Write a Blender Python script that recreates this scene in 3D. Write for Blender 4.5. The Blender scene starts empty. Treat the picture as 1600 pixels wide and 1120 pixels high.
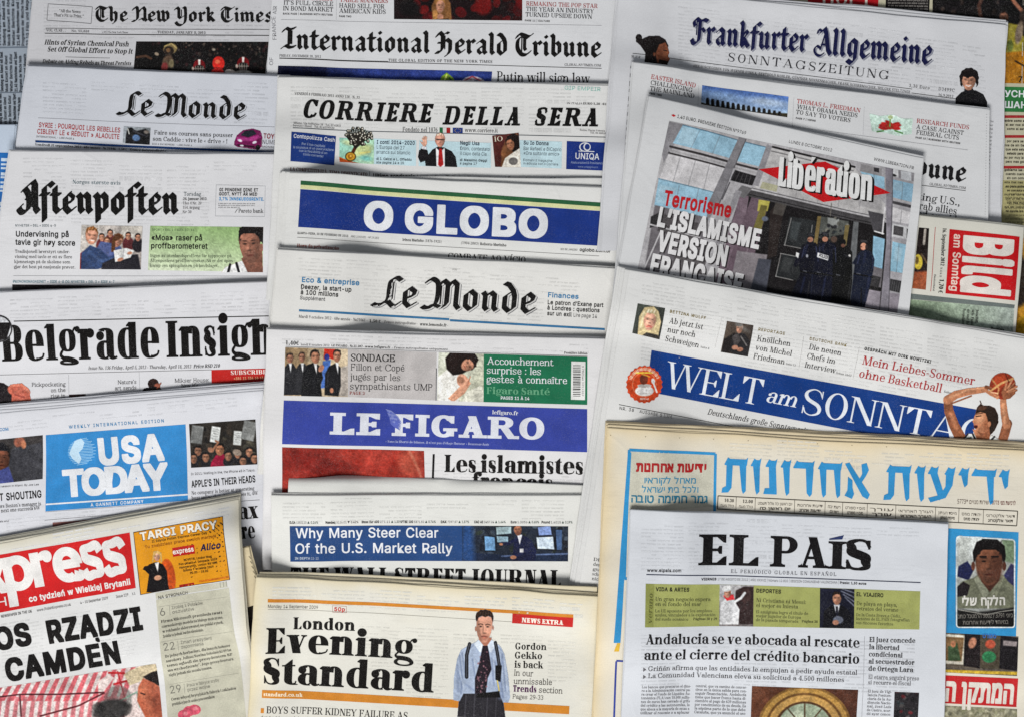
import bpy, math, random, os, unicodedata
import numpy as np
from mathutils import Vector
from mathutils.geometry import delaunay_2d_cdt

# ------------------------------------------------------------------ camera, light, exposure
SC = bpy.context.scene
COL = SC.collection
PX = 0.00064            # metres per pixel of the 1600 x 1120 photograph on the table
CAMH = 2.2
SHEET_SCALE = 1.0
cam = bpy.data.cameras.new('camera'); cam_o = bpy.data.objects.new('camera', cam); COL.objects.link(cam_o)
cam_o.location = (0, 0, CAMH)
cam.sensor_width = 36; cam.lens = 36 * CAMH / (1600 * PX)
cam.clip_start = 0.05; cam.clip_end = 50
SC.camera = cam_o
SC.view_settings.view_transform = 'Standard'; SC.view_settings.look = 'None'
SC.view_settings.exposure = 0.08; SC.view_settings.gamma = 1
SC.view_settings.use_curve_mapping = False
wd = bpy.data.worlds.new('World'); SC.world = wd; wd.use_nodes = True
wd.node_tree.nodes['Background'].inputs[0].default_value = (0.88, 0.93, 1.0, 1)
wd.node_tree.nodes['Background'].inputs[1].default_value = 0.22
def area(name, loc, target, sx, sy, power, col):
    l = bpy.data.lights.new(name, 'AREA'); l.shape = 'RECTANGLE'; l.size = sx; l.size_y = sy
    l.energy = power; l.color = col
    o = bpy.data.objects.new(name, l); COL.objects.link(o); o.location = loc
    o.rotation_euler = (Vector(target) - Vector(loc)).to_track_quat('-Z', 'Y').to_euler()
    return o
# the window the papers lie in front of: below the picture, a little to the left
area('window_light', (-0.7, -2.7, 3.5), (0.0, 0.0, 0), 2.6, 1.6, 226, (1.0, 0.985, 0.955))

# ------------------------------------------------------------------ small maths
rng = np.random.RandomState(7)
def lin(c):
    c = np.asarray(c, float) / 255.0
    return np.where(c <= 0.04045, c / 12.92, ((c + 0.055) / 1.055) ** 2.4)
KE = 0.95
def ink(c): return np.clip(lin(c) * KE, 0.004, 0.84)
def inkp(c): return ink(255 * (np.asarray(c, float) / 255) ** 1.17)      # printing ink sinks into newsprint: darker than on the swatch
_tab = np.random.RandomState(3).rand(64, 64)
def vnoise(x, y, seed=0):
    x = np.asarray(x, float) + seed * 17.31; y = np.asarray(y, float) + seed * 9.77
    xi = np.floor(x).astype(int); yi = np.floor(y).astype(int)
    fx = x - xi; fy = y - yi
    fx = fx * fx * (3 - 2 * fx); fy = fy * fy * (3 - 2 * fy)
    a = _tab[xi % 64, yi % 64]; b = _tab[(xi + 1) % 64, yi % 64]
    c = _tab[xi % 64, (yi + 1) % 64]; d = _tab[(xi + 1) % 64, (yi + 1) % 64]
    return (a * (1 - fx) + b * fx) * (1 - fy) + (c * (1 - fx) + d * fx) * fy
def fbm(x, y, seed=0, o=3):
    s = 0; a = 0.5; f = 1.0
    for i in range(o):
        s = s + a * vnoise(x * f, y * f, seed + i); a *= 0.5; f *= 2.1
    return s / (1 - 0.5 ** o)

# ------------------------------------------------------------------ materials
def newsprint():
    m = bpy.data.materials.new('newsprint'); m.use_nodes = True
    nt = m.node_tree; N = nt.nodes; L = nt.links; b = N['Principled BSDF']
    b.inputs['Roughness'].default_value = 0.85; b.inputs['Specular IOR Level'].default_value = 0.1
    at = N.new('ShaderNodeAttribute'); at.attribute_name = 'tint'
    uv = N.new('ShaderNodeUVMap'); uv.uv_map = 'page'
    # fibres and mottling
    n1 = N.new('ShaderNodeTexNoise'); n1.inputs['Scale'].default_value = 900; n1.inputs['Detail'].default_value = 3
    n2 = N.new('ShaderNodeTexNoise'); n2.inputs['Scale'].default_value = 38; n2.inputs['Detail'].default_value = 5
    # faint show-through of the print on the back: streaks along the lines of type
    mp = N.new('ShaderNodeMapping'); mp.inputs['Scale'].default_value = (60, 420, 1)
    n3 = N.new('ShaderNodeTexNoise'); n3.inputs['Scale'].default_value = 1; n3.inputs['Detail'].default_value = 3
    mp2 = N.new('ShaderNodeMapping'); mp2.inputs['Scale'].default_value = (9, 14, 1)
    n4 = N.new('ShaderNodeTexNoise'); n4.inputs['Scale'].default_value = 1; n4.inputs['Detail'].default_value = 1
    for a in (n1, n2, mp, mp2): L.new(uv.outputs[0], a.inputs['Vector'])
    L.new(mp.outputs[0], n3.inputs['Vector']); L.new(mp2.outputs[0], n4.inputs['Vector'])
    def ramp(src, a, b_, lo, hi):
        r = N.new('ShaderNodeMapRange'); r.inputs['From Min'].default_value = a; r.inputs['From Max'].default_value = b_
        r.inputs['To Min'].default_value = lo; r.inputs['To Max'].default_value = hi; L.new(src, r.inputs['Value']); return r.outputs[0]
    def mul(a, c):
        r = N.new('ShaderNodeMath'); r.operation = 'MULTIPLY'; L.new(a, r.inputs[0]); L.new(c, r.inputs[1]); return r.outputs[0]
    g = mul(ramp(n1.outputs[0], .3, .7, .93, 1.05), ramp(n2.outputs[0], .3, .7, .965, 1.025))
    st = ramp(n3.outputs[0], .50, .70, 0, 1); ms = ramp(n4.outputs[0], .48, .56, 0.12, 1)
    sh = ramp(mul(st, ms), 0, 1, 1.0, 0.94)
    g = mul(g, sh)
    mx = N.new('ShaderNodeMixRGB'); mx.blend_type = 'MULTIPLY'; mx.inputs[0].default_value = 1
    L.new(at.outputs['Color'], mx.inputs[1]); L.new(g, mx.inputs[2]); L.new(mx.outputs[0], b.inputs['Base Color'])
    n5 = N.new('ShaderNodeTexNoise'); n5.inputs['Scale'].default_value = 55; n5.inputs['Detail'].default_value = 6; n5.inputs['Roughness'].default_value = .6
    L.new(uv.outputs[0], n5.inputs['Vector'])
    bp = N.new('ShaderNodeBump'); bp.inputs['Strength'].default_value = .35; bp.inputs['Distance'].default_value = .0009
    # creases: thin broken ridges where the sheet was folded and handled
    wn = N.new('ShaderNodeTexNoise'); wn.inputs['Scale'].default_value = 9; wn.inputs['Detail'].default_value = 2
    va = N.new('ShaderNodeMixRGB'); va.blend_type = 'ADD'; va.inputs[0].default_value = .06; L.new(uv.outputs[0], wn.inputs['Vector']); L.new(uv.outputs[0], va.inputs[1]); L.new(wn.outputs['Color'], va.inputs[2])
    vo = N.new('ShaderNodeTexVoronoi'); vo.feature = 'DISTANCE_TO_EDGE'; vo.inputs['Scale'].default_value = 11; L.new(va.outputs[0], vo.inputs['Vector'])
    cr_ = ramp(vo.outputs['Distance'], 0, .035, 1, 0)
    n6 = N.new('ShaderNodeTexNoise'); n6.inputs['Scale'].default_value = 16; L.new(uv.outputs[0], n6.inputs['Vector'])
    cm = mul(cr_, ramp(n6.outputs[0], .52, .66, 0, .55))
    ad = N.new('ShaderNodeMath'); ad.operation = 'ADD'; L.new(n5.outputs[0], ad.inputs[0]); L.new(cm, ad.inputs[1])
    L.new(ad.outputs[0], bp.inputs['Height']); L.new(bp.outputs[0], b.inputs['Normal'])
    return m
def inkmat():
    m = bpy.data.materials.new('printing_ink'); m.use_nodes = True
    nt = m.node_tree; N = nt.nodes; L = nt.links; b = N['Principled BSDF']
    b.inputs['Roughness'].default_value = 0.7; b.inputs['Specular IOR Level'].default_value = 0.06
    at = N.new('ShaderNodeAttribute'); at.attribute_name = 'ink'
    tc = N.new('ShaderNodeTexCoord')
    n1 = N.new('ShaderNodeTexNoise'); n1.inputs['Scale'].default_value = 1100; n1.inputs['Detail'].default_value = 2
    n2 = N.new('ShaderNodeTexNoise'); n2.inputs['Scale'].default_value = 60; n2.inputs['Detail'].default_value = 5
    L.new(tc.outputs['Object'], n1.inputs['Vector']); L.new(tc.outputs['Object'], n2.inputs['Vector'])
    r1 = N.new('ShaderNodeMapRange'); r1.inputs['From Min'].default_value = .3; r1.inputs['From Max'].default_value = .7
    r1.inputs['To Min'].default_value = .86; r1.inputs['To Max'].default_value = 1.13; L.new(n1.outputs[0], r1.inputs['Value'])
    r2 = N.new('ShaderNodeMapRange'); r2.inputs['From Min'].default_value = .3; r2.inputs['From Max'].default_value = .7
    r2.inputs['To Min'].default_value = .86; r2.inputs['To Max'].default_value = 1.10; L.new(n2.outputs[0], r2.inputs['Value'])
    mm = N.new('ShaderNodeMath'); mm.operation = 'MULTIPLY'; L.new(r1.outputs[0], mm.inputs[0]); L.new(r2.outputs[0], mm.inputs[1])
    mx = N.new('ShaderNodeMixRGB'); mx.blend_type = 'MULTIPLY'; mx.inputs[0].default_value = 1
    L.new(at.outputs['Color'], mx.inputs[1]); L.new(mm.outputs[0], mx.inputs[2])
    n3 = N.new('ShaderNodeTexNoise'); n3.inputs['Scale'].default_value = 1500; n3.inputs['Detail'].default_value = 1; L.new(tc.outputs['Object'], n3.inputs['Vector'])
    n4 = N.new('ShaderNodeTexNoise'); n4.inputs['Scale'].default_value = 26; n4.inputs['Detail'].default_value = 4; L.new(tc.outputs['Object'], n4.inputs['Vector'])
    r3 = N.new('ShaderNodeMapRange'); r3.inputs['From Min'].default_value = .58; r3.inputs['From Max'].default_value = .74; r3.inputs['To Min'].default_value = 0; r3.inputs['To Max'].default_value = .2; L.new(n3.outputs[0], r3.inputs['Value'])
    r4 = N.new('ShaderNodeMapRange'); r4.inputs['From Min'].default_value = .40; r4.inputs['From Max'].default_value = .68; r4.inputs['To Min'].default_value = .25; r4.inputs['To Max'].default_value = 1; L.new(n4.outputs[0], r4.inputs['Value'])
    m3 = N.new('ShaderNodeMath'); m3.operation = 'MULTIPLY'; L.new(r3.outputs[0], m3.inputs[0]); L.new(r4.outputs[0], m3.inputs[1])
    mp = N.new('ShaderNodeMixRGB'); L.new(m3.outputs[0], mp.inputs[0]); L.new(mx.outputs[0], mp.inputs[1]); mp.inputs[2].default_value = (.5, .5, .49, 1); L.new(mp.outputs[0], b.inputs['Base Color'])
    return m
M_PAPER = newsprint(); M_INK = inkmat()
def mesh_from(name, V, F, parent, origin, mat, attr, colors, smooth=False, uv=None):
    """V (n,3) world, F list/array of faces; colours per point"""
    me = bpy.data.meshes.new(name)
    V = np.asarray(V, float) - np.asarray(origin)
    if isinstance(F, np.ndarray):
        n, k = F.shape
        me.vertices.add(len(V)); me.vertices.foreach_set('co', V.astype(np.float32).ravel())
        me.loops.add(n * k); me.loops.foreach_set('vertex_index', F.astype(np.int32).ravel())
        me.polygons.add(n); me.polygons.foreach_set('loop_start', np.arange(0, n * k, k, dtype=np.int32))
        me.polygons.foreach_set('loop_total', np.full(n, k, dtype=np.int32))
        me.update(calc_edges=True)
    else:
        me.from_pydata(V.tolist(), [], F)
    a = me.color_attributes.new(attr, 'FLOAT_COLOR', 'POINT')
    c = np.ones((len(V), 4), np.float32); c[:, :3] = colors
    a.data.foreach_set('color', c.ravel())
    if uv is not None:
        u = me.uv_layers.new(name='page'); li = np.zeros(len(me.loops), np.int32); me.loops.foreach_get('vertex_index', li)
        u.data.foreach_set('uv', np.asarray(uv, np.float32)[li].ravel())
    me.materials.append(mat)
    if smooth: me.polygons.foreach_set('use_smooth', np.ones(len(me.polygons), bool))
    me.validate(); me.update()
    o = bpy.data.objects.new(name, me); COL.objects.link(o); o.parent = parent
    return o

# ------------------------------------------------------------------ the table
def table():
    bm_v = [(-1.6, -1.2, -.03), (1.6, -1.2, -.03), (1.6, 1.2, -.03), (-1.6, 1.2, -.03), (-1.6, -1.2, 0), (1.6, -1.2, 0), (1.6, 1.2, 0), (-1.6, 1.2, 0)]
    f = [(0, 3, 2, 1), (4, 5, 6, 7), (0, 1, 5, 4), (1, 2, 6, 5), (2, 3, 7, 6), (3, 0, 4, 7)]
    me = bpy.data.meshes.new('tabletop'); me.from_pydata(bm_v, [], f)
    m = bpy.data.materials.new('dark_wood'); m.use_nodes = True; N = m.node_tree.nodes; L = m.node_tree.links; b = N['Principled BSDF']
    tc = N.new('ShaderNodeTexCoord'); mp = N.new('ShaderNodeMapping'); mp.inputs['Scale'].default_value = (3, 40, 3)
    nz = N.new('ShaderNodeTexNoise'); nz.inputs['Scale'].default_value = 2; nz.inputs['Detail'].default_value = 6
    cr = N.new('ShaderNodeValToRGB'); cr.color_ramp.elements[0].color = (.02, .012, .008, 1); cr.color_ramp.elements[1].color = (.075, .045, .028, 1)
    L.new(tc.outputs['Object'], mp.inputs[0]); L.new(mp.outputs[0], nz.inputs['Vector']); L.new(nz.outputs[0], cr.inputs[0]); L.new(cr.outputs[0], b.inputs['Base Color'])
    b.inputs['Roughness'].default_value = .5
    me.materials.append(m); o = bpy.data.objects.new('tabletop', me); COL.objects.link(o); o['kind'] = 'structure'
table()

# ------------------------------------------------------------------ height of the pile so far
GX0, GY0, GS = -0.80, -0.66, 0.003
GW, GH = 534, 441
HM = np.zeros((GH, GW))
gx = GX0 + GS * np.arange(GW); gy = GY0 + GS * np.arange(GH)
GXX, GYY = np.meshgrid(gx, gy)
def sample(A, x, y):
    fx = np.clip((np.asarray(x) - GX0) / GS, 0, GW - 1.001); fy = np.clip((np.asarray(y) - GY0) / GS, 0, GH - 1.001)
    xi = fx.astype(int); yi = fy.astype(int); fx = fx - xi; fy = fy - yi
    return (A[yi, xi] * (1 - fx) + A[yi, xi + 1] * fx) * (1 - fy) + (A[yi + 1, xi] * (1 - fx) + A[yi + 1, xi + 1] * fx) * fy
def maxf(A, r):
    for ax in (0, 1):
        B = A.copy()
        for d in range(1, r + 1):
            for s in (d, -d):
                C = np.roll(A, s, axis=ax)
                if ax == 0:
                    if s > 0: C[:s] = -1
                    else: C[s:] = -1
                else:
                    if s > 0: C[:, :s] = -1
                    else: C[:, s:] = -1
                B = np.maximum(B, C)
        A = B
    return A
def boxf(A, r):
    for ax in (0, 1):
        P = np.pad(A, [(r + 1, r) if a == ax else (0, 0) for a in (0, 1)], mode='edge')
        c = np.cumsum(P, axis=ax); n = A.shape[ax]
        A = (np.take(c, range(2 * r + 1, 2 * r + 1 + n), axis=ax) - np.take(c, range(0, n), axis=ax)) / (2 * r + 1)
    return A
def inside_quad(q, x, y, grow=0):
    d = np.full(np.shape(x), 1e9)
    c = np.mean(q, axis=0)
    for i in range(4):
        a = q[i]; b = q[(i + 1) % 4]; e = b - a; n = np.array([e[1], -e[0]]); n = n / np.hypot(*n)
        if np.dot(c - a, n) < 0: n = -n
        d = np.minimum(d, (x - a[0]) * n[0] + (y - a[1]) * n[1])
    return d + grow

# ------------------------------------------------------------------ a newspaper
LAYER = 0.00005
class Paper: pass
CUR = None
PANELS = {'banner', 'advertisement', 'teaser_panel', 'masthead_block', 'masthead_box', 'subscribe_box', 'headline_strip', 'teaser_strip', 'news_flag', 'contents_panel', 'red_box', 'header', 'band', 'sponsor_mark'}
def flush():
    """turn the print collected for the current paper into its parts"""
    global CUR
    p = CUR
    if p is None: return
    groups = []
    for key, ch in p.prints.items():
        # pieces that lie apart on the page are parts of their own
        n = len(ch); bb = [(c[0][:, 0].min() - 7, c[0][:, 1].min() - 6, c[0][:, 0].max() + 7, c[0][:, 1].max() + 6) for c in ch]; g = list(range(n))
        def root(i):
            while g[i] != i: i = g[i]
            return i
        for i in range(n):
            for j in range(i):
                A, B = bb[i], bb[j]
                if A[0] < B[2] and B[0] < A[2] and A[1] < B[3] and B[1] < A[3]: g[root(i)] = root(j)
        for r in dict.fromkeys(root(i) for i in range(n)):
            m = [i for i in range(n) if root(i) == r]
            box = (min(bb[i][0] for i in m) + 7, min(bb[i][1] for i in m) + 6, max(bb[i][2] for i in m) - 7, max(bb[i][3] for i in m) - 6)
            groups.append((key.split('#')[0], [ch[i] for i in m], box))
    groups.sort(key=lambda t: t[0] not in PANELS)
    for key, ch, box in groups:
        V = []; F = []; C = []; n = 0
        for (v, f, c, layer) in ch:
            V.append(np.column_stack([v, np.full(len(v), layer)])); F += [tuple(i + n for i in t) for t in f]
            C.append(np.broadcast_to(c, (len(v), 3))); n += len(v)
        V = np.vstack(V); C = np.vstack(C)
        W = p.world(V[:, 0], V[:, 1], V[:, 2])
        host = p.root
        if key not in PANELS:
            for o_, q in p.panels:
                if box[0] > q[0] - 3 and box[1] > q[1] - 3 and box[2] < q[2] + 3 and box[3] < q[3] + 3: host = o_; break
        o = mesh_from(key, W, F, host, p.origin, M_INK, 'ink', C)
        if key in PANELS: p.panels.append((o, box))
    CUR = None
def paper(name, label, quad, cat='newspaper', T=.0045, n=4, fan=(2, 2, 2), top_fan=None, tint=(208, 208, 210), aged=None,
          group='newspapers laid out in overlapping rows', bulge=.0012, wav=.0010, lift=None, seed=1, front='front_page', roll=True, bend=1.2, inner_tint=None, extra=()):
    """quad: TL, TR, BR, BL corners of the front page in photograph pixels (its true outline on the pile)"""
    global CUR, HM
    flush()
    T = T * .76; bulge = bulge * .85
    p = Paper(); q = np.array(quad, float); r = random.Random(seed)
    grow = max(fan) + 3 + (12 if extra else 0)
    # the paper's own height decides how large its pixel size is on the table
    def to_xy(px, py, z): k = PX * (CAMH - z) / CAMH; return (np.asarray(px) - 800) * k, (560 - np.asarray(py)) * k
    z = .006
    for it in range(3):
        X, Y = to_xy(q[:, 0], q[:, 1], z); qw = np.column_stack([X, Y])
        din = inside_quad(qw, GXX, GYY, grow * PX)
        mask = din > -GS
        Hm = np.where(mask, HM, -1)
        B = boxf(boxf(boxf(maxf(Hm, 8), 3), 3), 2)
        vis = mask & (np.abs(GXX) < .51) & (np.abs(GYY) < .36)
        z = float(B[vis].mean()) + T
    p.z = z
    d_top = None
    # distance to the fold (top edge), for the bulge along the fold
    a, b = qw[0], qw[1]; e = (b - a) / np.hypot(*(b - a)); nn = np.array([e[1], -e[0]])
    if np.dot(qw[3] - a, nn) < 0: nn = -nn
    dt = (GXX - a[0]) * nn[0] + (GYY - a[1]) * nn[1]
    Z = B + T + wav * 2 * fbm(GXX * 12, GYY * 15, seed, 2) + bulge * (.25 + 1.9 * fbm(GXX * 11, GYY * 3, seed + 40, 2)) * np.exp(-np.clip(dt, 0, 1) ** 2 / .016 ** 2)
    if lift:
        for (lx, ly, lr, lh) in lift:
            x, y = to_xy(lx, ly, z); Z = Z + lh * np.exp(-((GXX - x) ** 2 + (GYY - y) ** 2) / (lr * PX) ** 2)
    p.Z = Z
    HM = np.where(mask, np.maximum(HM, Z + .0006), HM)
    p.to_xy = lambda px, py: to_xy(px, py, z)
    ox, oy = p.to_xy(q[:, 0].mean(), q[:, 1].mean())
    p.origin = (float(ox), float(oy), float(max(0, z - T)))
    root = bpy.data.objects.new(name, None); COL.objects.link(root); root.location = p.origin; root.empty_display_size = .05
    root['label'] = label; root['category'] = cat
    if group: root['group'] = group
    p.root = root; p.panels = []; p.prints = {}; p.q = q; p.tint = 255 * (np.array(tint, float) / 255) ** (1 / 1.17); p.seed = seed
    def world(px, py, layer):
        x, y = p.to_xy(px, py); zz = sample(Z, x, y) + .00012 + np.asarray(layer) * LAYER
        return np.column_stack([x, y, zz])
    p.world = world
    T0 = T; th = T / n
    tl = ink(tint); ag = ink(aged) if aged else tl * .97
    for j in range(n + len(extra)):
        f = min(1, j / max(1, n - 1))
        jt = lambda s: s * (f + (r.random() - .5) * .35) if j else 0
        l, t, rr = jt(fan[0]), jt(top_fan if top_fan is not None else fan[1]), jt(fan[2])
        U = (q[1] - q[0]) / np.hypot(*(q[1] - q[0])); Vv = (q[3] - q[0]) / np.hypot(*(q[3] - q[0]))
        ang = (r.random() - .5) * .012 if j else 0
        qq = q.copy()
        qq[0] += -l * U - t * Vv; qq[1] += rr * U - (t + ang * 300) * Vv; qq[2] += rr * U * .8; qq[3] += -l * U * (.7 + .6 * r.random())
        if j >= n: qq = np.array(extra[j - n], float)
        wpx = np.hypot(*(q[1] - q[0])); hpx = np.hypot(*(q[3] - q[0]))
        nu = max(8, int(wpx / 6)); nv = max(8, int(hpx / 6))
        fold = 2.2 / hpx
        ss = np.concatenate([[0, .7 / wpx], np.linspace(2.0 / wpx, 1 - 2.0 / wpx, nu), [1 - .7 / wpx, 1]])
        tt = np.concatenate([np.array([0, .06, .16, .32, .55, .8]) * fold, np.linspace(fold, 1 - 1.5 / hpx, nv), [1]])
        S, Tt = np.meshgrid(ss, tt)
        P = ((qq[0][None, None] * (1 - S)[..., None] + qq[1][None, None] * S[..., None]) * (1 - Tt)[..., None]
             + (qq[3][None, None] * (1 - S)[..., None] + qq[2][None, None] * S[..., None]) * Tt[..., None])
        # edges of real sheets are never ruler straight
        wob = bend * 2 * (fbm(S * 4.5 + j * .15, 0 * S, seed + j * 3, 2) - .5) * np.exp(-Tt * hpx / 40) + .35 * (fbm(S * wpx / 12, S * 0, seed + j, 2) - .5)
        P[..., 1] += wob
        wob2 = bend * 1.6 * (fbm(Tt * 4.5, 0 * S + 3, seed + j * 5, 2) - .5) * (np.exp(-S * wpx / 30) + np.exp(-(1 - S) * wpx / 30))
        P[..., 0] += wob2
        x, y = p.to_xy(P[..., 0], P[..., 1])
        zt = sample(Z, x, y) - min(j, n - .6) * th * (1 if j < n else (n - .7 - .18 * (j - n)) / min(j, n - .6)) - (0.00004 * j)
        dtop = Tt * hpx * PX
        rad = 5.0 * PX * .8
        if roll:
            u = np.clip(1 - dtop / (2.2 * PX), 0, 1)
            zt = zt - min(th * .9 if j == 0 else th, .0008) * (1 - np.sqrt(np.clip(1 - u * u, 0, 1)))
        rows, cols = S.shape
        Vt = np.column_stack([x.ravel(), y.ravel(), zt.ravel()])
        idx = np.arange(rows * cols).reshape(rows, cols)
        Fq = np.column_stack([idx[:-1, :-1].ravel(), idx[1:, :-1].ravel(), idx[1:, 1:].ravel(), idx[:-1, 1:].ravel()])
        # skirt: the cut edge of this gathering of leaves
        ring = np.concatenate([idx[0, :], idx[1:, -1], idx[-1, -2::-1], idx[-2:0:-1, 0]])
        Vs = Vt[ring].copy(); low = Vt[ring].copy(); low[:, 2] -= th * .68
        m0 = len(Vt); k = len(ring); a_ = m0 + np.arange(k); b_ = m0 + k + np.arange(k)
        Fs = np.column_stack([a_, np.roll(a_, -1), np.roll(b_, -1), b_])
        VV = np.vstack([Vt, Vs, low]); FF = np.vstack([Fq, Fs])
        # tint: paper colour, browner towards the rim where the sheet has aged
        w = np.zeros(len(VV)); sx = np.concatenate([S.ravel(), S.ravel()[ring], S.ravel()[ring]]); ty = np.concatenate([Tt.ravel(), Tt.ravel()[ring], Tt.ravel()[ring]])
        ed = np.minimum(np.minimum(sx, 1 - sx) * wpx, np.minimum(ty * 1.0, 1) * hpx)
        if aged:
            nz = fbm(sx * 7, ty * 5, seed + 11, 3)
            w = np.exp(-ed / (4 + 46 * nz * nz)); w = np.clip(w * .9, 0, 1)
        c = tl[None] * (1 - w)[:, None] + ag[None] * w[:, None]
        if j: c = c * (.97 if not inner_tint else 1) if not inner_tint else np.broadcast_to(ink(inner_tint), c.shape).copy()
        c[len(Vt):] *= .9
        uvv = np.column_stack([sx * wpx * PX + seed * 3.1, -ty * hpx * PX + seed * 1.7 + j])
        o = mesh_from(front if j == 0 else 'inner_pages', VV, FF, root, p.origin, M_PAPER, 'tint', c, smooth=True, uv=uvv)
        # keep the rim crisp
    CUR = p
    return p

# ------------------------------------------------------------------ print primitives (pixels of the photograph, on the current page)
def put(key, v, f, col, layer):
    v = np.asarray(v, float)
    # wind upwards and split long triangles so that they follow the sheet
    F = []
    vl = [tuple(a) for a in v]
    stack = []
    for t in f:
        for i in range(1, len(t) - 1): stack.append((t[0], t[i], t[i + 1]))
    while stack:
        a, b, c = stack.pop()
        A, B, C = vl[a], vl[b], vl[c]
        la = math.dist(A, B); lb = math.dist(B, C); lc = math.dist(C, A); m = max(la, lb, lc)
        if m > 9:
            if m == la: i, j, k = a, b, c
            elif m == lb: i, j, k = b, c, a
            else: i, j, k = c, a, b
            vl.append(((vl[i][0] + vl[j][0]) / 2, (vl[i][1] + vl[j][1]) / 2)); h = len(vl) - 1
            stack += [(i, h, k), (h, j, k)]; continue
        s = (B[0] - A[0]) * (C[1] - A[1]) - (B[1] - A[1]) * (C[0] - A[0])
        if abs(s) < 1e-9: continue
        F.append((a, b, c) if s < 0 else (a, c, b))       # y grows downwards in the photograph
    CUR.prints.setdefault(key, []).append((np.array(vl), F, inkp(col), layer))
def bx(q, col, part='panel', layer=1):
    q = np.array(q, float); w = max(np.hypot(*(q[1] - q[0])), np.hypot(*(q[2] - q[3]))); h = max(np.hypot(*(q[3] - q[0])), np.hypot(*(q[2] - q[1])))
    nu = max(1, int(w / 7)); nv = max(1, int(h / 7))
    S, T = np.meshgrid(np.linspace(0, 1, nu + 1), np.linspace(0, 1, nv + 1)); S = S[..., None]; T = T[..., None]
    P = (q[0] * (1 - S) + q[1] * S) * (1 - T) + (q[3] * (1 - S) + q[2] * S) * T
    idx = np.arange((nu + 1) * (nv + 1)).reshape(nv + 1, nu + 1)
    f = [(int(idx[j, i]), int(idx[j, i + 1]), int(idx[j + 1, i + 1]), int(idx[j + 1, i])) for j in range(nv) for i in range(nu)]
    put(part, P.reshape(-1, 2), f, col, layer)
def ln(x1, y1, x2, y2, w, col=(40, 38, 38), part='rules', layer=2):
    d = np.array([x2 - x1, y2 - y1], float); n = np.array([-d[1], d[0]]) / np.hypot(*d) * w / 2
    a = np.array([x1, y1]); b = np.array([x2, y2]); bx([a - n, b - n, b + n, a + n], col, part, layer)
def frame(q, w, col, part='rules', layer=2):
    for i in range(4): ln(*q[i], *q[(i + 1) % 4], w, col, part, layer + i * .02)
def poly(pts, col, part='panel', layer=2):
    v, f = union([pts]); put(part, v, f, col, layer)
def ell(cx, cy, rx, ry, col, part='panel', layer=2, n=28, rot=0):
    c, s = math.cos(math.radians(rot)), math.sin(math.radians(rot))
    pts = []
    for i in range(n):
        a = 2 * math.pi * i / n; x, y = rx * math.cos(a), ry * math.sin(a); pts.append((cx + x * c - y * s, cy + x * s + y * c))
    poly(pts, col, part, layer)
def union(polys, eps=1e-6):
    vs = []; fs = []
    for p in polys:
        a = 0
        for i in range(len(p)): a += p[i][0] * p[(i + 1) % len(p)][1] - p[(i + 1) % len(p)][0] * p[i][1]
        if abs(a) < 1e-9: continue
        if a < 0: p = p[::-1]
        fs.append(list(range(len(vs), len(vs) + len(p)))); vs += [Vector((float(x), float(y))) for x, y in p]
    if not fs: return np.zeros((0, 2)), []
    r = delaunay_2d_cdt(vs, [], fs, 0, eps)
    v = np.array([(a.x, a.y) for a in r[0]]); f = [tuple(t) for t in r[2] if len(t) == 3]
    c = v[np.array(f)].mean(axis=1); keep = np.zeros(len(f), bool)
    for t in fs:
        ins = np.zeros(len(f), bool)
        for i in range(len(t)):
            A = vs[t[i]]; B = vs[t[(i + 1) % len(t)]]
            m = (A.y <= c[:, 1]) != (B.y <= c[:, 1])
            if B.y != A.y: ins ^= m & (c[:, 0] < A.x + (c[:, 1] - A.y) / (B.y - A.y) * (B.x - A.x))
        keep |= ins
    return v, [t for t, k in zip(f, keep) if k]

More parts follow.
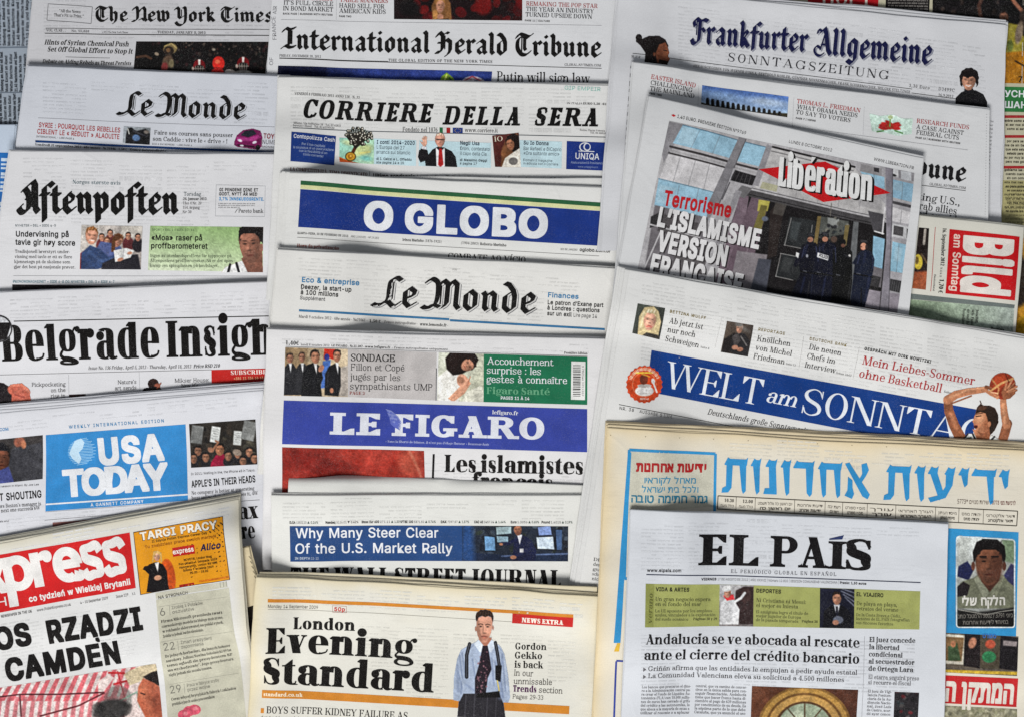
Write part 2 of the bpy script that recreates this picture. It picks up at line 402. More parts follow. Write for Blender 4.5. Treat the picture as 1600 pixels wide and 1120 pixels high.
# ------------------------------------------------------------------ printed photographs: painted from soft shapes, one colour per point of a fine grid
class Pic:
    def __init__(s, X, Y, bg):
        s.X = X; s.Y = Y; s.c = np.zeros(X.shape + (3,)); s.c[:] = bg; s.m = np.zeros(X.shape); s.clip = None
    def over(s, a, col):
        col = np.asarray(col, float)
        if s.clip is not None: a = a * s.clip
        s.c = s.c * (1 - a[..., None]) + col * a[..., None]; s.m = np.maximum(s.m, a)
    def E(s, cx, cy, rx, ry, col, rot=0, soft=1.0, a=1):
        c, n = math.cos(math.radians(rot)), math.sin(math.radians(rot)); dx = s.X - cx; dy = s.Y - cy
        u = (dx * c + dy * n) / rx; v = (-dx * n + dy * c) / ry
        d = (np.sqrt(u * u + v * v) - 1) * min(rx, ry)
        s.over(a * np.clip(.5 - d / soft, 0, 1), col); return s
    def P(s, pts, col, soft=1.0, a=1, rough=0):
        p = np.array(pts, float); n = len(p); d = np.full(s.X.shape, 1e18); ins = np.zeros(s.X.shape, bool)
        for i in range(n):
            A = p[i]; B = p[(i + 1) % n]; e = B - A; wx = s.X - A[0]; wy = s.Y - A[1]
            t = np.clip((wx * e[0] + wy * e[1]) / max(1e-9, e @ e), 0, 1)
            d = np.minimum(d, (wx - e[0] * t) ** 2 + (wy - e[1] * t) ** 2)
            c = (A[1] <= s.Y) != (B[1] <= s.Y)
            if abs(e[1]) > 1e-9: ins ^= c & (s.X < A[0] + (s.Y - A[1]) / e[1] * e[0])
        d = np.sqrt(d) * np.where(ins, -1, 1)
        if rough: d = d + rough * 2 * (fbm(s.X / (.9 + rough * .5), s.Y / (1.6 + rough), 3, 2) - .5)
        s.over(a * np.clip(.5 - d / soft, 0, 1), col); return s
    def L(s, pts, w, col, soft=.9, a=1, w2=None):
        p = np.array(pts, float); d = np.full(s.X.shape, 1e18); n = len(p) - 1
        for i in range(n):
            A = p[i]; e = p[i + 1] - A; wx = s.X - A[0]; wy = s.Y - A[1]
            t = np.clip((wx * e[0] + wy * e[1]) / max(1e-9, e @ e), 0, 1)
            ww = w if w2 is None else w + (w2 - w) * (i + t) / n
            d = np.minimum(d, np.hypot(wx - e[0] * t, wy - e[1] * t) - ww / 2)
        s.over(a * np.clip(.5 - d / soft, 0, 1), col); return s
    def G(s, x1, y1, x2, y2, c1, c2, a=1):
        t = np.clip(((s.X - x1) * (x2 - x1) + (s.Y - y1) * (y2 - y1)) / ((x2 - x1) ** 2 + (y2 - y1) ** 2), 0, 1)[..., None]
        m = s.m.copy(); s.over(np.full(s.X.shape, float(a)), np.array(c1) * (1 - t) + np.array(c2) * t); s.m = m; return s
    def N(s, amp, sc, seed=1, lo=None):
        """blotchy texture: people in a crowd, foliage, folds of cloth"""
        n = fbm(s.X / sc, s.Y / sc, seed, 3) - .5
        s.c = np.clip(s.c + amp * n[..., None], 0, 255); return s
    def crowd(s, n, box, cols, r=(2, 4), seed=1, a=.8):
        R = random.Random(seed)
        for i in range(n):
            x = R.uniform(box[0], box[2]); y = R.uniform(box[1], box[3]); c = R.choice(cols); k = R.uniform(.7, 1.15)
            s.E(x, y, R.uniform(*r), R.uniform(*r) * 1.1, [v * k for v in c], R.uniform(0, 90), 1.6, a)
        return s
    def face(s, cx, cy, rx, ry, skin, hair, rot=0, turn=0, beard=None):
        k = np.array(skin, float); h = np.array(hair, float)
        c, n = math.cos(math.radians(rot)), math.sin(math.radians(rot))
        def W(u, v): return cx + u * rx * c - v * ry * n, cy + u * rx * n + v * ry * c
        sf = max(1.0, rx * .16)
        s.E(*W(0, -.34), rx * 1.06, ry * .86, h, rot, sf)                                   # hair behind
        s.P([W(-.98, -.45), W(-1.0, .1), W(-.82, .55), W(-.42, .98), W(0, 1.08), W(.42, .98), W(.82, .55), W(1.0, .1), W(.98, -.45), W(.6, -.95), W(-.6, -.95)], k, sf)
        d = np.hypot(((s.X - cx) * c + (s.Y - cy) * n) / rx, (-(s.X - cx) * n + (s.Y - cy) * c) / ry); s.clip = np.clip(.5 + (1.04 - d) * rx / sf, 0, 1)
        s.E(*W(.78, .2), rx * .38, ry * .8, k * .62, rot, rx * .7, .75)                       # side away from the light
        s.E(*W(-.86, .3), rx * .2, ry * .6, k * .82, rot, rx * .4, .6)
        s.E(*W(-.3, .18), rx * .34, ry * .3, np.minimum(k * 1.14, 250), rot, rx * .5, .7)
        s.E(*W(-.05, -.52), rx * .5, ry * .22, np.minimum(k * 1.12, 250), rot, rx * .5, .7)
        s.clip = None
        s.P([W(-1.06, -.2), W(-1.0, -.8), W(-.5, -1.2), W(.2, -1.26), W(.85, -.98), W(1.08, -.2), W(.9, -.5), W(.55, -.8), W(-.1, -.86), W(-.72, -.68)], h, sf, 1, rx * .22)
        for i in range(7): u = -.8 + i * .26; s.L([W(u, -.72 - .2 * (1 - u * u)), W(u + .16, -1.05 - .12 * (1 - u * u))], rx * .09 + .3, np.minimum(h * (1.7 if i % 2 else .7) + 6, 250), .8, .55)
        s.E(*W(-.3, -1.0), rx * .4, ry * .12, np.minimum(h * 1.5 + 8, 250), rot - 14, rx * .4, .6)
        for e in (-.42, .40):
            s.E(*W(e + turn * .25, -.15), rx * .27, ry * .11, k * .72, rot, rx * .2 + .6, .5)   # eye sockets
            s.E(*W(e + turn * .25, -.12), rx * .17, ry * .045, k * .3, rot, .7, .8)
            s.E(*W(e + turn * .25, -.29), rx * .27, ry * .035, h * .6 + k * .2, rot - 6 * (1 if e > 0 else -1), .7, .65)
        s.clip = np.clip(.5 + (1.04 - d) * rx / sf, 0, 1)
        s.L([W(turn * .3 + .05, -.12), W(turn * .5 + .12, .24)], rx * .16, k * .74, rx * .2 + .5, .7)
        s.E(*W(turn * .42, .27), rx * .22, ry * .06, k * .6, rot, .8, .75)
        s.E(*W(turn * .3, .55), rx * .34, ry * .055, k * np.array([.66, .42, .42]), rot, .8, .85)
        s.E(*W(turn * .3, .66), rx * .26, ry * .04, np.minimum(k * 1.08, 250), rot, .8, .6)
        s.E(*W(turn * .2, .92), rx * .5, ry * .14, k * .72, rot, rx * .3 + .5, .6)
        if beard is not None: s.E(*W(turn * .2, .62), rx * .75, ry * .38, beard, rot, rx * .4 + 1, .5)
        s.clip = None
        return s
def pic(q, fn, bg=(90, 88, 88), part='photograph', res=1.0, layer=2, cut=False, grain=13, seed=1, mott=1.0):
    q = np.array(q, float); w = max(np.hypot(*(q[1] - q[0])), np.hypot(*(q[2] - q[3]))); h = max(np.hypot(*(q[3] - q[0])), np.hypot(*(q[2] - q[1])))
    nu = max(2, int(w / res)); nv = max(2, int(h / res))
    S, T = np.meshgrid(np.linspace(0, 1, nu + 1), np.linspace(0, 1, nv + 1))
    P = (q[0] * (1 - S[..., None]) + q[1] * S[..., None]) * (1 - T[..., None]) + (q[3] * (1 - S[..., None]) + q[2] * S[..., None]) * T[..., None]
    c = Pic(P[..., 0], P[..., 1], bg); fn(c)
    R = np.random.RandomState(seed)
    def blur(A, k):
        for ax in (0, 1):
            Q = np.pad(A, [(2, 2) if a == ax else (0, 0) for a in range(A.ndim)], mode='edge'); nn = A.shape[ax]
            A = sum(wt * np.take(Q, range(o, o + nn), axis=ax) for o, wt in enumerate(k))
        return A
    c.c = blur(c.c, (.03, .18, .58, .18, .03))
    soft = blur(blur(blur(c.c, (.2, .2, .2, .2, .2)), (.2, .2, .2, .2, .2)), (.2, .2, .2, .2, .2)); c.c = np.clip(c.c + .5 * (c.c - soft), 0, 255)        # press photographs are sharpened hard
    c.c = np.clip(c.c * (1 + mott * .30 * (fbm(P[..., 0] / 2.3, P[..., 1] / 2.3, seed + 3, 2) - .5)[..., None]), 0, 255)
    lum = 1 + mott * .26 * (fbm(P[..., 0] / 7, P[..., 1] / 7, seed + 5, 3) - .5) + mott * .2 * (fbm(P[..., 0] / 34, P[..., 1] / 34, seed + 9, 2) - .5)
    if grain > 4: c.c = c.c * lum[..., None]
    g = R.randn(*S.shape)
    c.c = np.clip(c.c + grain * g[..., None] * .6 + 6 * (fbm(P[..., 0] / 3, P[..., 1] / 3, seed, 2) - .5)[..., None], 4, 250)
    idx = np.arange((nu + 1) * (nv + 1)).reshape(nv + 1, nu + 1)
    F = np.column_stack([idx[:-1, :-1].ravel(), idx[1:, :-1].ravel(), idx[1:, 1:].ravel(), idx[:-1, 1:].ravel()])
    flat = P.reshape(-1, 2); colr = inkp(c.c.reshape(-1, 3))
    if cut:
        m = c.m.ravel(); keep = m[F].mean(axis=1) > .5; F = F[keep]
        used = np.unique(F); re = np.full(len(flat), -1); re[used] = np.arange(len(used)); F = re[F]; flat = flat[used]; colr = colr[used]
    W = CUR.world(flat[:, 0], flat[:, 1], np.full(len(flat), layer))
    o = mesh_from(part, W, F, CUR.root, CUR.origin, M_INK, 'ink', colr)
    if not cut: CUR.panels.append((o, (flat[:, 0].min(), flat[:, 1].min(), flat[:, 0].max(), flat[:, 1].max())))
# ------------------------------------------------------------------ lettering
# sans: Blender's own bundled interface typeface, emboldened by offsetting its outlines
try:
    SANS = bpy.data.fonts.load(os.path.join(bpy.utils.system_resource('DATAFILES', path='fonts'), 'Inter.woff2'))
except Exception:
    SANS = None
try:
    HEB = bpy.data.fonts.load(os.path.join(bpy.utils.system_resource('DATAFILES', path='fonts'), 'NotoSansHebrew-Regular.woff2'))
except Exception:
    HEB = None
_raw = {}; _sans = {}
def raw_geo(s, res=3):
    k = (s, res)
    if k in _raw: return _raw[k]
    c = bpy.data.curves.new('lettering', 'FONT'); c.body = s; c.size = 1; c.resolution_u = res
    heb = any('\u0590' <= ch <= '\u05ff' for ch in s)
    if heb and HEB: c.font = HEB
    elif SANS: c.font = SANS
    c.fill_mode = 'FRONT'
    o = bpy.data.objects.new('lettering', c); m = o.to_mesh()
    v = np.array([(a.co.x, a.co.y) for a in m.vertices]).reshape(-1, 2); f = [tuple(p.vertices) for p in m.polygons]
    o.to_mesh_clear(); bpy.data.objects.remove(o); bpy.data.curves.remove(c)
    _raw[k] = (v, f); return _raw[k]
def ext(v): return (v[:, 0].min(), v[:, 0].max()) if len(v) else (0, 0)
_adv = {}
def sans_glyph(ch, off, res=3):
    """one letter, thickened by sweeping it round a small circle; x from the ink's left edge, with its own side room"""
    k = (ch, off, res)
    if k in _sans: return _sans[k]
    v, f = raw_geo(ch, res)
    e0 = ext(raw_geo('HH', 2)[0]); h1 = ext(raw_geo('H', 2)[0]); pair = e0[1] - e0[0] - (h1[1] - h1[0])      # advance of H
    heb = '\u0590' <= ch <= '\u05ff'
    if heb: a = ext(v)[1] - ext(v)[0] + .07; lsb = .035
    else:
        w = ext(raw_geo('H' + ch + 'H', 2)[0]); a = (w[1] - w[0]) - (e0[1] - e0[0]); lsb = ext(v)[0] - h1[0] + .0
    if off > 0 and len(v):
        off = off * .9; ec = {}
        for t in f:
            for i in range(len(t)):
                e = (t[i], t[(i + 1) % len(t)]); e = (min(e), max(e)); ec[e] = ec.get(e, 0) + 1
        oc = [np.array((off * a_, off * .82 * b_)) for a_, b_ in ((-1, -.72), (-.72, -1), (.72, -1), (1, -.72), (1, .72), (.72, 1), (-.72, 1), (-1, .72))]
        ps = [[tuple(v[j]) for j in t] for t in f]
        for (i, j), m in ec.items():
            if m == 1: ps.append(hull([v[i] + o for o in oc] + [v[j] + o for o in oc]))
        v, f = union(ps, 1e-6)
    _sans[k] = (v, f, a, 0); return _sans[k]
def cr(pts, n=6, closed=False):
    """Catmull-Rom curve through points"""
    p = np.array(pts, float); out = []
    N = len(p)
    for i in range(N - 1):
        a = p[i - 1] if i > 0 else 2 * p[0] - p[1]; b = p[i]; c = p[i + 1]; d = p[i + 2] if i + 2 < N else 2 * p[-1] - p[-2]
        for k in range(n):
            t = k / n
            out.append(.5 * ((2 * b) + (c - a) * t + (2 * a - 5 * b + 4 * c - d) * t * t + (3 * b - a - 3 * c + d) * t ** 3))
    out.append(p[-1]); return np.array(out)

# --- a roman drawn from stems, hairlines, bowls and serifs
class Roman:
    def __init__(s, S=.2, T=.05, L=.08, F=.04, X=.68, W=1.0, br=.05, e=2.0, ball=1.0, asc=1.04, desc=.30, q=7):
        s.S, s.T, s.L, s.F, s.X, s.W, s.br, s.e, s.ball, s.asc, s.desc, s.q = S, T, L, F, X, W, br, e, ball, asc, desc, q
        s.cache = {}
    def r(s, x0, y0, x1, y1): s.o.append([(x0, y0), (x1, y0), (x1, y1), (x0, y1)])
    def sf(s, x0, x1, y, up, l=1, r=1):
        """serif on a stem foot (up=1: rises from y) or head (up=-1)"""
        L, F, b = s.L, s.F, s.br
        s.o.append([(x0 - L * l, y), (x1 + L * r, y), (x1 + L * r, y + up * F), (x0 - L * l, y + up * F)])
        if b > 0:
            if l: s.o.append([(x0 - L * l * .8, y + up * F * .9), (x0 - b * .25, y + up * (F + b * .35)), (x0 + .01, y + up * (F + b)), (x0 + .01, y + up * F * .9)])
            if r: s.o.append([(x1 + L * r * .8, y + up * F * .9), (x1 + b * .25, y + up * (F + b * .35)), (x1 - .01, y + up * (F + b)), (x1 - .01, y + up * F * .9)])
    def st(s, x, y0, y1, b='b', t='t', w=None):
        w = w or s.S; s.r(x, y0, x + w, y1)
        if b: s.sf(x, x + w, y0, 1, *({'b': (1, 1), 'l': (1, 0), 'r': (0, 1)}[b]))
        if t == 'f':       # flag of a lower-case stem
            s.o.append([(x + .01, y1), (x - s.L * 1.05, y1 - s.F * 1.2 - .02), (x - s.L * 1.05, y1 - s.F * 1.9 - .02), (x + .01, y1 - s.F * 1.6 - s.br)])
        elif t: s.sf(x, x + w, y1, -1, *({'t': (1, 1), 'l': (1, 0), 'r': (0, 1)}[t]))
    def dg(s, x0, y0, x1, y1, w): s.o.append([(x0, y0), (x0 + w, y0), (x1 + w, y1), (x1, y1)])
    def ring(s, cx, cy, rx, ry, a0=0, a1=360, S=None, T=None, S2=None):
        S = s.S if S is None else S; T = s.T if T is None else T
        n = max(4, int(abs(a1 - a0) / 90 * s.q)); ix, iy = max(.004, rx - S), max(.004, ry - T); p = 2.0 / s.e
        def pt(a, A, B): c, d = math.cos(a), math.sin(a); return (cx + A * math.copysign(abs(c) ** p, c), cy + B * math.copysign(abs(d) ** p, d))
        for i in range(n):
            a = math.radians(a0 + (a1 - a0) * i / n); b = math.radians(a0 + (a1 - a0) * (i + 1) / n)
            s.o.append([pt(a, rx, ry), pt(b, rx, ry), pt(b, ix, iy), pt(a, ix, iy)])
    def vs(s, pts, ws, n=6, smooth=True):
        P = cr(pts, n) if smooth else np.array(pts, float); m = len(P); w = np.interp(np.linspace(0, 1, m), np.linspace(0, 1, len(ws)), ws)
        d = np.gradient(P, axis=0); d /= np.maximum(1e-9, np.hypot(d[:, 0], d[:, 1]))[:, None]; nn = np.column_stack([-d[:, 1], d[:, 0]])
        A = P + nn * w[:, None] / 2; B = P - nn * w[:, None] / 2
        for i in range(m - 1): s.o.append(hull([A[i], A[i + 1], B[i + 1], B[i]]))
    def dot(s, x, y, r, ry=None):
        n = 4 * max(3, s.q // 2); s.o.append([(x + r * math.cos(2 * math.pi * i / n), y + (ry or r) * math.sin(2 * math.pi * i / n)) for i in range(n)])
    def hb(s, x0, y0, y1, xr):
        """half bowl to the right of x0"""
        T = s.T; xm = x0 + (xr - x0) * .42; s.r(x0, y0, xm, y0 + T); s.r(x0, y1 - T, xm, y1)
        s.ring(xm, (y0 + y1) / 2, xr - xm, (y1 - y0) / 2, -90, 90)
    def beak(s, x, y, up, h=.2):
        """vertical serif at the end of an arm: x right end, y arm edge"""
        w = max(s.F * 1.3, .035); s.o.append([(x - w, y), (x, y), (x, y + up * h), (x - w * .7, y + up * h * .95), (x - w - h * .55, y + up * s.T * .9)])
    def glyph(s, ch):
        if ch in s.cache: return s.cache[ch]
        s.o = []; base = ch; marks = ''
        sp = {'ø': ('o', '/'), 'ł': ('l', '-'), 'Ł': ('L', '-')}
        if ch in sp: base, marks = sp[ch]
        elif ch not in 'ßſ':
            d = unicodedata.normalize('NFD', ch); base, marks = d[0], d[1:]
        w = s.draw(base)
        up = base.isupper(); top = 1.0 if up or base in 'bdfhklt' else s.X; cx = w / 2; S, T = s.S, s.T; k = .5 + S
        for m in marks:
            y = top + .1
            if m == '\u0301': s.o.append([(cx - .02, y), (cx + .05, y), (cx + .05 + k * .28, y + .2), (cx + .02, y + .2)])
            elif m == '\u0300': s.o.append([(cx + .03, y), (cx - .04, y), (cx - .04 - k * .28, y + .2), (cx - .0, y + .2)])
            elif m == '\u0302': s.o.append([(cx - .2, y), (cx - .12, y), (cx + .02, y + .12), (cx - .02, y + .2)]); s.o.append([(cx + .2, y), (cx + .12, y), (cx - .02, y + .12), (cx + .02, y + .2)])
            elif m == '\u0303': s.vs([(cx - .2, y + .03), (cx - .1, y + .11), (cx + .1, y + .05), (cx + .2, y + .13)], [.05, .09, .05])
            elif m == '\u0308': r = .05 + S * .25; s.dot(cx - .14 - r * .3, y + .08, r); s.dot(cx + .14 + r * .3, y + .08, r)
            elif m == '\u0307': s.dot(cx, y + .08, .05 + S * .28)
            elif m == '\u030a': s.ring(cx, y + .08, .11, .11, 0, 360, .04, .04)
            elif m == '\u0327': s.vs([(cx, .0), (cx + .02, -.1), (cx + .1, -.16), (cx + .02, -.26), (cx - .1, -.24)], [.05, .05, .08, .05])
            elif m == '\u0328': s.vs([(cx + w * .28, .0), (cx + w * .2, -.12), (cx + w * .3, -.22), (cx + w * .4, -.2)], [.05, .09, .05])
            elif m == '/': s.dg(cx - .28, -.04, cx + .2, s.X + .04, .07)
            elif m == '-': s.dg(cx - .17, .42, cx + .09, .62, .1)
        v, f = union(s.o); s.cache[ch] = (v, f, w); return s.cache[ch]
    def draw(s, c):
        S, T, L, F, X, W = s.S, s.T, s.L, s.F, s.X, s.W; A = s.asc; D = s.desc; g = L + .02     # g: side room
        up = 1.0; ov = .012
        if c == ' ': return .26 * W + .05
        if c in 'IÍ': s.st(g, 0, 1); return S + 2 * g
        if c == 'J': s.r(g + .16 * W, .2, g + .16 * W + S, 1); s.sf(g + .16 * W, g + .16 * W + S, 1, -1); s.ring(g + .16 * W + S - (.2 * W + S) / 2 - .02, .2, (.2 * W + S) / 2 + .02, .2 + ov, 180, 360); s.dot(g + S * .32, .2, S * .5 * s.ball + .02); return S + .18 * W + 2 * g
        if c in 'EFL':
            x = g; s.r(x, 0, x + S, 1); w = S + (.40 if c != 'L' else .42) * W; r = x + w
            s.sf(x, x + S, 1, -1, 1, 1 if c == 'L' else 0); s.sf(x, x + S, 0, 1, 1, 1 if c == 'F' else 0)
            if c != 'L': s.r(x, 1 - T, r - .02, 1); s.beak(r - .02, 1, -1, .27); s.r(x, .5 - T / 2, r - .13 * W, .5 + T / 2); k = r - .13 * W; h = .13; w2 = max(F, .035); s.o.append([(k - w2, .5 - h), (k, .5 - h), (k, .5 + h), (k - w2, .5 + h), (k - w2 - h * .5, .5)])
            if c != 'F': s.r(x, 0, r, T); s.beak(r, 0, 1, .3)
            return w + g + .04
        if c == 'H': w = S * 2 + .32 * W; s.st(g, 0, 1); s.st(g + w - S, 0, 1); s.r(g + S, .5 - T / 2, g + w - S, .5 + T / 2); return w + 2 * g
        if c == 'П': w = S * 2 + .32 * W; s.st(g, 0, 1); s.st(g + w - S, 0, 1); s.r(g + S, 1 - T, g + w - S, 1); return w + 2 * g
        if c == 'T': w = S + .52 * W; x = .03; m = x + w / 2; s.r(m - S / 2, 0, m + S / 2, 1); s.sf(m - S / 2, m + S / 2, 0, 1); s.r(x, 1 - T, x + w, 1); s.beak(x + w, 1, -1, .28); w2 = max(F * 1.3, .035); s.o.append([(x, 1), (x + w2, 1), (x + w2 + .28 * .55, 1 - T * .9), (x + w2 * .7, .72), (x, .72)]); return w + .06
        if c == 'D': w = S * 2 + .34 * W; s.r(g, 0, g + S, 1); s.sf(g, g + S, 0, 1, 1, 0); s.sf(g, g + S, 1, -1, 1, 0); s.hb(g + S * .5, 0, 1, g + w); return w + g + .05
        if c == 'P': w = S * 2 + .26 * W; s.st(g, 0, 1, 'b', 'l'); s.hb(g + S * .5, .44, 1, g + w); return w + g + .03
        if c == 'R': w = S * 2 + .26 * W; s.st(g, 0, 1, 'b', 'l'); s.hb(g + S * .5, .47, 1, g + w); s.dg(g + w - S * .55 - .02, 0, g + S + .06 * W, .5, S * 1.1); s.r(g + w - S * .6, 0, g + w + S * .55 + L * .6, F); return w + g + S * .45 + L * .4
        if c == 'B': w = S * 2 + .28 * W; s.r(g, 0, g + S, 1); s.sf(g, g + S, 0, 1, 1, 0); s.sf(g, g + S, 1, -1, 1, 0); s.hb(g + S * .5, .5 - T / 2, 1, g + w - .03 * W); s.hb(g + S * .5, 0, .5 + T / 2, g + w); return w + g + .04
        if c in 'OQ':
            w = S * 2 + .36 * W; s.ring(.05 + w / 2, .5, w / 2, .5 + ov)
            if c == 'Q': s.vs([(.05 + w * .45, .2), (.05 + w * .7, .02), (.05 + w * 1.05, -.18)], [T, S, T])
            return w + .1
        if c in 'CG':
            w = S + .56 * W; cx = .05 + w / 2 + S * .1; s.ring(cx, .5, w / 2 + S * .1, .5 + ov, 42, 318 if c == 'C' else 330)
            r = .05 + w; w2 = max(F * 1.3, .04); s.o.append([(r - w2, .98), (r, .98), (r, .64), (r - w2 * .6, .64), (r - w2 - .16, .9)])
            if c == 'C': s.vs([(cx + (w / 2) * .62, .1), (r - .02, .2), (r, .3)], [T * 1.3, T, T])
            else: s.r(r - S, .05, r, .42); s.sf(r - S, r, .42, -1); return w + .1 + L
            return w + .08
        if c == 'A': w = S + .52 * W; m = L * .8 + w / 2; x0 = L; s.dg(x0, 0, m - T * .4, 1, T * 1.15); s.dg(x0 + w - S * 1.05, 0, m - S * .62, 1, S * 1.08); s.r(x0 + w * .2, .28, x0 + w * .75, .28 + T); s.sf(x0, x0 + T, 0, 1); s.sf(x0 + w - S * 1.05, x0 + w + S * .02, 0, 1); return w + 2 * L
        if c == 'V': w = S + .5 * W; x0 = L; m = x0 + w / 2; s.dg(m - S * .55, 0, x0, 1, S * 1.08); s.dg(m - T * .4, 0, x0 + w - T, 1, T * 1.15); s.sf(x0, x0 + S, 1, -1); s.sf(x0 + w - T, x0 + w, 1, -1); return w + 2 * L
        if c == 'W':
            w = S + .40 * W; x0 = L
            for k in range(2):
                x = x0 + k * (w - S * .2); m = x + w / 2; s.dg(m - S * .5, 0, x, 1, S * 1.05); s.dg(m - T * .3, 0, x + w - T * 1.0, 1, T * 1.15); s.sf(x, x + S, 1, -1)
            s.sf(x0 + 2 * w - S * .2 - T, x0 + 2 * w - S * .2, 1, -1); return 2 * w - S * .2 + 2 * L
        if c == 'X': w = S + .5 * W; x0 = L; s.dg(x0 + w - S, 0, x0, 1, S * 1.1); s.dg(x0, 0, x0 + w - T, 1, T * 1.2); s.sf(x0, x0 + S, 1, -1); s.sf(x0 + w - S, x0 + w, 0, 1); s.sf(x0, x0 + T, 0, 1); s.sf(x0 + w - T, x0 + w, 1, -1); return w + 2 * L
        if c == 'Y': w = S + .5 * W; x0 = L; m = x0 + w / 2; s.st(m - S / 2, 0, .46, 'b', ''); s.dg(m - S / 2, .42, x0, 1, S * 1.08); s.dg(m + S * .2 - T, .42, x0 + w - T, 1, T * 1.2); s.sf(x0, x0 + S, 1, -1); s.sf(x0 + w - T, x0 + w, 1, -1); return w + 2 * L
        if c == 'Z': w = S + .42 * W; x = .05; s.dg(x, 0, x + w - S * 1.1, 1, S * 1.15); s.r(x, 0, x + w, T); s.r(x, 1 - T, x + w, 1); s.beak(x + w, 0, 1, .28); w2 = max(F * 1.3, .035); s.o.append([(x, 1), (x + w2, 1), (x + w2 + .15, 1 - T * .9), (x + w2 * .7, .73), (x, .73)]); return w + .1
        if c == 'U': w = S + T + .38 * W; x = g; s.r(x, .3, x + S, 1); s.r(x + w - T * 1.2, .3, x + w, 1); s.ring(x + w / 2, .3, w / 2, .3 + ov, 180, 270); s.ring(x + w / 2, .3, w / 2, .3 + ov, 270, 360, T * 1.2); s.sf(x, x + S, 1, -1); s.sf(x + w - T, x + w, 1, -1); return w + 2 * g
        if c == 'N': w = T * 2 + S * .6 + .42 * W; x = g; s.r(x, 0, x + T * 1.2, 1); s.r(x + w - T * 1.2, 0, x + w, 1); s.dg(x + w - S * 1.0, 0, x, 1, S * 1.15); s.sf(x, x + T, 0, 1); s.sf(x + w - T, x + w, 1, -1); s.sf(x, x + T, 1, -1, 1, 0); return w + 2 * g
        if c == 'M': w = T + S * 1.7 + .48 * W; x = g; s.r(x, 0, x + T * 1.2, 1); s.r(x + w - S, 0, x + w, 1); m = x + (w - S) / 2 + T * .5; s.dg(m - S * .4, 0, x, 1, S * 1.12); s.dg(m - T * .4, 0, x + w - S, 1, T * 1.2); s.sf(x, x + T, 0, 1); s.sf(x + w - S, x + w, 0, 1); s.sf(x, x + S, 1, -1, 1, 0); s.sf(x + w - S, x + w, 1, -1, 0, 1); return w + 2 * g
        if c == 'K': w = S + .44 * W; x = g; s.st(x, 0, 1); s.dg(x + S * .9, .38, x + w - T, 1, T * 1.25); s.dg(x + w - S * .5, 0, x + S + .1 * W, .6, S * 1.1); s.sf(x + w - T, x + w, 1, -1); s.sf(x + w - S * .5, x + w + S * .6, 0, 1, .6, 1); return w + g + S * .5 + L
        if c == 'S' or c == 's':
            h = 1 if c == 'S' else X; w = (S * .9 + .40 * W) * (1 if c == 'S' else .82); x = .06; k = h; SS = S * (1.05 if c == 'S' else .92)
            s.vs([(x + w * .93, .74 * k), (x + w * .78, .93 * k), (x + w * .48, (1 + ov) * k - T / 2), (x + w * .17 , .88 * k), (x + SS * .5, .73 * k), (x + w * .25, .585 * k), (x + w * .5, .5 * k), (x + w * .76, .41 * k), (x + w - SS * .48, .26 * k), (x + w * .82, .1 * k), (x + w * .5, T / 2 - ov), (x + w * .2, .075 * k), (x + w * .06, .27 * k)],
                 [T, T, T, SS * .62, SS * .85, SS, SS * 1.05, SS, SS * .85, SS * .62, T, T, T])
            if F == 0: return w + .12
            w2 = max(F * 1.2, .035); s.o.append([(x + w * .96 - w2, .97 * k), (x + w * .96, .97 * k), (x + w * .96, .68 * k), (x + w * .96 - w2 * .6, .68 * k)]); s.o.append([(x + w * .02, .03 * k), (x + w * .02 + w2, .03 * k), (x + w * .02 + w2 * .6, .33 * k), (x + w * .02, .33 * k)])
            return w + .12
        # lower case
        def arch(x, xr, w=None, ry=None):
            """shoulder from stem right side x to right stem right side xr"""
            rx = (xr - x) / 2 + S * .25; ry = ry or min(.30, X * .45); s.ring(xr - rx, X - ry + ov, rx, ry, 0, 165); s.r(xr - S, 0, xr, X - ry + ov + .01)
        cw = .24 * W
        if c in 'il': s.st(g, 0, X if c == 'i' else A, 'b', 'f'); (s.dot(g + S / 2, X + .2, S * .58 + .012) if c == 'i' else 0); return S + 2 * g
        if c == 'ı': s.st(g, 0, X, 'b', 'f'); return S + 2 * g
        if c == 'j': s.st(g, -.12, X, '', 'f'); s.dot(g + S / 2, X + .2, S * .58 + .012); s.ring(g - .05, -.12, S + .05, D - .12, 270, 360); s.dot(g - .04, -D + .07, S * .35 + .02); return S + 2 * g
        if c in 'nmhu':
            if c == 'u': x = g; w = 2 * S + cw; s.st(x, .2, X, '', 'f'); s.ring(x + w / 2 - S * .1, min(.28, X * .4), w / 2 + S * .1 - .0, min(.28, X * .4) + ov, 180, 335); s.st(x + w - S, 0, X, 'r', 'f'); return w + 2 * g
            s.st(g, 0, A if c == 'h' else X, 'b', 'f'); x = g; n = 2 if c == 'm' else 1
            for k in range(n): xr = x + 2 * S + cw; arch(x + S, xr); s.sf(xr - S, xr, 0, 1); x = xr - S
            return x + S + g
        if c == 'r': s.st(g, 0, X, 'b', 'f'); s.ring(g + S + .14 * W, X - .19, .16 * W + S * .2, .19 + ov, 75, 175, S * .5, T); s.dot(g + S + .17 * W, X - S * .38 - .03, S * .42 + .03 * s.ball); return S + .2 * W + S * .42 + g + .02
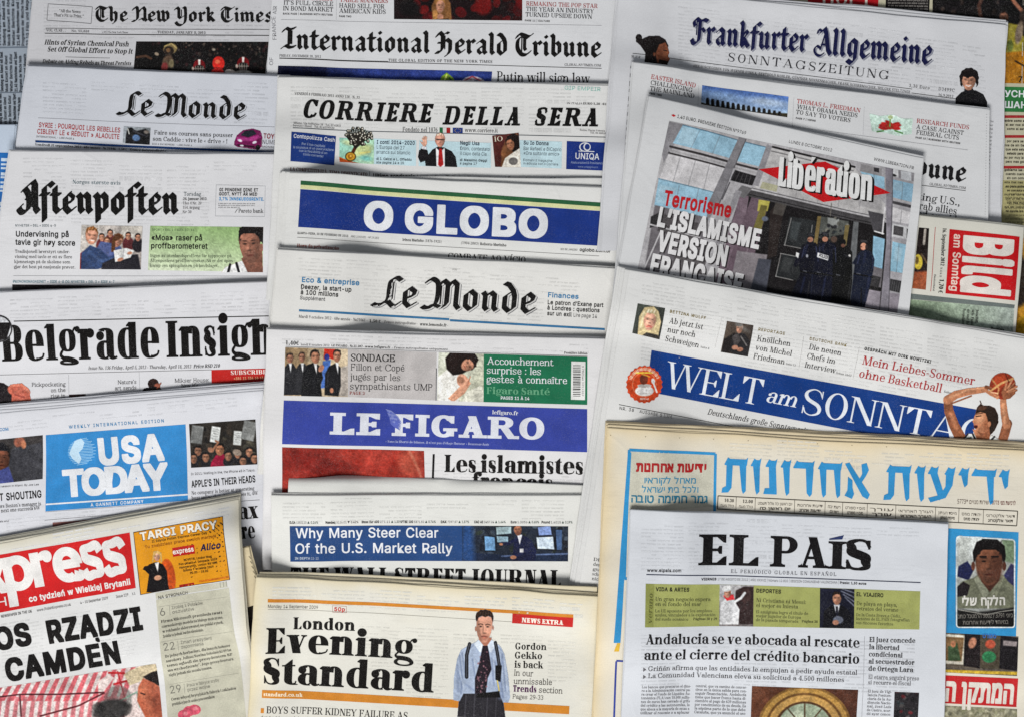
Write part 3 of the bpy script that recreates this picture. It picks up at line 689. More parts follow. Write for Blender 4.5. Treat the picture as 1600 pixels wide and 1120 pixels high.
        if c in 'oceadgqbp':
            w = 2 * S + .24 * W; x = .05; cx = x + w / 2; R = X / 2
            if c == 'o': s.ring(cx, R, w / 2, R + ov); return w + .1
            if c == 'c': s.ring(cx + S * .06, R, w / 2 + S * .06, R + ov, 48, 300); s.vs([(cx + w * .2, T * .6), (cx + w * .4, .1), (cx + w * .46, .22)], [T * 1.3, T, T]); s.dot(x + w - S * .42 - .015, X * .78, S * .44 + .02 * s.ball); return w + .06
            if c == 'e': s.ring(cx, R, w / 2, R + ov, -2, 300); s.r(x + S * .5, R - T / 2 + .01, x + w - S * .3, R + T / 2 + .01); s.vs([(cx + w * .16, T * .6), (cx + w * .38, .09), (cx + w * .46, .2)], [T * 1.3, T, T]); return w + .07
            if c == 'a':
                w = 1.9 * S + .21 * W; xr = x + w; s.r(xr - S, .1, xr, X - .18); s.ring(xr - (w * .44 + S * .1), X - .2, w * .44 + S * .1, .2 + ov, 0, 140, S, T); s.dot(x + S * .5 + .01, X * .76, S * .45 + .02 * s.ball)
                s.ring(x + w * .5, .2 * X / .68, w * .5, .2 * X / .68 + ov, 80, 290, S, T); s.vs([(xr - S * .6, .12), (x + w * .55, T * .4)], [T, T]); s.r(x + w * .5, .4 * X / .68 - T, xr - S * .5, .4 * X / .68)
                s.vs([(xr - S * .5, .2), (xr - S * .35, .07), (xr + .02, T / 2), (xr + .09, .06)], [S, S * .7, T * 1.2, T]); return w + .12
            if c in 'dq': xr = x + w; s.ring(x + w / 2 + S * .1, R, w / 2 + S * .1, R + ov, 30, 330); s.st(xr - S, (0 if c == 'd' else -D), (A if c == 'd' else X), ('r' if c == 'd' else 'b'), 'f' if c == 'd' else ''); return w + .05 + g
            if c in 'bp': x = g; s.st(x, (0 if c == 'b' else -D), (A if c == 'b' else X), ('' if c == 'b' else 'b'), 'f'); s.ring(x + w / 2 - S * .1, R, w / 2 + S * .1, R + ov, -150, 150); return w + .05 + g
            if c == 'g':
                w = 1.75 * S + .22 * W; cx = x + w / 2; hy = X * .36; s.ring(cx, X - hy, w / 2, hy + ov, 0, 360, S * .85, T)
                s.vs([(cx - w * .28, X - 2 * hy + .06), (x + .03, X * .16), (cx - w * .2, .01)], [T * 1.1, T * 1.5, S * .5])
                s.ring(cx + .02, -D * .42, w / 2 + .04, D * .5, 0, 360, S * .5, T * 1.05)
                s.vs([(cx - w * .3, .03), (cx, .02), (cx + w * .3, -.02), (cx + w * .5, -D * .4)], [S * .6, S * .62, S * .6, S * .5])
                s.vs([(cx + w * .32, X - .1), (cx + w * .45, X + .03), (x + w + .05, X + .02)], [T, T, T]); s.dot(x + w + .06, X - .0, S * .26 + .02); return w + .1
        if c == 'ſ' or c == 'f': s.st(g, 0, A - .2, 'b', ''); s.ring(g + S + .13 * W, A - .22, .13 * W + S, .22 + ov, 60, 180, S, T); s.dot(g + S + .2 * W, A - S * .36 - .04, S * .4 + .03 * s.ball); (s.r(g - L, X - max(T, F), g + S + .13 * W, X) if c == 'f' else 0); return S + .22 * W + g
        if c == 't': s.st(g, .16, X, '', ''); s.o.append([(g, X - .01), (g + S, X - .01), (g + S, X + .2), (g + S - .03, X + .2)]); s.r(g - L, X - max(T, F), g + S + .13 * W, X); s.ring(g + S + .07 * W, .17, S + .07 * W, .17 + ov, 180, 300, S, T); s.vs([(g + S + .07 * W, T * .5), (g + S + .15 * W, .05), (g + S + .19 * W, .13)], [T * 1.3, T, T]); return S + .2 * W + g
        if c == 'k': w = S + .36 * W; s.st(g, 0, A, 'b', 'f'); s.dg(g + S * .9, X * .38, g + w - T, X, T * 1.25); s.dg(g + w - S * .55, 0, g + S + .06 * W, X * .6, S * 1.05); s.sf(g + w - T, g + w, X, -1); s.sf(g + w - S * .5, g + w + S * .5, 0, 1, .5, 1); return w + g + S * .4 + L
        if c == 'v': w = S + .38 * W; x = L; m = x + w / 2; s.dg(m - S * .5, 0, x, X, S * 1.06); s.dg(m - T * .4, 0, x + w - T, X, T * 1.2); s.sf(x, x + S, X, -1); s.sf(x + w - T, x + w, X, -1); return w + 2 * L
        if c == 'w':
            w = S + .3 * W; x0 = L
            for k in range(2): x = x0 + k * (w - S * .25); m = x + w / 2; s.dg(m - S * .5, 0, x, X, S * 1.05); s.dg(m - T * .3, 0, x + w - T, X, T * 1.2); s.sf(x, x + S, X, -1)
            s.sf(x0 + 2 * w - S * .25 - T, x0 + 2 * w - S * .25, X, -1); return 2 * w - S * .25 + 2 * L
        if c == 'y': w = S + .38 * W; x = L; m = x + w / 2; s.dg(m - S * .5, 0, x, X, S * 1.06); s.dg(m - T * .4 - .1, -D * .75, x + w - T, X, T * 1.3); s.dot(m - .16, -D * .7, S * .35 + .02); s.sf(x, x + S, X, -1); s.sf(x + w - T, x + w, X, -1); return w + 2 * L
        if c == 'x': w = S + .36 * W; x = L; s.dg(x + w - S, 0, x, X, S * 1.1); s.dg(x, 0, x + w - T, X, T * 1.3); s.sf(x, x + S, X, -1); s.sf(x + w - S, x + w, 0, 1); s.sf(x, x + T, 0, 1); s.sf(x + w - T, x + w, X, -1); return w + 2 * L
        if c == 'z': w = S + .3 * W; x = .05; s.dg(x, 0, x + w - S * 1.1, X, S * 1.2); s.r(x, 0, x + w, T); s.r(x, X - T, x + w, X); s.beak(x + w, 0, 1, .18); return w + .1
        if c == 'ß': s.st(g, 0, A - .25, 'b', ''); x = g; w = 2 * S + .22 * W; s.ring(x + w * .48, A - .25, w * .48, .25, 20, 180); s.ring(x + w * .5, .24, w * .5, .25, -110, 80); s.ring(x + w * .6, A - .33, w * .32, .22, -90, 60); return w + g + .04
        # figures and points
        if c in '0123456789':
            w = S * 1.6 + .26 * W; x = .05; r = x + w; m = x + w / 2
            if c == '0': s.ring(m, .5, w / 2, .5 + ov)
            elif c == '1': s.st(m - S / 2, 0, 1, 'b', ''); s.o.append([(m - S / 2 + .02, 1), (m - S / 2 - .16, .84), (m - S / 2 - .16, .78), (m - S / 2 + .02, .86)])
            elif c == '2': s.vs([(x + S * .4, .72), (x + w * .3, .95), (m, 1 - T / 2), (r - S * .5, .74), (m + w * .1, .42), (x + .02, .05)], [S * .8, T, T, S, S * .7, T]); s.r(x, 0, r, max(T, S * .55)); s.beak(r, 0, 1, .22)
            elif c == '3': s.ring(m, .745, w / 2 * .92, .255, -90, 150, S, T); s.ring(m, .27, w / 2, .27 + ov, -150, 90, S, T); s.dot(x + S * .45, .77, S * .42); s.dot(x + S * .45, .2, S * .42)
            elif c == '4': s.st(r - S * 1.35, 0, 1, 'b', ''); s.r(x - .02, .24, r + .03, .24 + max(T, .06)); s.dg(x - .02, .28, r - S * 1.35, 1, T * 1.4)
            elif c == '5': s.ring(m, .3, w / 2, .3 + ov, -150, 130, S, T); s.r(x + .05, .45, x + .05 + T * 1.2, 1); s.r(x + .05, 1 - S * .7, r - .03, 1); s.dot(x + S * .45, .2, S * .42)
            elif c == '6': s.ring(m, .3, w / 2, .3 + ov, 0, 360); s.vs([(x + S * .5, .3), (x + S * .55, .6), (m, .93), (r - S * .4, .9)], [S, S, T, S * .6])
            elif c == '7': s.r(x, 1 - S * .6, r, 1); s.dg(x + w * .25, 0, r - S * .9, 1 - T, S * .95)
            elif c == '8': s.ring(m, .76, w / 2 * .88, .24 + ov, 0, 360, S * .85, T); s.ring(m, .27, w / 2, .27 + ov, 0, 360, S * .95, T)
            elif c == '9': s.ring(m, .7, w / 2, .3 + ov, 0, 360); s.vs([(r - S * .5, .7), (r - S * .55, .4), (m, .07), (x + S * .4, .1)], [S, S, T, S * .6])
            return w + .1
        d = .05 + S * .3
        if c in '.·•': s.dot(.06 + d, d if c == '.' else .42, d); return 2 * d + .12
        if c == ',': s.dot(.06 + d, d, d); s.vs([(.06 + 1.7 * d, d), (.06 + 1.5 * d, -.08), (.05, -.18)], [d * .8, d * .7, .02]); return 2 * d + .12
        if c in ':;': s.dot(.06 + d, d, d); s.dot(.06 + d, X - d, d); return 2 * d + .12
        if c in "'’‘": s.dot(.05 + d, 1 - d, d); s.vs([(.05 + 1.7 * d, 1 - d), (.05 + 1.5 * d, .83), (.05, .72)], [d * .8, d * .7, .02]); return 2 * d + .1
        if c in '"“”': 
            for k in (0, 1): x = .05 + k * (2 * d + .05); s.dot(x + d, 1 - d, d); s.vs([(x + 1.7 * d, 1 - d), (x + 1.5 * d, .83), (x, .72)], [d * .8, d * .7, .02])
            return 4 * d + .16
        if c in '-–': s.r(.04, .3, .3, .3 + max(T, .08)); return .34
        if c in '«»':
            q = -1 if c == '»' else 1
            for k in (0, .17): a = .2 + k if q > 0 else .1 + k; s.vs([(a, .55), (a - .13 * q, .34), (a, .13)], [.06, .06], smooth=False)
            return .46
        if c == '!': s.dot(.06 + d, d, d); s.o.append([(.06 + d * .7, .28), (.06 + d * 1.3, .28), (.06 + 2 * d, 1), (.06, 1)]); return 2 * d + .12
        if c == '|': s.r(.1, -.15, .13, 1.0); return .24
        if c == '€': s.ring(.4, .5, .34, .5, 45, 315); s.r(.0, .56, .5, .61); s.r(.0, .4, .46, .45); return .75
        if c == '&': s.ring(.3, .76, .2, .24, 0, 360, S * .6, T); s.ring(.28, .26, .27, .27, 120, 360, S * .9, T); s.dg(.55, 0, .12, .75, S); return .85
        if c in '()': q = 1 if c == '(' else -1; s.vs([(.2 + .08 * q, 1.05), (.2 - .1 * q, .4), (.2 + .08 * q, -.25)], [.03, S * .6 + .03, .03]); return .36
        s.r(.05, 0, .3, X * .9); return .36

R_BODY = Roman(S=.15, T=.055, L=.07, F=.045, X=.68, br=.03, q=3)          # running text
R_TEXT = Roman(S=.14, T=.05, L=.085, F=.04, X=.67, br=.05, q=5)           # teasers
R_BOLD = Roman(S=.215, T=.06, L=.085, F=.05, X=.72, W=.9, br=.05, q=6)     # headlines
R_DIDONE = Roman(S=.27, T=.05, L=.08, F=.045, X=.72, W=.72, br=.06, e=2.2, q=8)
R_COND = Roman(S=.24, T=.06, L=.07, F=.055, X=.84, W=.5, br=.03, e=2.5, desc=.16, asc=1.0, q=8)
R_WALL = Roman(S=.25, T=.05, L=.08, F=.045, X=.7, W=.62, br=.05, e=2.3, q=7)
R_SLAB = Roman(S=.25, T=.12, L=.10, F=.11, X=.7, W=.75, br=0, e=2.3, q=8)
R_SLABX = Roman(S=.27, T=.15, L=.115, F=.14, X=.7, W=.95, br=0, e=2.2, q=9)
R_PAIS = Roman(S=.255, T=.085, L=.115, F=.075, X=.7, W=.92, br=.07, q=9)
R_LIGHT = Roman(S=.10, T=.075, L=.07, F=.06, X=.70, W=1.15, br=0, e=2.2, q=5)
R_ROUND = Roman(S=.235, T=.19, L=.0, F=.0, X=.74, W=1.15, br=0, e=2.1, desc=.32, q=9)          # heavy rounded sans
R_PRESS = Roman(S=.27, T=.15, L=.0, F=.0, X=.86, W=.48, br=0, e=3.2, asc=1.0, desc=.2, q=9)       # condensed poster sans
R_FINE = Roman(S=.12, T=.04, L=.09, F=.025, X=.66, W=1.15, br=.05, q=9)

# --- blackletter: strokes of a broad pen held at a slant (x-height = 1)
class Black:
    def __init__(s, w=.30, ang=40, th=.055): s.w, s.a, s.th, s.cache = w, math.radians(ang), th, {}
    def pen(s, pts, smooth=False, w=None):
        P = cr(pts, 7) if smooth else np.array(pts, float); w = (w or s.w) / 2
        n = np.array([math.cos(s.a), math.sin(s.a)]) * w; m = np.array([-n[1], n[0]]) / w * s.th / 2
        for i in range(len(P) - 1):
            A, B = P[i], P[i + 1]
            pts4 = [A + n + m, A - n + m, A - n - m, A + n - m, B + n + m, B - n + m, B - n - m, B + n - m]
            s.o.append(hull(pts4))
    def M(s, x, b=0): s.pen([(x - .10, .92), (x, .80), (x, .2), (x + .11, .07)])
    def glyph(s, c):
        if c in s.cache: return s.cache[c]
        s.o = []; w = s.draw(c); v, f = union(s.o); s.cache[c] = (v, f, w); return s.cache[c]
    def draw(s, c):
        p = s.pen; M = s.M
        if c == ' ': return .42
        if c == 'i': M(.25); p([(.2, 1.36), (.3, 1.26)], w=.24); return .52
        if c == 'n': M(.22); p([(.22, .70), (.46, .95), (.64, .80), (.64, .2), (.75, .07)]); return .92
        if c == 'm': M(.22); p([(.22, .70), (.46, .95), (.64, .80), (.64, .2), (.72, .1)]); p([(.64, .70), (.88, .95), (1.06, .80), (1.06, .2), (1.17, .07)]); return 1.34
        if c == 'u': p([(.12, .92), (.22, .80), (.22, .22), (.38, .05), (.62, .28)]); M(.64); return .93
        if c == 'r': M(.22); p([(.22, .68), (.46, .96), (.58, .82)]); return .68
        if c == 'o': p([(.42, .97), (.2, .78), (.2, .24), (.42, .04)]); p([(.40, .97), (.63, .78), (.63, .24), (.42, .04)]); return .86
        if c == 'e': p([(.42, .97), (.2, .78), (.2, .24), (.40, .04), (.66, .22)]); p([(.40, .97), (.63, .80), (.57, .60), (.22, .44)], w=.24); return .78
        if c == 'c': p([(.60, .86), (.42, .97), (.2, .78), (.2, .24), (.40, .04), (.64, .2)]); return .72
        if c == 'a': p([(.16, .80), (.36, .97), (.58, .82), (.58, .2), (.69, .07)]); p([(.58, .58), (.34, .5), (.19, .36), (.19, .2), (.36, .05), (.58, .26)], w=.24); return .86
        if c == 'd': p([(.42, .97), (.2, .78), (.2, .24), (.42, .04)]); p([(.16, 1.42), (.34, 1.36), (.55, 1.08), (.63, .80), (.63, .24), (.42, .04)]); return .86
        if c == 'b': p([(.10, 1.46), (.22, 1.32), (.22, .22), (.42, .04), (.64, .24), (.64, .76), (.46, .96), (.24, .74)]); return .86
        if c == 'h': p([(.10, 1.46), (.22, 1.32), (.22, .2), (.33, .07)]); p([(.22, .70), (.46, .95), (.64, .80), (.64, .25), (.55, -.05), (.42, -.18)]); return .9
        if c == 'k': p([(.10, 1.46), (.22, 1.32), (.22, .2), (.33, .07)]); p([(.24, .62), (.48, .97), (.62, .84), (.34, .5)], w=.24); p([(.34, .52), (.6, .2), (.72, .07)]); return .84
        if c == 'l': p([(.10, 1.46), (.22, 1.32), (.22, .2), (.34, .06)]); return .5
        if c == 'f': p([(.66, 1.36), (.5, 1.46), (.24, 1.26), (.24, .2), (.24, -.06)]); p([(.02, .93), (.54, .93)], w=.22); return .58
        if c == 'ſ': p([(.70, 1.36), (.54, 1.48), (.24, 1.26), (.24, .1), (.23, -.36)]); p([(.02, .9), (.5, .96)], w=.2); return .58
        if c == 't': p([(.24, 1.26), (.24, .22), (.40, .05), (.56, .17)]); p([(.03, .93), (.52, .93)], w=.22); return .60
        if c == 's': p([(.62, .84), (.44, .98), (.21, .78), (.27, .60), (.56, .42), (.62, .24), (.40, .03), (.14, .17)], w=.27); return .78
        if c == 'p': p([(.10, .94), (.22, .80), (.22, -.38)]); p([(.22, .70), (.46, .96), (.64, .78), (.64, .24), (.44, .04), (.22, .2)]); return .86
        if c == 'g': p([(.42, .97), (.2, .78), (.2, .30), (.38, .1), (.62, .3)]); p([(.38, .97), (.64, .84), (.64, -.08), (.42, -.34), (.14, -.2)]); return .88
        if c == 'w': p([(.10, 1.05), (.22, .86), (.22, .24), (.42, .04), (.62, .26)]); p([(.50, 1.08), (.62, .9), (.62, .2)]); p([(.62, .2), (.80, .04), (1.02, .26), (1.02, .78), (.86, 1.02)]); return 1.22
        if c == 'T':
            p([(.86, 1.20), (.52, 1.32), (.24, 1.1), (.17, .72), (.24, .36), (.5, .06), (.82, .06), (1.02, .26)], True)
            p([(.12, 1.22), (.3, 1.46), (.62, 1.40), (.92, 1.30), (1.16, 1.46)], True, .26); p([(.66, 1.3), (.66, .5), (.74, .38)], w=.24); p([(.47, 1.25), (.47, .25)], w=.07); return 1.18
        if c == 'N':
            p([(.02, 1.18), (.18, 1.42), (.36, 1.36), (.40, 1.0), (.40, .36), (.24, .08), (-.02, .04)], True); p([(.42, .8), (.66, 1.20), (.88, 1.44), (1.04, 1.2), (1.04, .26), (1.18, .06)]); p([(.56, .16), (.78, .3), (.98, .1)], w=.2); return 1.24
        if c == 'Y':
            p([(.02, 1.24), (.16, 1.44), (.32, 1.26), (.32, .5), (.48, .34), (.78, .6)]); p([(.72, 1.46), (.88, 1.28), (.88, .1), (.6, -.34), (.24, -.3), (.06, -.06)], True); p([(.55, 1.2), (.55, .55)], w=.07); return 1.12
        if c == 'I': p([(.06, 1.2), (.26, 1.42), (.5, 1.34), (.86, 1.46)], True, .25); p([(.50, 1.3), (.50, .3)]); p([(.66, 1.25), (.66, .35)], w=.06); p([(.02, .06), (.26, .22), (.54, .10), (.88, .18)], True, .26); return .96
        if c == 'H':
            p([(.02, 1.18), (.2, 1.44), (.40, 1.26), (.40, .34), (.24, .08), (.0, .05)], False); p([(.40, 1.24), (.66, 1.44), (.80, 1.40)], w=.2); p([(.42, .62), (.68, .98), (.92, .80), (.92, .22), (.80, -.04), (.66, -.14)]); p([(.56, 1.2), (.56, .3)], w=.06); p([(.1, .72), (.5, .72)], w=.14); return 1.18
        if c == 'L': p([(.98, 1.32), (.78, 1.44), (.54, 1.30), (.48, .9), (.46, .42), (.26, .14), (-.04, .04), (-.2, .08)], True); p([(.2, .16), (.44, .24), (.72, .02), (.98, .22)], True); p([(.66, 1.2), (.64, .4)], w=.05); return 1.02
        if c == 'M': p([(-.06, 1.30), (.1, 1.46), (.3, 1.42), (.46, 1.2), (.46, .5), (.32, .14), (.0, .02), (-.18, .08)], True); p([(.46, 1.08), (.7, 1.42), (.90, 1.26), (.90, .3), (.78, .12)]); p([(.90, 1.08), (1.12, 1.42), (1.32, 1.24), (1.32, .24), (1.46, .06)]); p([(.62, 1.15), (.62, .25)], w=.05); p([(.1, .1), (.34, .2), (.58, .1)], w=.2); return 1.56
        if c == 'A':
            p([(.14, .34), (.02, .2), (.18, .02), (.46, .10), (.56, .4), (.54, .9), (.34, 1.22)], True); p([(.26, 1.12), (.56, 1.40), (.80, 1.56), (.92, 1.34), (.92, .22), (1.05, .05)]); p([(.40, .70), (.92, .70)], w=.16); p([(.73, 1.3), (.73, .3)], w=.06); return 1.16
        if c == 'Q': p([(.34, 1.26), (.52, 1.46), (.66, 1.2), (.88, .28), (1.06, .05)]); p([(.60, 1.2), (.42, .52), (.34, .26)], w=.10); p([(.40, .56), (.78, .56)], w=.12); p([(.36, .34), (.10, .44), (-.06, .24), (.06, .0), (.34, -.08), (.60, .06)], True, .15); p([(.34, 1.30), (.14, 1.36), (.06, 1.16)], True, .14); return 1.14
        if c == 'F': p([(.16, 1.0), (.08, 1.24), (.26, 1.42), (.54, 1.30), (.80, 1.40), (1.06, 1.34)], True, .26); p([(.52, 1.26), (.52, .34), (.40, .06), (.14, .0), (.0, .2)], True); p([(.50, .76), (.74, .88), (.90, .72)], w=.22); p([(.3, 1.3), (.32, .5)], w=.07); return 1.02
        if c == 'B': return s.draw('b')
        M(.22); return .5
def hull(pts):
    P = sorted(set((round(float(a[0]), 6), round(float(a[1]), 6)) for a in pts))
    def half(P):
        h = []
        for q in P:
            while len(h) > 1 and (h[-1][0] - h[-2][0]) * (q[1] - h[-2][1]) - (h[-1][1] - h[-2][1]) * (q[0] - h[-2][0]) <= 0: h.pop()
            h.append(q)
        return h
    a = half(P); b = half(P[::-1]); return a[:-1] + b[:-1]
B_STD = Black(); B_HEAVY = Black(w=.36, ang=40, th=.06); B_THIN = Black(w=.25, ang=38, th=.05)
FONTS = {'s': ('sans', .0), 'sm': ('sans', .012), 'sb': ('sans', .022), 'sk': ('sans', .034), 'sx': ('sans', .05), 'sxx': ('sans', .066),
         'r': R_BODY, 'rt': R_TEXT, 'rb': R_BOLD, 'rd': R_DIDONE, 'rc': R_COND, 'rw': R_WALL, 'sl': R_SLAB, 'slx': R_SLABX, 'rp': R_PAIS, 'rl': R_LIGHT, 'rf': R_FINE, 'ro': R_ROUND, 'rx': R_PRESS,
         'bl': B_STD, 'bh': B_HEAVY, 'bt': B_THIN}
_strs = {}
def string_geo(font, s, track=0, res=3):
    k = (font, s, track, res)
    if k in _strs: return _strs[k]
    F = FONTS[font]
    if isinstance(F, tuple):
        if F[1] == 0 and not track: v, f = raw_geo(s, res)
        else:
            V = []; Fc = []; x = 0; n = 0
            for ch in s:
                if ch == ' ': x += .26 + track; continue
                gv, gf, a, _ = sans_glyph(ch, F[1], res)
                if len(gv): V.append(gv + (x, 0)); Fc += [tuple(i + n for i in t) for t in gf]; n += len(gv)
                x += a + track + F[1] * 1.1
            v = np.vstack(V); f = Fc
        h = raw_geo('H', 2)[0][:, 1].max() + F[1] * .8; v = v / h
    else:
        V = []; Fc = []; x = 0; n = 0
        for ch in s:
            gv, gf, w = F.glyph(ch)
            if len(gv): V.append(gv + (x, 0)); Fc += [tuple(i + n for i in t) for t in gf]; n += len(gv)
            x += w + track
        v = np.vstack(V); f = Fc
    _strs[k] = (v, f); return _strs[k]
def tx(font, s, x1, y1, x2, y2, h, col=(30, 28, 28), part='text', slant=0, track=0, layer=4, up=None, cond=None, res=3, shadow=None):
    """a line of type from baseline start (x1,y1) to baseline end (x2,y2), capitals (or x-height for blackletter) h high"""
    v, f = string_geo(font, s, track, res)
    x0, xa = v[:, 0].min(), v[:, 0].max()
    A = np.array([x1, y1], float); B = np.array([x2, y2], float); d = B - A; u = d / np.hypot(*d)
    if cond: d = u * (xa - x0) * h * cond                  # natural width, condensed
    n = np.array([u[1], -u[0]]) if up is None else np.array(up, float) / np.hypot(*up)
    a = (v[:, :1] - x0) / (xa - x0)
    P = A + a * d + v[:, 1:] * h * n + v[:, 1:] * h * slant * u
    if shadow:
        for (dx, dy, c, lay) in shadow: put(part, P + (dx, dy), f, c, lay)
    put(part, P, f, col, layer)
def block(font, rows, x1, y1, x2, y2, dy, h, col=(60, 58, 58), part='body_text', last=.7, dx=0, **k):
    for i, r in enumerate(rows):
        w = last if (i == len(rows) - 1) else 1
        tx(font, r, x1 + dx * i, y1 + dy * i, x1 + (x2 - x1) * w + dx * i, y1 + (y2 - y1) * w + dy * i, h, col, part, **k)
def ghost(x0, y0, x1, y1, slope=0, seed=1, k=.979, colw=66, pitch=5.6):
    """the type on the other side of the leaf, showing faintly through the thin paper"""
    R = random.Random(seed); c = np.array(CUR.tint, float) * k; x = x0
    while x < x1 - 20:
        w = min(colw, x1 - x); y = y0 + R.uniform(0, 14); big = R.random() < .4
        while y < y1:
            p_, h = (11, 6) if big and R.random() < .12 else (pitch, 2.1)
            a = x
            while a < x + w - 4:
                b = min(x + w, a + R.uniform(5, 20)); dy = (a - x0) * slope
                if R.random() < .86: bx([(a, y + dy), (b, y + dy + (b - a) * slope), (b, y + h + dy + (b - a) * slope), (a, y + h + dy)], c, 'show_through', .2)
                a = b + R.uniform(1.5, 3)
            y += p_
            if R.random() < .03: break
        x += colw + 8
_words = 'de la que el en por un con los se del las para una su al lo como mas pero sus le ya este si porque esta entre cuando muy sin sobre ser tiene todo nos gobierno estado ayuda comunidad'.split()
def greek(font, x1, y1, x2, y2, n, dyx, dyy, h, col=(95, 92, 92), part='body_text', seed=1, last=.6, layer=4):
    """columns of running text too small to read in the photograph"""
    R = random.Random(seed); L = math.hypot(x2 - x1, y2 - y1); per = max(6, int(L / (h * .62)))
    for i in range(n):
        s = ''
        while len(s) < per: s += R.choice(_words) + ' '
        s = s[:per].strip(); w = last if i == n - 1 else 1
        tx(font, s, x1 + dyx * i, y1 + dyy * i, x1 + (x2 - x1) * w + dyx * i, y1 + (y2 - y1) * w + dyy * i, h, col, part, layer=layer)
# ==================================================================== the newspapers, from the bottom of the pile upwards
K = (26, 24, 24); G = (92, 90, 92); RED = (190, 42, 40); WHT = (226, 228, 232)
SKIN = (196, 146, 122); HAIR = (48, 36, 30)

# ---- listings page in the top left corner
paper('newspaper', 'grey listings page with sideways small type in the top left corner', [(-120, -60), (96, -60), (62, 206), (-130, 206)], T=.004, n=3, fan=(2, 2, 3), tint=(150, 160, 172), seed=21, bulge=.0004)
for (ya, yb, x0s) in ((72, -14, 0), (144, 82, -2), (200, 147, -4)):
    for i in range(8):
        x = 53 - 7.3 * i + x0s - (0 if ya < 80 else 1.5)
        s = ['20.15 Krimi Vorschau Serie', '21.40 Nachrichten und Sport', 'Sendung am Abend mit Gast', '22.10 Film und Magazin', 'Wetter Berichte Kultur', '19.30 Reportage aus Wien', 'Programm der Woche heute', 'Musik Konzert am Abend'][(i * 3 + int(ya)) % 8]
        tx('sb' if i % 3 else 'sk', s, x, ya, x - (ya - yb) * .02, yb + 3 * (i % 3), 4.6, (48, 54, 62), 'listings')
ln(-40, 76, 60, 74, 2.5, (120, 130, 142)); ln(-40, 146, 50, 145, 1.5, (110, 120, 132))
ln(-40, 203, 40, 203, 1, (200, 205, 212))
paper('newspaper', 'blue and white page with sideways pale lettering at the left edge', [(-120, 196), (26, 196), (3, 470), (-130, 470)], T=.003, n=3, fan=(1, 2, 2), tint=(186, 198, 214), seed=22, bulge=.0004)
bx([(-30, 239), (16.5, 240), (11, 316), (-30, 316)], (48, 120, 188), 'banner')
for i, y in enumerate((248, 256, 262, 270, 276, 284, 290, 297)): bx([(3 - i * .4, y), (13 - i * .5, y + .3), (12.6 - i * .5, y + (3.2 if i % 3 else 5)), (2.6 - i * .4, y + (3 if i % 3 else 4.8))], (206, 218, 230), 'lettering', 2)
for i in range(17): bx([(-6, 322 + i * 5.6), (6 - i * .35, 322 + i * 5.6), (5.6 - i * .35, 324.4 + i * 5.6 + (i % 3)), (-6, 324.4 + i * 5.6)], (86, 134, 186), 'lettering', 2)

# ---- sports page in the top right corner
paper('newspaper', 'sports page with basketball photograph and green band in the top right corner', [(1240, -70), (1690, -50), (1680, 620), (1240, 620)], T=.004, n=4, fan=(2, 2, 2), tint=(186, 182, 158), seed=23, bulge=.0004)
bx([(1262, -30), (1374, -26), (1371, 21), (1262, 16)], (176, 30, 40), 'header')
tx('rt', 'ПOPT', 1283, 7.5, 1362, 9.5, 20, (225, 215, 205), 'masthead'); ln(1322, 12.5, 1367, 14.5, 1, (220, 205, 200))
bx([(1384, -20), (1453, -18), (1451, 27), (1383, 23)], (34, 30, 32), 'panel')
for i in range(6): greek('sb', 1387, 2 + i * 4.4, 1449 - (i == 5) * 20, 3.2 + i * 4.4, 1, 0, 0, 2.6, (150, 146, 142), 'panel_text', seed=i, last=1)
def f_(c):
    c.crowd(70, (1458, -20, 1566, 60), [(44, 40, 40), (30, 26, 28), (60, 50, 46), (26, 24, 30)], (2, 5), 5)
    c.L([(1536, -6), (1529, 10), (1531, 24), (1537, 34)], 6, (86, 62, 54)); c.E(1544, 40, 11, 14, (38, 34, 40), 0, 3)
    c.L([(1576, -8), (1585, 5), (1598, 20), (1606, 34)], 6, (150, 104, 84)); c.E(1600, 30, 8, 14, (60, 50, 46), 0, 3)
    c.P([(1556, 42), (1572, 36), (1592, 40), (1600, 60), (1598, 118), (1560, 118), (1553, 80)], (150, 140, 62), 2)
    c.P([(1560, 84), (1604, 80), (1612, 140), (1555, 140)], (168, 118, 36), 2); c.L([(1566, 55), (1570, 100)], 2, (112, 104, 50)); c.E(1578, 72, 5, 9, (110, 118, 60), 0, 2)
    c.E(1592, 52, 6, 18, (130, 116, 100), 10, 2); c.E(1608, 75, 6, 30, (36, 28, 26), 0, 2)
    c.face(1568, 28, 7, 9.5, (120, 84, 68), (26, 20, 20)); c.L([(1586, 96), (1600, 104)], 2, (40, 30, 20)); c.N(40, 5, 3)
pic([(1457, -30), (1640, -24), (1634, 132), (1455, 128)], f_, (26, 23, 25), res=1.1, seed=4)
tx('sb', '7', 1591, 129, 1597, 129, 9, (30, 26, 20), 'figure')
ln(1598.5, -20, 1596.5, 132, 1.2, (190, 186, 176))
bx([(1555, 136), (1650, 138), (1648, 177), (1553, 175)], (58, 128, 74), 'band'); tx('sb', 'УСНА', 1569.5, 152, 1612, 153, 10.5, WHT, 'band_text'); tx('sb', 'ШАН', 1569.5, 169, 1604, 170, 10.5, WHT, 'band_text')
for y in (181, 212, 260): bx([(1555, y), (1650, y), (1650, y + 4.2), (1555, y + 4.2)], (168, 50, 54), 'table_header')
for i in range(23):
    y = 191 + i * 6.4
    if min(abs(y - 2 - k) for k in (181, 212, 260)) < 5: continue
    greek('sb' if i % 4 else 'sk', 1569 + (i % 3) * 2, y, 1640, y + 1, 1, 0, 0, 3.6, (62, 58, 50), 'listings', seed=50 + i, last=1)
bx([(1555, 282), (1650, 284), (1650, 600), (1555, 600)], (178, 172, 128), 'panel')
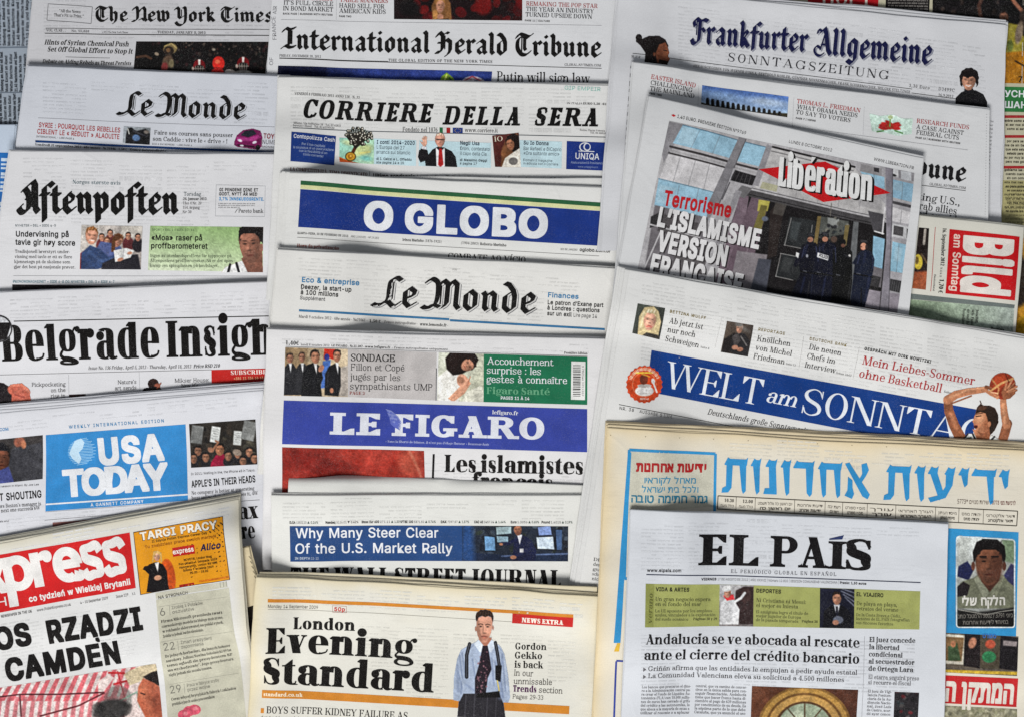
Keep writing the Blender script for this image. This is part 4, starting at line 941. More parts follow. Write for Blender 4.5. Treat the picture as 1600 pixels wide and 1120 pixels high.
for i in range(12): greek('s', 1570 + (i % 3) * 3, 294 + i * 5.5, 1640, 295 + i * 5.5, 1, 0, 0, 3, (88, 82, 60), 'listings', seed=80 + i, last=1)
def f_(c):
    c.E(1590, 440, 20, 40, (58, 48, 40), 0, 4); c.E(1604, 520, 18, 28, (186, 148, 40), 0, 4); c.crowd(14, (1588, 460, 1640, 560), [(60, 44, 30), (200, 160, 60)], (1.5, 3), 3)
pic([(1572, 372), (1650, 372), (1650, 590), (1572, 590)], f_, (176, 132, 48), res=1.4)

# ---- broadsheet, top left: football photograph
paper('newspaper', 'broadsheet with blackletter masthead and dark football photograph, topmost of the left column',
      [(60, -70), (470, -64), (452, 330), (24, 330)], T=.0045, n=4, fan=(3, 3, 2), tint=(196, 196, 200), seed=31)
ghost(70, 0, 410, 60, .01, 1)
frame([(77, 8), (145, 12), (143, 38), (75, 33.5)], .8, (96, 96, 100), 'box')
tx('r', '“All the News', 94, 21, 127, 22.5, 4.6, K, 'motto'); tx('r', 'That’s Fit to Print.”', 86, 27.5, 132, 29.5, 4.6, K, 'motto')
tx('bl', 'The New York Times', 149, 34, 426, 35, 15.4, K, 'masthead')
ln(73, 45.8, 424, 46.8, .7); ln(72, 53.8, 423, 56, 1.2)
tx('r', 'VOL. CLXII . .', 74, 51, 104, 51.3, 4, K, 'dateline'); tx('r', 'No. 55,888', 113, 51.5, 140, 52, 3.6, G, 'dateline'); tx('r', '© 2013 The New York Times', 160, 52.2, 200, 52.8, 2.6, G, 'dateline'); tx('r', 'TUESDAY, JANUARY 8, 2013', 246, 53, 321, 53.8, 4, K, 'dateline')
tx('rb', 'Hints of Syrian Chemical Push', 71, 71.5, 201, 73.4, 7.6, K, 'headline', slant=.22); tx('rb', 'Set Off Global Effort to Stop It', 76, 82.3, 207, 84.8, 7.6, K, 'headline', slant=.22)
ln(104, 90.6, 172, 91.4, .6, G); tx('rb', 'Debate on Aiding Rebels as Threat Persists', 68, 100.2, 204.5, 102.6, 5.8, K, 'subheadline', slant=.2)
def f_(c):
    c.crowd(170, (210, 62, 425, 125), [(58, 50, 46), (74, 62, 56), (44, 36, 38), (64, 40, 42), (40, 48, 46), (90, 80, 74)], (1.4, 3.2), 2, .65)
    c.E(233, 92, 26, 20, (20, 17, 19), 0, 8, .9); c.E(253, 104, 15, 22, (20, 16, 17), 0, 4)
    c.L([(214, 90), (228, 88), (236, 92)], 4, (84, 62, 50)); c.E(245, 85, 3.6, 2.6, (150, 136, 120), 20)
    c.E(266, 77, 11, 8.5, (132, 116, 82), -15, 1); c.E(264, 80, 8, 7, (52, 42, 36), 0, 1); c.L([(257, 73), (268, 68.5), (276, 76)], 1.6, (178, 160, 112)); c.E(263, 79, 3.4, 3.4, (120, 92, 66), 0, 1.2)
    c.E(262, 97, 8, 11, (96, 78, 64), 20, 3); c.E(257, 106, 5, 8, (130, 60, 60), 10, 2); c.E(268, 100, 4, 7, (120, 110, 86), 0, 2)
    for (x, y, k) in ((311.5, 104, 1), (380, 100, 1.05)):
        c.E(x, y, 9.5, 10.5, (118, 26, 34), 0, 1); c.P([(x - 2, y - 10.5), (x + 2, y - 10.5), (x + 1.5, y - 1), (x - 1.5, y - 1)], (214, 206, 200)); c.E(x, y + 4, 8, 6, (46, 40, 40), 0, 1)
        for d in (-6, -2, 2, 6): c.L([(x + d, y), (x + d * .8, y + 11)], 1.1, (150, 142, 134))
        c.L([(x - 8, y + 4), (x + 8, y + 4)], 1.2, (150, 142, 134)); c.E(x - 10, y + 4, 2, 3, (176, 160, 150)); c.E(x, y + 16, 15, 6, (150, 146, 142), 0, 2)
    c.E(341.5, 99.5, 9.5, 11, (204, 52, 44), 0, 1.2); c.E(340, 97, 4, 3.4, (224, 112, 84), 0, 1.4); c.E(340, 113, 10, 6, (178, 40, 38), 0, 1.2); c.L([(333, 106), (350, 107)], 1, (120, 26, 26))
    c.E(360, 114, 9, 5, (192, 184, 178), 10, 1.4); c.E(334, 78, 3, 2.2, (150, 140, 128), 0, 1.4); c.crowd(26, (290, 66, 420, 86), [(120, 108, 98), (100, 70, 60)], (1, 1.8), 9, .7)
pic([(213, 65.5), (421, 66), (412, 134), (207, 128)], f_, (26, 22, 24), res=.7, seed=2, grain=10)

# ---- middle column, topmost (its lower left corner runs under the left column)
paper('newspaper', 'broadsheet with long blackletter masthead above blue sports photograph, topmost of the middle column',
      [(432, -80), (985, -66), (975, 330), (404, 320)], T=.005, n=4, fan=(1.5, 2, 2), tint=(212, 213, 216), seed=41)
tx('rt', 'BOND CHER', 446, 1.5, 520, 2.5, 7, (168, 60, 56), 'kicker'); tx('rt', 'IT’S FULL CIRCLE', 444, 9.4, 520.7, 11, 6.8, (46, 48, 52), 'teaser_text'); tx('rt', 'IN BOND MARKET', 443, 18.2, 520.7, 19.8, 6.8, (46, 48, 52), 'teaser_text'); tx('sb', 'BACK PAGE | BUSINESS WITH REUTERS', 443, 24.6, 520, 26, 2.7, G, 'page_reference')
tx('rt', 'TABLE MANNERS', 531, 3.8, 606, 5.4, 6.8, (168, 60, 56), 'kicker'); tx('rt', 'HARD SELL FOR', 530, 12.8, 601, 14.4, 6.8, (46, 48, 52), 'teaser_text'); tx('rt', 'AMERICAN KIDS', 530, 21, 602.5, 22.6, 6.8, (46, 48, 52), 'teaser_text'); tx('sb', 'PAGE TWO', 530, 27.6, 549, 28, 2.7, K, 'page_reference')
ln(526, -10, 525.5, 32, .4, (170, 170, 174))
def f_(c):
    c.crowd(30, (614, -6, 818, 34), [(130, 22, 28), (90, 18, 22), (150, 30, 30), (40, 22, 26)], (4, 10), 3, .6); c.E(640, 14, 16, 12, (26, 20, 24), 0, 6); c.E(755, 10, 14, 14, (120, 26, 26), 0, 6)
    c.P([(676, 34), (674, 10), (682, -6), (696, -8), (704, 6), (706, 32)], (140, 100, 62), 2); c.face(688, 10, 6.6, 10.5, (208, 156, 130), (170, 124, 76), 5, .2); c.E(680, 24, 4, 8, (190, 140, 86), 0, 1.5); c.E(688, 27, 5, 5, (190, 140, 116), 0, 1.5); c.L([(680, 33), (700, 32)], 4, (30, 26, 30))
pic([(615.6, -8), (816, 0), (816, 33), (615.6, 30.5)], f_, (36, 22, 26), res=.75)
tx('rt', 'REMAKING THE POP STAR', 822, 9.6, 934, 13.4, 6.6, (168, 60, 56), 'kicker'); tx('rt', 'THE YEAR AN INDUSTRY', 822, 18, 928, 21.8, 6.6, (46, 48, 52), 'teaser_text'); tx('rt', 'TURNED UPSIDE DOWN', 821, 26.6, 925, 30.2, 6.6, (46, 48, 52), 'teaser_text'); tx('sb', 'PAGE 11 | CULTURE', 820, 34, 859, 35.2, 2.6, G, 'page_reference')
ln(440, 32.6, 940, 40.5, .5, (160, 160, 164))
tx('bl', 'International Herald Tribune', 439, 78, 940, 90.2, 22.6, K, 'masthead')
tx('r', 'FRIDAY, DECEMBER 28, 2012', 437.5, 90.6, 502, 92.2, 3.8, G, 'dateline'); tx('r', 'THE GLOBAL EDITION OF THE NEW YORK TIMES', 607, 96.8, 769, 99.2, 4.2, K, 'dateline', track=.08); tx('r', 'GLOBAL.NYTIMES.COM', 882, 103.6, 939, 105, 3.8, G, 'web_address')
ln(437.5, 92.5, 607, 96.7, .8); ln(607, 99.5, 770, 101.8, .01); ln(437.5, 93, 940, 107.6, .9)
def f_(c):
    c.G(434, 110, 560, 120, (22, 28, 58), (54, 72, 140)); c.P([(434, 100), (512, 104), (510, 136), (432, 132)], (24, 28, 60), 6, .7); c.N(16, 16, 4)
    c.P([(684, 136), (690, 120), (698, 114), (708, 122), (714, 136)], (120, 150, 60), 1.2); c.L([(692, 134), (698, 118)], 2, (200, 214, 120)); c.L([(702, 122), (710, 134)], 1.6, (40, 70, 60)); c.L([(696, 128), (706, 126)], 1, (30, 60, 80))
    c.E(741, 133, 20, 13, (186, 176, 184), 10, 1.2); c.L([(724, 128), (738, 120), (756, 130)], 1.6, (170, 60, 80)); c.L([(730, 130), (746, 126)], 2, (92, 92, 110)); c.E(738, 129, 5, 3, (220, 214, 220), 0, 1.4)
pic([(435.6, 104.5), (769, 112.5), (767, 140), (433, 140)], f_, (48, 64, 126), res=.8)
tx('rt', 'Putin will sign law', 776, 127.6, 922, 131, 15.4, K, 'headline'); tx('rt', 'barring adoptions', 776, 148, 922, 151, 15.4, K, 'headline')
tx('s', 'AIR', 432.5, 24, 433.5, 12, 6, (150, 150, 154), 'rubber_stamp'); tx('s', 'FRANCE', 433, 64, 431, 28, 6, (150, 150, 154), 'rubber_stamp'); tx('s', 'OF', 427.5, 104, 428, 92, 6, (150, 150, 154), 'rubber_stamp')

# ---- left column, second: swash blackletter masthead over a magenta car
paper('newspaper', 'broadsheet with swash blackletter masthead, red headline and small magenta car',
      [(47, 104), (452, 121), (440, 480), (-6, 470)], T=.0045, n=4, fan=(3, 2, 2), tint=(200, 203, 211), seed=32)
ghost(70, 118, 420, 180, .04, 2)
MS = lambda k: [(1.9 * k, 1.5 * k, (120, 120, 126), 3.2), (1.1 * k, .8 * k, (205, 208, 214), 3.6)]
tx('bt', 'Le Monde', 181, 179.2, 384, 188, 24.5, K, 'masthead', shadow=MS(1.1), slant=.05)
ln(63, 186.5, 430, 200, .5, (140, 140, 146))
tx('sm', 'SYRIE : POURQUOI LES REBELLES', 64, 201, 188, 208, 7.4, (176, 58, 58), 'headline'); tx('sm', 'CIBLENT LE « RÉDUIT » ALAOUITE', 61.5, 211, 186.6, 218.3, 7.4, (176, 58, 58), 'headline'); tx('s', 'INTERNATIONAL - LIRE PAGE 4', 60, 216.8, 118, 220, 2.6, G, 'page_reference')
tx('rt', 'Faire ses courses sans pousser', 241, 210.8, 364.5, 215.8, 6.6, K, 'headline#2'); tx('rt', 'son Caddie : vive le « drive » !', 239, 220.6, 355.5, 225.3, 6.6, K, 'headline#2'); tx('s', 'ÉCO & ENTREPRISE - LIRE PAGE 6', 238, 227, 300, 229.4, 2.4, G, 'page_reference')
def f_(c):
    c.G(194, 198, 236, 226, (170, 176, 182), (120, 124, 128)); c.P([(200, 200), (214, 205), (228, 202), (235, 210), (235, 230), (196, 226), (197, 212)], (34, 34, 38), 1.5); c.E(205, 204, 4, 4, (30, 30, 32)); c.E(213, 216, 6, 5, (92, 116, 150), 10, 2); c.L([(200, 202), (202, 210)], 1.5, (210, 210, 205)); c.E(229, 207, 4, 3, (140, 132, 126), 0, 2); c.L([(208, 205), (230, 214)], 2, (66, 66, 72)); c.N(40, 4, 5)
pic([(193.5, 198), (235.5, 200.5), (234, 227), (192, 224.5)], f_, (120, 120, 126), res=.7)
def f_(c):
    c.P([(367, 223), (371, 213), (381, 205), (396, 202.5), (408, 206), (411, 216), (410, 231), (402, 235), (372, 231), (367, 228)], (128, 36, 96), 1); c.P([(377, 213), (384, 206), (397, 204.5), (402, 211), (390, 216)], (46, 48, 60), 1); c.P([(370, 216), (390, 217), (405, 212), (409, 216), (398, 222), (372, 221)], (172, 66, 136), 1.4)
    c.E(376, 221, 3.6, 2, (214, 204, 220), 20, .8); c.E(399, 224, 3.6, 2, (214, 204, 220), -20, .8); c.L([(373, 228), (398, 231)], 2.4, (58, 22, 46)); c.E(379, 229, 3, 1.4, (210, 206, 214), 5, .6); c.E(404, 232, 3.6, 4, (30, 28, 32), 0, 1); c.E(408, 211, 2, 2, (150, 60, 120))
pic([(364, 199), (414, 202), (413, 238), (363, 235)], f_, (128, 36, 96), part='car_picture', res=.6, cut=True)
tx('sb', 'TOYOTA', 412.5, 217.6, 447, 219.6, 7.6, (142, 40, 52), 'advertisement_text'); tx('s', 'NUMÉRO 1', 411, 226.6, 449, 228.4, 6.8, (110, 108, 114), 'advertisement_text'); tx('s', 'MONDIAL', 411, 232, 436, 233.4, 2.6, G, 'advertisement_text')
bx([(58.5, 221.2), (436, 237.6), (436, 241), (58.4, 224.6)], (28, 66, 118), 'rule_bar')
tx('rb', 'Vendredi 21 septembre 2012 - 68e année - N° 21046 - 1,50 € - France métropolitaine', 58, 229.6, 260, 238.4, 3.4, K, 'dateline')

# ---- left column, third: heavy blackletter masthead, school photograph
paper('newspaper', 'white newspaper with heavy blackletter masthead over classroom photograph and pale green box',
      [(21, 237.5), (446, 243), (440, 600), (-34, 600)], T=.005, n=5, fan=(4, 2, 2), tint=(211, 211, 214), seed=33, lift=[(10, 440, 40, .001)])
ghost(40, 246, 420, 350, .01, 3)
tx('rt', 'Norges største avis', 117, 289.2, 189.6, 290, 6, (92, 116, 124), 'motto')
tx('bh', 'Aftenpoſten'.replace('f', 'ſ', 1), 29, 334.2, 280, 334.8, 31, (22, 17, 18), 'masthead')
tx('rt', 'Torsdag', 288, 307, 315.6, 307.6, 6, (76, 92, 98), 'dateline')
for i, (s, x2, ff) in enumerate((('24. januar 2013', 324, 'rb'), ('Uke 4 Nr. 20', 316, 'r'), ('154. årgang', 313.5, 'r'), ('Kr 30', 300, 'r'))): tx(ff, s, 287 - i * .3, 313.8 + i * 6.7, x2, 314.2 + i * 6.7, 4.4, K if ff == 'rb' else G, 'dateline')
frame([(339.6, 290.5), (416, 292.5), (415, 340), (338, 339)], .5, (170, 172, 176), 'box')
tx('sb', 'GI PENGENE DINE ET', 344.4, 300.4, 405, 301, 4.9, K, 'advertisement_text'); tx('sb', 'GODT, NYTT ÅR MED', 344, 307, 403.5, 307.6, 4.9, K, 'advertisement_text'); tx('sb', '3,7% INNSKUDDSRENTE.', 344, 314.6, 414, 315.4, 4.9, (74, 156, 208), 'advertisement_text')
for i in range(3): greek('s', 343, 320.5 + i * 3, 400 - 24 * (i == 2), 320.8 + i * 3, 1, 0, 0, 1.9, G, 'advertisement_text', seed=i, last=1)
tx('rt', 'Pareto bank', 374.4, 333.8, 413.4, 334.4, 6, K, 'advertisement_text'); ln(369, 334, 373, 328, .8)
tx('s', 'NYHETER • DEL • SIDE 4-5', 27, 355.6, 90, 355.6, 3.6, (84, 104, 110), 'page_reference')
tx('sb', 'Undervisning på', 27.6, 370.8, 109.5, 371.4, 8.6, K, 'headline'); tx('sb', 'tavle gir høy score', 26.4, 383.4, 119, 384.8, 8.6, K, 'headline')
for i, (s, x2) in enumerate((('Tradisjonell lærerstyrt under-', 110.4), ('visning med tavle er ett av flere', 113.4), ('kjennetegn på de skolene som', 110.4), ('gjør det best på nasjonale prøver.', 117.6))): tx('r', s, 25.5 - i * .8, 396.3 + i * 7.9, x2, 396.7 + i * 7.9, 5, (82, 80, 82), 'teaser_text')
def f_(c):
    c.G(130, 353, 220, 360, (196, 190, 184), (168, 160, 156)); c.P([(190, 353), (224, 353), (222, 372), (190, 372)], (206, 200, 192), 3)
    c.P([(124, 398), (137, 390), (150, 405), (150, 422), (124, 422)], (142, 40, 46), 2)
    for (x, y, h) in ((160, 372, HAIR), (173, 366, (40, 34, 34)), (201, 370, (52, 38, 34)), (216, 372, (40, 30, 30)), (168, 378, (90, 60, 40))):
        c.E(x, y + 12, 9, 11, (108, 54, 58) if x != 216 else (44, 40, 46), 0, 2); c.face(x, y, 4, 5.4, SKIN, h)
    c.P([(150, 392), (158, 378), (186, 382), (196, 398), (188, 412), (160, 418)], (92, 104, 148), 2); c.face(184, 377, 7.4, 9.5, (205, 152, 130), (112, 74, 48), 25, .4); c.P([(176, 372), (186, 366), (192, 372), (181, 378), (180, 394), (174, 394)], (104, 68, 44), 1.5)
    c.P([(128, 396), (142, 384), (157, 390), (170, 402), (182, 398), (184, 406), (168, 416), (150, 422), (126, 422)], (58, 76, 112), 2); c.L([(140, 394), (158, 408), (178, 404)], 5, (72, 92, 130), 2); c.N(18, 5, 2)
    c.P([(160, 412), (186, 400), (216, 398), (220, 422), (158, 422)], (48, 46, 54), 2); c.P([(178, 392), (198, 388), (210, 392), (204, 403), (180, 410)], (226, 226, 224), 1); c.L([(194, 389), (192, 405)], .7, (160, 160, 164)); c.E(188, 406, 5, 2.6, SKIN, -20, 1); c.E(203, 396, 4, 2.4, SKIN, -10, 1)
    c.face(144.5, 370, 9, 12, (216, 162, 138), (134, 94, 58), 5, .35); c.L([(141, 376), (148, 377)], 1.4, (240, 230, 222))
pic([(129.6, 352.5), (223.5, 354), (220, 421.6), (124.5, 421)], f_, (150, 144, 142), res=.65)
def f_(c): c.G(300, 354, 292, 425, (158, 186, 132), (206, 216, 190))
pic([(235.5, 353.5), (413, 356.5), (411, 425.5), (231, 422.5)], f_, (165, 190, 140), 'green_box', res=2, layer=1, grain=3)
tx('s', 'SPORT • DEL 1 • SIDE 30-31', 238, 361.2, 304, 361.8, 3.2, (84, 104, 84), 'page_reference')
tx('sb', '«Moa» raser på', 237, 376, 317, 376.6, 8.6, K, 'headline#2'); tx('sb', 'proffbarometeret', 236.4, 388.6, 325.5, 389.6, 8.6, K, 'headline#2')
for i, (s, x2) in enumerate((('Ingen av utenlandsproffene får toppscore på', 363), ('Aftenpostens proffbarometer. Nå er det åpen', 364.5), ('kamp om spissplassen på landslaget.', 342))): tx('r', s, 235 - i * .5, 402.3 + i * 7.6, x2, 403 + i * 7.6, 5, (74, 84, 70), 'teaser_text')
def f_(c):
    c.P([(346, 426), (352, 418), (366, 413), (378, 408), (396, 420), (398, 430)], (222, 222, 222), 1); c.L([(360, 414), (356, 428)], 4, (40, 40, 44)); c.L([(370, 412), (374, 428)], 4, (40, 40, 44))
    c.P([(378, 405), (396, 392), (411, 384), (411, 428), (388, 428)], (132, 92, 78), 1.5); c.face(392, 385, 16, 27, (158, 112, 94), (30, 24, 24), -4, -.2, (96, 70, 62)); c.P([(374, 372), (376, 357), (413, 356), (413, 384), (406, 372), (400, 366), (382, 366)], (32, 26, 26), 1); c.E(410, 388, 3, 6, (140, 98, 84))
pic([(345, 355), (413.2, 356.2), (411, 426), (345, 426)], f_, (150, 110, 90), 'portrait', res=.6, cut=True, layer=2)
ln(22, 431.5, 424, 431.8, .5, (150, 150, 154)); tx('sm', 'ØKONOMIMAGASINET • SIDE 6-8 OG NYHETER • DEL 3 • SIDE 6-7', 21, 442.4, 178, 442.8, 4, (96, 134, 146), 'page_reference')
bx([(20, 445), (200, 447), (200, 458), (20, 456)], (44, 40, 42), 'photograph')

# ---- left column, fourth: condensed black serif masthead
paper('newspaper', 'white newspaper with tall condensed serif masthead and small red subscribe box',
      [(-70, 459.5), (446, 440.5), (450, 790), (-80, 800)], T=.005, n=5, fan=(3, 2, 2), tint=(213, 213, 217), seed=34, bend=1.6)
ghost(20, 466, 420, 500, -.03, 4)
ln(25.5, 502.6, 436, 494, 1.4)
def f_(c):
    c.E(2, 514, 20, 20, (205, 206, 210), 0, .8); c.P([(-14, 505), (20, 504.5), (20, 512), (14, 530), (-14, 536)], (34, 30, 32), 1)
    for a, b in ((20.5, (44, 40, 42)), (19.2, (224, 226, 230))): pass
    d = np.hypot(c.X - 2, c.Y - 514); c.over(np.clip(1.6 - abs(d - 20) / 1.0, 0, 1) , (40, 38, 40)); c.m *= (d < 21.5)
pic([(-20, 492), (24, 492), (24, 536), (-20, 536)], f_, (200, 200, 204), 'magnifier_picture', res=.7, cut=True, layer=5)
tx('rc', 'Belgrade Insight', 5, 564.8, 455, 553.6, 56, (24, 18, 19), 'masthead')
tx('r', 'Issue No. 136 Friday, April 5, 2013 - Thursday, April 18, 2013', 138.6, 577.6, 299, 575, 5.4, (70, 68, 70), 'dateline', slant=.2); tx('rb', 'Price RSD 210', 303, 574.8, 344, 573.8, 5.4, K, 'dateline', slant=.2)
ln(-10, 585.8, 331, 577.5, .6, G)
bx([(331, 577.6), (440, 574.8), (440, 597), (331, 598.6)], (190, 46, 42), 'subscribe_box'); tx('rb', 'SUBSCRIBE', 361.5, 585.3, 416.6, 583.8, 6.6, (240, 226, 220), 'subscribe_text', track=.06); tx('sm', '+381 11 334 66 61', 366, 592.8, 412, 591.6, 4, (234, 190, 150), 'subscribe_text')
def f_(c):
    c.P([(-10, 596), (6, 598), (18, 606), (20, 630), (-10, 634)], (44, 38, 42), 2); c.E(30, 610, 18, 10.5, (202, 118, 98), 12, 1.5); c.P([(20, 604), (34, 598), (46, 610), (49, 626), (18, 627)], (196, 112, 94), 1.5); c.L([(18, 602), (34, 600), (46, 612)], 4, (216, 138, 116), 2); c.L([(24, 616), (38, 620)], 2, (150, 76, 66), 2); c.N(30, 5, 3)
pic([(-10, 594), (50, 593), (50, 628), (-10, 634)], f_, (120, 70, 60), 'hand_picture', res=.7, cut=True)
ln(107.5, 585, 108, 622, .4, (160, 160, 164)); ln(218, 580.5, 219, 612, .4, (160, 160, 164))
for s, x1, x2, y in (('Pickpocketing', 50, 103, 603.4), ('on the', 80, 102.6, 612.2), ('rise in', 79.5, 102.4, 621), ('Nature’s', 184.5, 213.6, 599.6), ('art sends', 180, 213.6, 608.8), ('a message', 176, 213, 618), ('Mikser House:', 273.6, 327, 597), ('New life', 284, 310, 605)): tx('rl', s, x1, y + .3, x2, y - .6, 6.2, (52, 50, 52), 'teaser_text')
def f_(c): c.E(240, 599, 8.5, 8, (50, 32, 30), 0, 1); c.E(246, 604, 5, 6, (150, 92, 76), 20, 1.5); c.P([(218, 616), (226, 606), (242, 603), (252, 606), (254, 618)], (38, 34, 38), 1.2); c.L([(246, 606), (252, 598)], 2.4, (150, 96, 80))
pic([(216, 588), (258, 588), (258, 618), (216, 618)], f_, (50, 36, 34), 'figure_picture', res=.7, cut=True)
def f_(c): c.crowd(14, (108, 612, 136, 630), [(44, 30, 32), (90, 50, 46), (28, 26, 30)], (2, 4), 3)
pic([(108, 616), (134, 615), (134, 630), (108, 630)], f_, (56, 40, 40), res=.8)

# ---- left column, fifth: blue block masthead
paper('newspaper', 'white newspaper with bright blue block masthead and striped globe',
      [(-70, 650), (413, 609), (414, 940), (-80, 950)], T=.006, n=6, fan=(4, 5, 13), top_fan=17, tint=(211, 212, 218), seed=35, bend=1.6, bulge=.0018, lift=[(408, 610, 22, .003)])
ghost(10, 652, 400, 672, -.1, 5); ghost(10, 800, 400, 850, -.085, 6)
B_ = (66, 146, 204)
tx('sm', 'USATODAY.COM', -34, 676, 15.4, 671.6, 4.6, (60, 140, 190), 'web_address')
tx('sm', 'WEEKLY INTERNATIONAL EDITION', 109.5, 668.8, 258, 658.8, 4.9, (66, 140, 184), 'edition_line', track=.14)
bx([(73, 679), (291.6, 662), (294.2, 781), (71.4, 798)], B_, 'masthead_block')
d_ = np.array([1, -.075])
tx('sx', 'USA', 156, 724.3, 258, 716.2, 41, WHT, 'masthead'); tx('sx', 'TODAY', 100, 774, 265, 761.6, 41, WHT, 'masthead', track=-.10)
for i in range(17):       # the globe, ruled in fine lines
    y = 685 + i * 2.45; h = math.sqrt(max(0, 1 - ((i - 8) / 8.6) ** 2)) * 22
    x0 = 129 - h; x1 = 129 + h
    ln(x0, y + 1.4, x1 if i % 2 == 0 else 129 + h * .8, y - 1.6, 1.15, (150, 196, 228), 'globe', 2)
poly([(112, 700), (118, 688), (128, 684), (133, 690), (130, 700), (124, 706), (128, 716), (124, 724), (114, 716), (109, 708)], (196, 220, 236), 'globe', 3)
ln(72, 787.2, 294, 771.6, 2.4, WHT, 'rules', 3); tx('sb', 'A GANNETT COMPANY', 142.5, 790.2, 225, 784.6, 4.9, WHT, 'company_line', track=.08)
ln(71, 799, 296, 782.6, .5, (150, 152, 158))
def f_(c):
    c.crowd(30, (-40, 680, 68, 756), [(60, 56, 54), (40, 36, 36), (84, 78, 74)], (4, 8), 3, .6); c.E(32, 690, 9, 9, (150, 96, 78), 0, 3); c.P([(18, 700), (66, 690), (68, 750), (10, 756)], (72, 72, 78), 3); c.N(30, 8, 3)
    c.face(3, 716, 12, 19, (124, 80, 62), (30, 24, 22)); c.P([(-12, 706), (-8, 694), (6, 690), (15, 699), (18, 704), (-4, 703)], (28, 28, 34), 1); c.P([(-14, 742), (0, 734), (14, 728), (20, 745), (24, 758), (-14, 760)], (84, 92, 150), 1.5)
    c.E(38, 694, 4, 6, (190, 130, 100), 0, 2)
pic([(-40, 690), (68.4, 679), (67, 747.5), (-40, 759)], f_, (64, 60, 60), res=.8)
tx('s', 'Ozzie Guillen in first season in Miami. By Joe Lee', -40, 763, 61, 757.4, 3, G, 'caption')
tx('sb', 'ALL OVER BUT SHOUTING', -68, 787.4, 65.4, 776.2, 11.4, K, 'headline'); tx('rt', 'shows Boston’s manager is', -10, 793.6, 64.5, 788.6, 6, (66, 64, 66), 'teaser_text'); tx('rt', 'next one succeed? 6W', 2, 800, 63, 795, 6, (66, 64, 66), 'teaser_text')
def f_(c):
    c.crowd(60, (296, 655, 405, 730), [(66, 58, 52), (50, 44, 40), (84, 74, 64), (38, 36, 36), (92, 88, 76)], (3, 6), 8, .7)
    for x, y, w, h, r, k in ((309, 678, 9, 14, 8, .62), (337.5, 678, 7, 12.5, 9, 1), (372, 683.5, 6.2, 11, 5, 1), (390, 672, 10, 15, 12, .66)):
        a = math.radians(r); P = [(x + (u * w * math.cos(a) - v * h * math.sin(a)), y + (u * w * math.sin(a) + v * h * math.cos(a))) for u, v in ((-1, -1), (1, -1), (1, 1), (-1, 1))]
        c.P(P, (206 * k, 208 * k, 206 * k), 1.2)
        for t in range(5): c.L([(P[0][0] + (P[3][0] - P[0][0]) * (t + 1) / 6.5 + 2, P[0][1] + (P[3][1] - P[0][1]) * (t + 1) / 6.5), (P[1][0] + (P[2][0] - P[1][0]) * (t + 1) / 6.5 - 2, P[1][1] + (P[2][1] - P[1][1]) * (t + 1) / 6.5)], .7, (120, 120, 120), .9, .6)
    c.P([(330, 722), (338, 710), (352, 708), (358, 724), (354, 730), (328, 730)], (150, 34, 66), 1.5); c.face(344, 702, 6.6, 8.6, (176, 126, 98), (24, 20, 20)); c.E(330, 702, 5, 4, (160, 120, 100), 30, 1.5); c.L([(332, 704), (342, 690), (338, 688)], 3, (160, 116, 92))
    for x, y in ((310, 704), (372, 708), (390, 706), (357, 712), (322, 714), (398, 716), (303, 716), (380, 720)): c.E(x, y + 9, 8, 8, (44, 42, 46), 0, 2); c.face(x, y, 5.4, 7, (158, 118, 96), (28, 24, 24), 0, .2)
    c.E(371, 706, 7, 5, (150, 136, 124), 20, 1.5)
pic([(297, 661.6), (400.5, 654.4), (402.6, 724.6), (299, 730)], f_, (56, 52, 48), res=.75)
tx('s', 'In 2011: Waiting in line, the iPhone 4S in Tokyo.', 299, 741.6, 399, 735.4, 3.6, (80, 78, 80), 'caption'); tx('sb', 'APPLE’S IN THEIR HEADS', 300, 760.8, 399.6, 752.3, 10.6, K, 'headline#2')
tx('rt', 'No company is better at generating', 300, 772.2, 398, 764.6, 5.6, (66, 64, 66), 'teaser_text#2'); tx('rt', 'buzz online than this one does it, 4W', 300, 780, 403.5, 772, 5.6, (66, 64, 66), 'teaser_text#2')
ln(296, 788, 406, 780, .6, G); tx('rd', 'tax', 362, 811.5, 404, 808.4, 26, K, 'headline#3'); tx('rd', 'here', 352, 843, 399, 840, 26, K, 'headline#3')
bx([(82.5, 815.5), (200, 806), (200, 850), (82, 850)], (150, 108, 104), 'photograph'); ln(70, 812, 250, 797, .5, G); tx('s', 'Markets end', -10, 816, 14, 814.6, 3, G, 'caption')
# ==================================================================== middle column
paper('newspaper', 'broadsheet with slanted black slab masthead over a row of pale blue teasers',
      [(437.5, 123), (985, 134), (975, 480), (420, 470)], T=.005, n=4, fan=(1.5, 3, 2), tint=(216, 216, 215), seed=42, bend=2)
ghost(456, 134, 930, 200, .012, 7)
tx('r', 'VENERDÌ 8 FEBBRAIO 2013 ANNO 138 - N. 33', 462, 151, 562, 155.4, 4, (60, 58, 58), 'dateline')
tx('sl', 'CORRIERE', 473.5, 187, 672, 192.6, 29.5, (22, 17, 17), 'masthead', slant=.2, track=.07); tx('sl', 'DELLA', 691, 195.4, 812, 197, 29, (22, 17, 17), 'masthead', slant=.2, track=.08); tx('sl', 'SERA', 834, 196.8, 934, 198.4, 28.5, (22, 17, 17), 'masthead', slant=.2, track=.08)
tx('s', 'GIP EMPEIR', 882, 141, 938, 143.5, 6, (150, 200, 190), 'stamp_print')
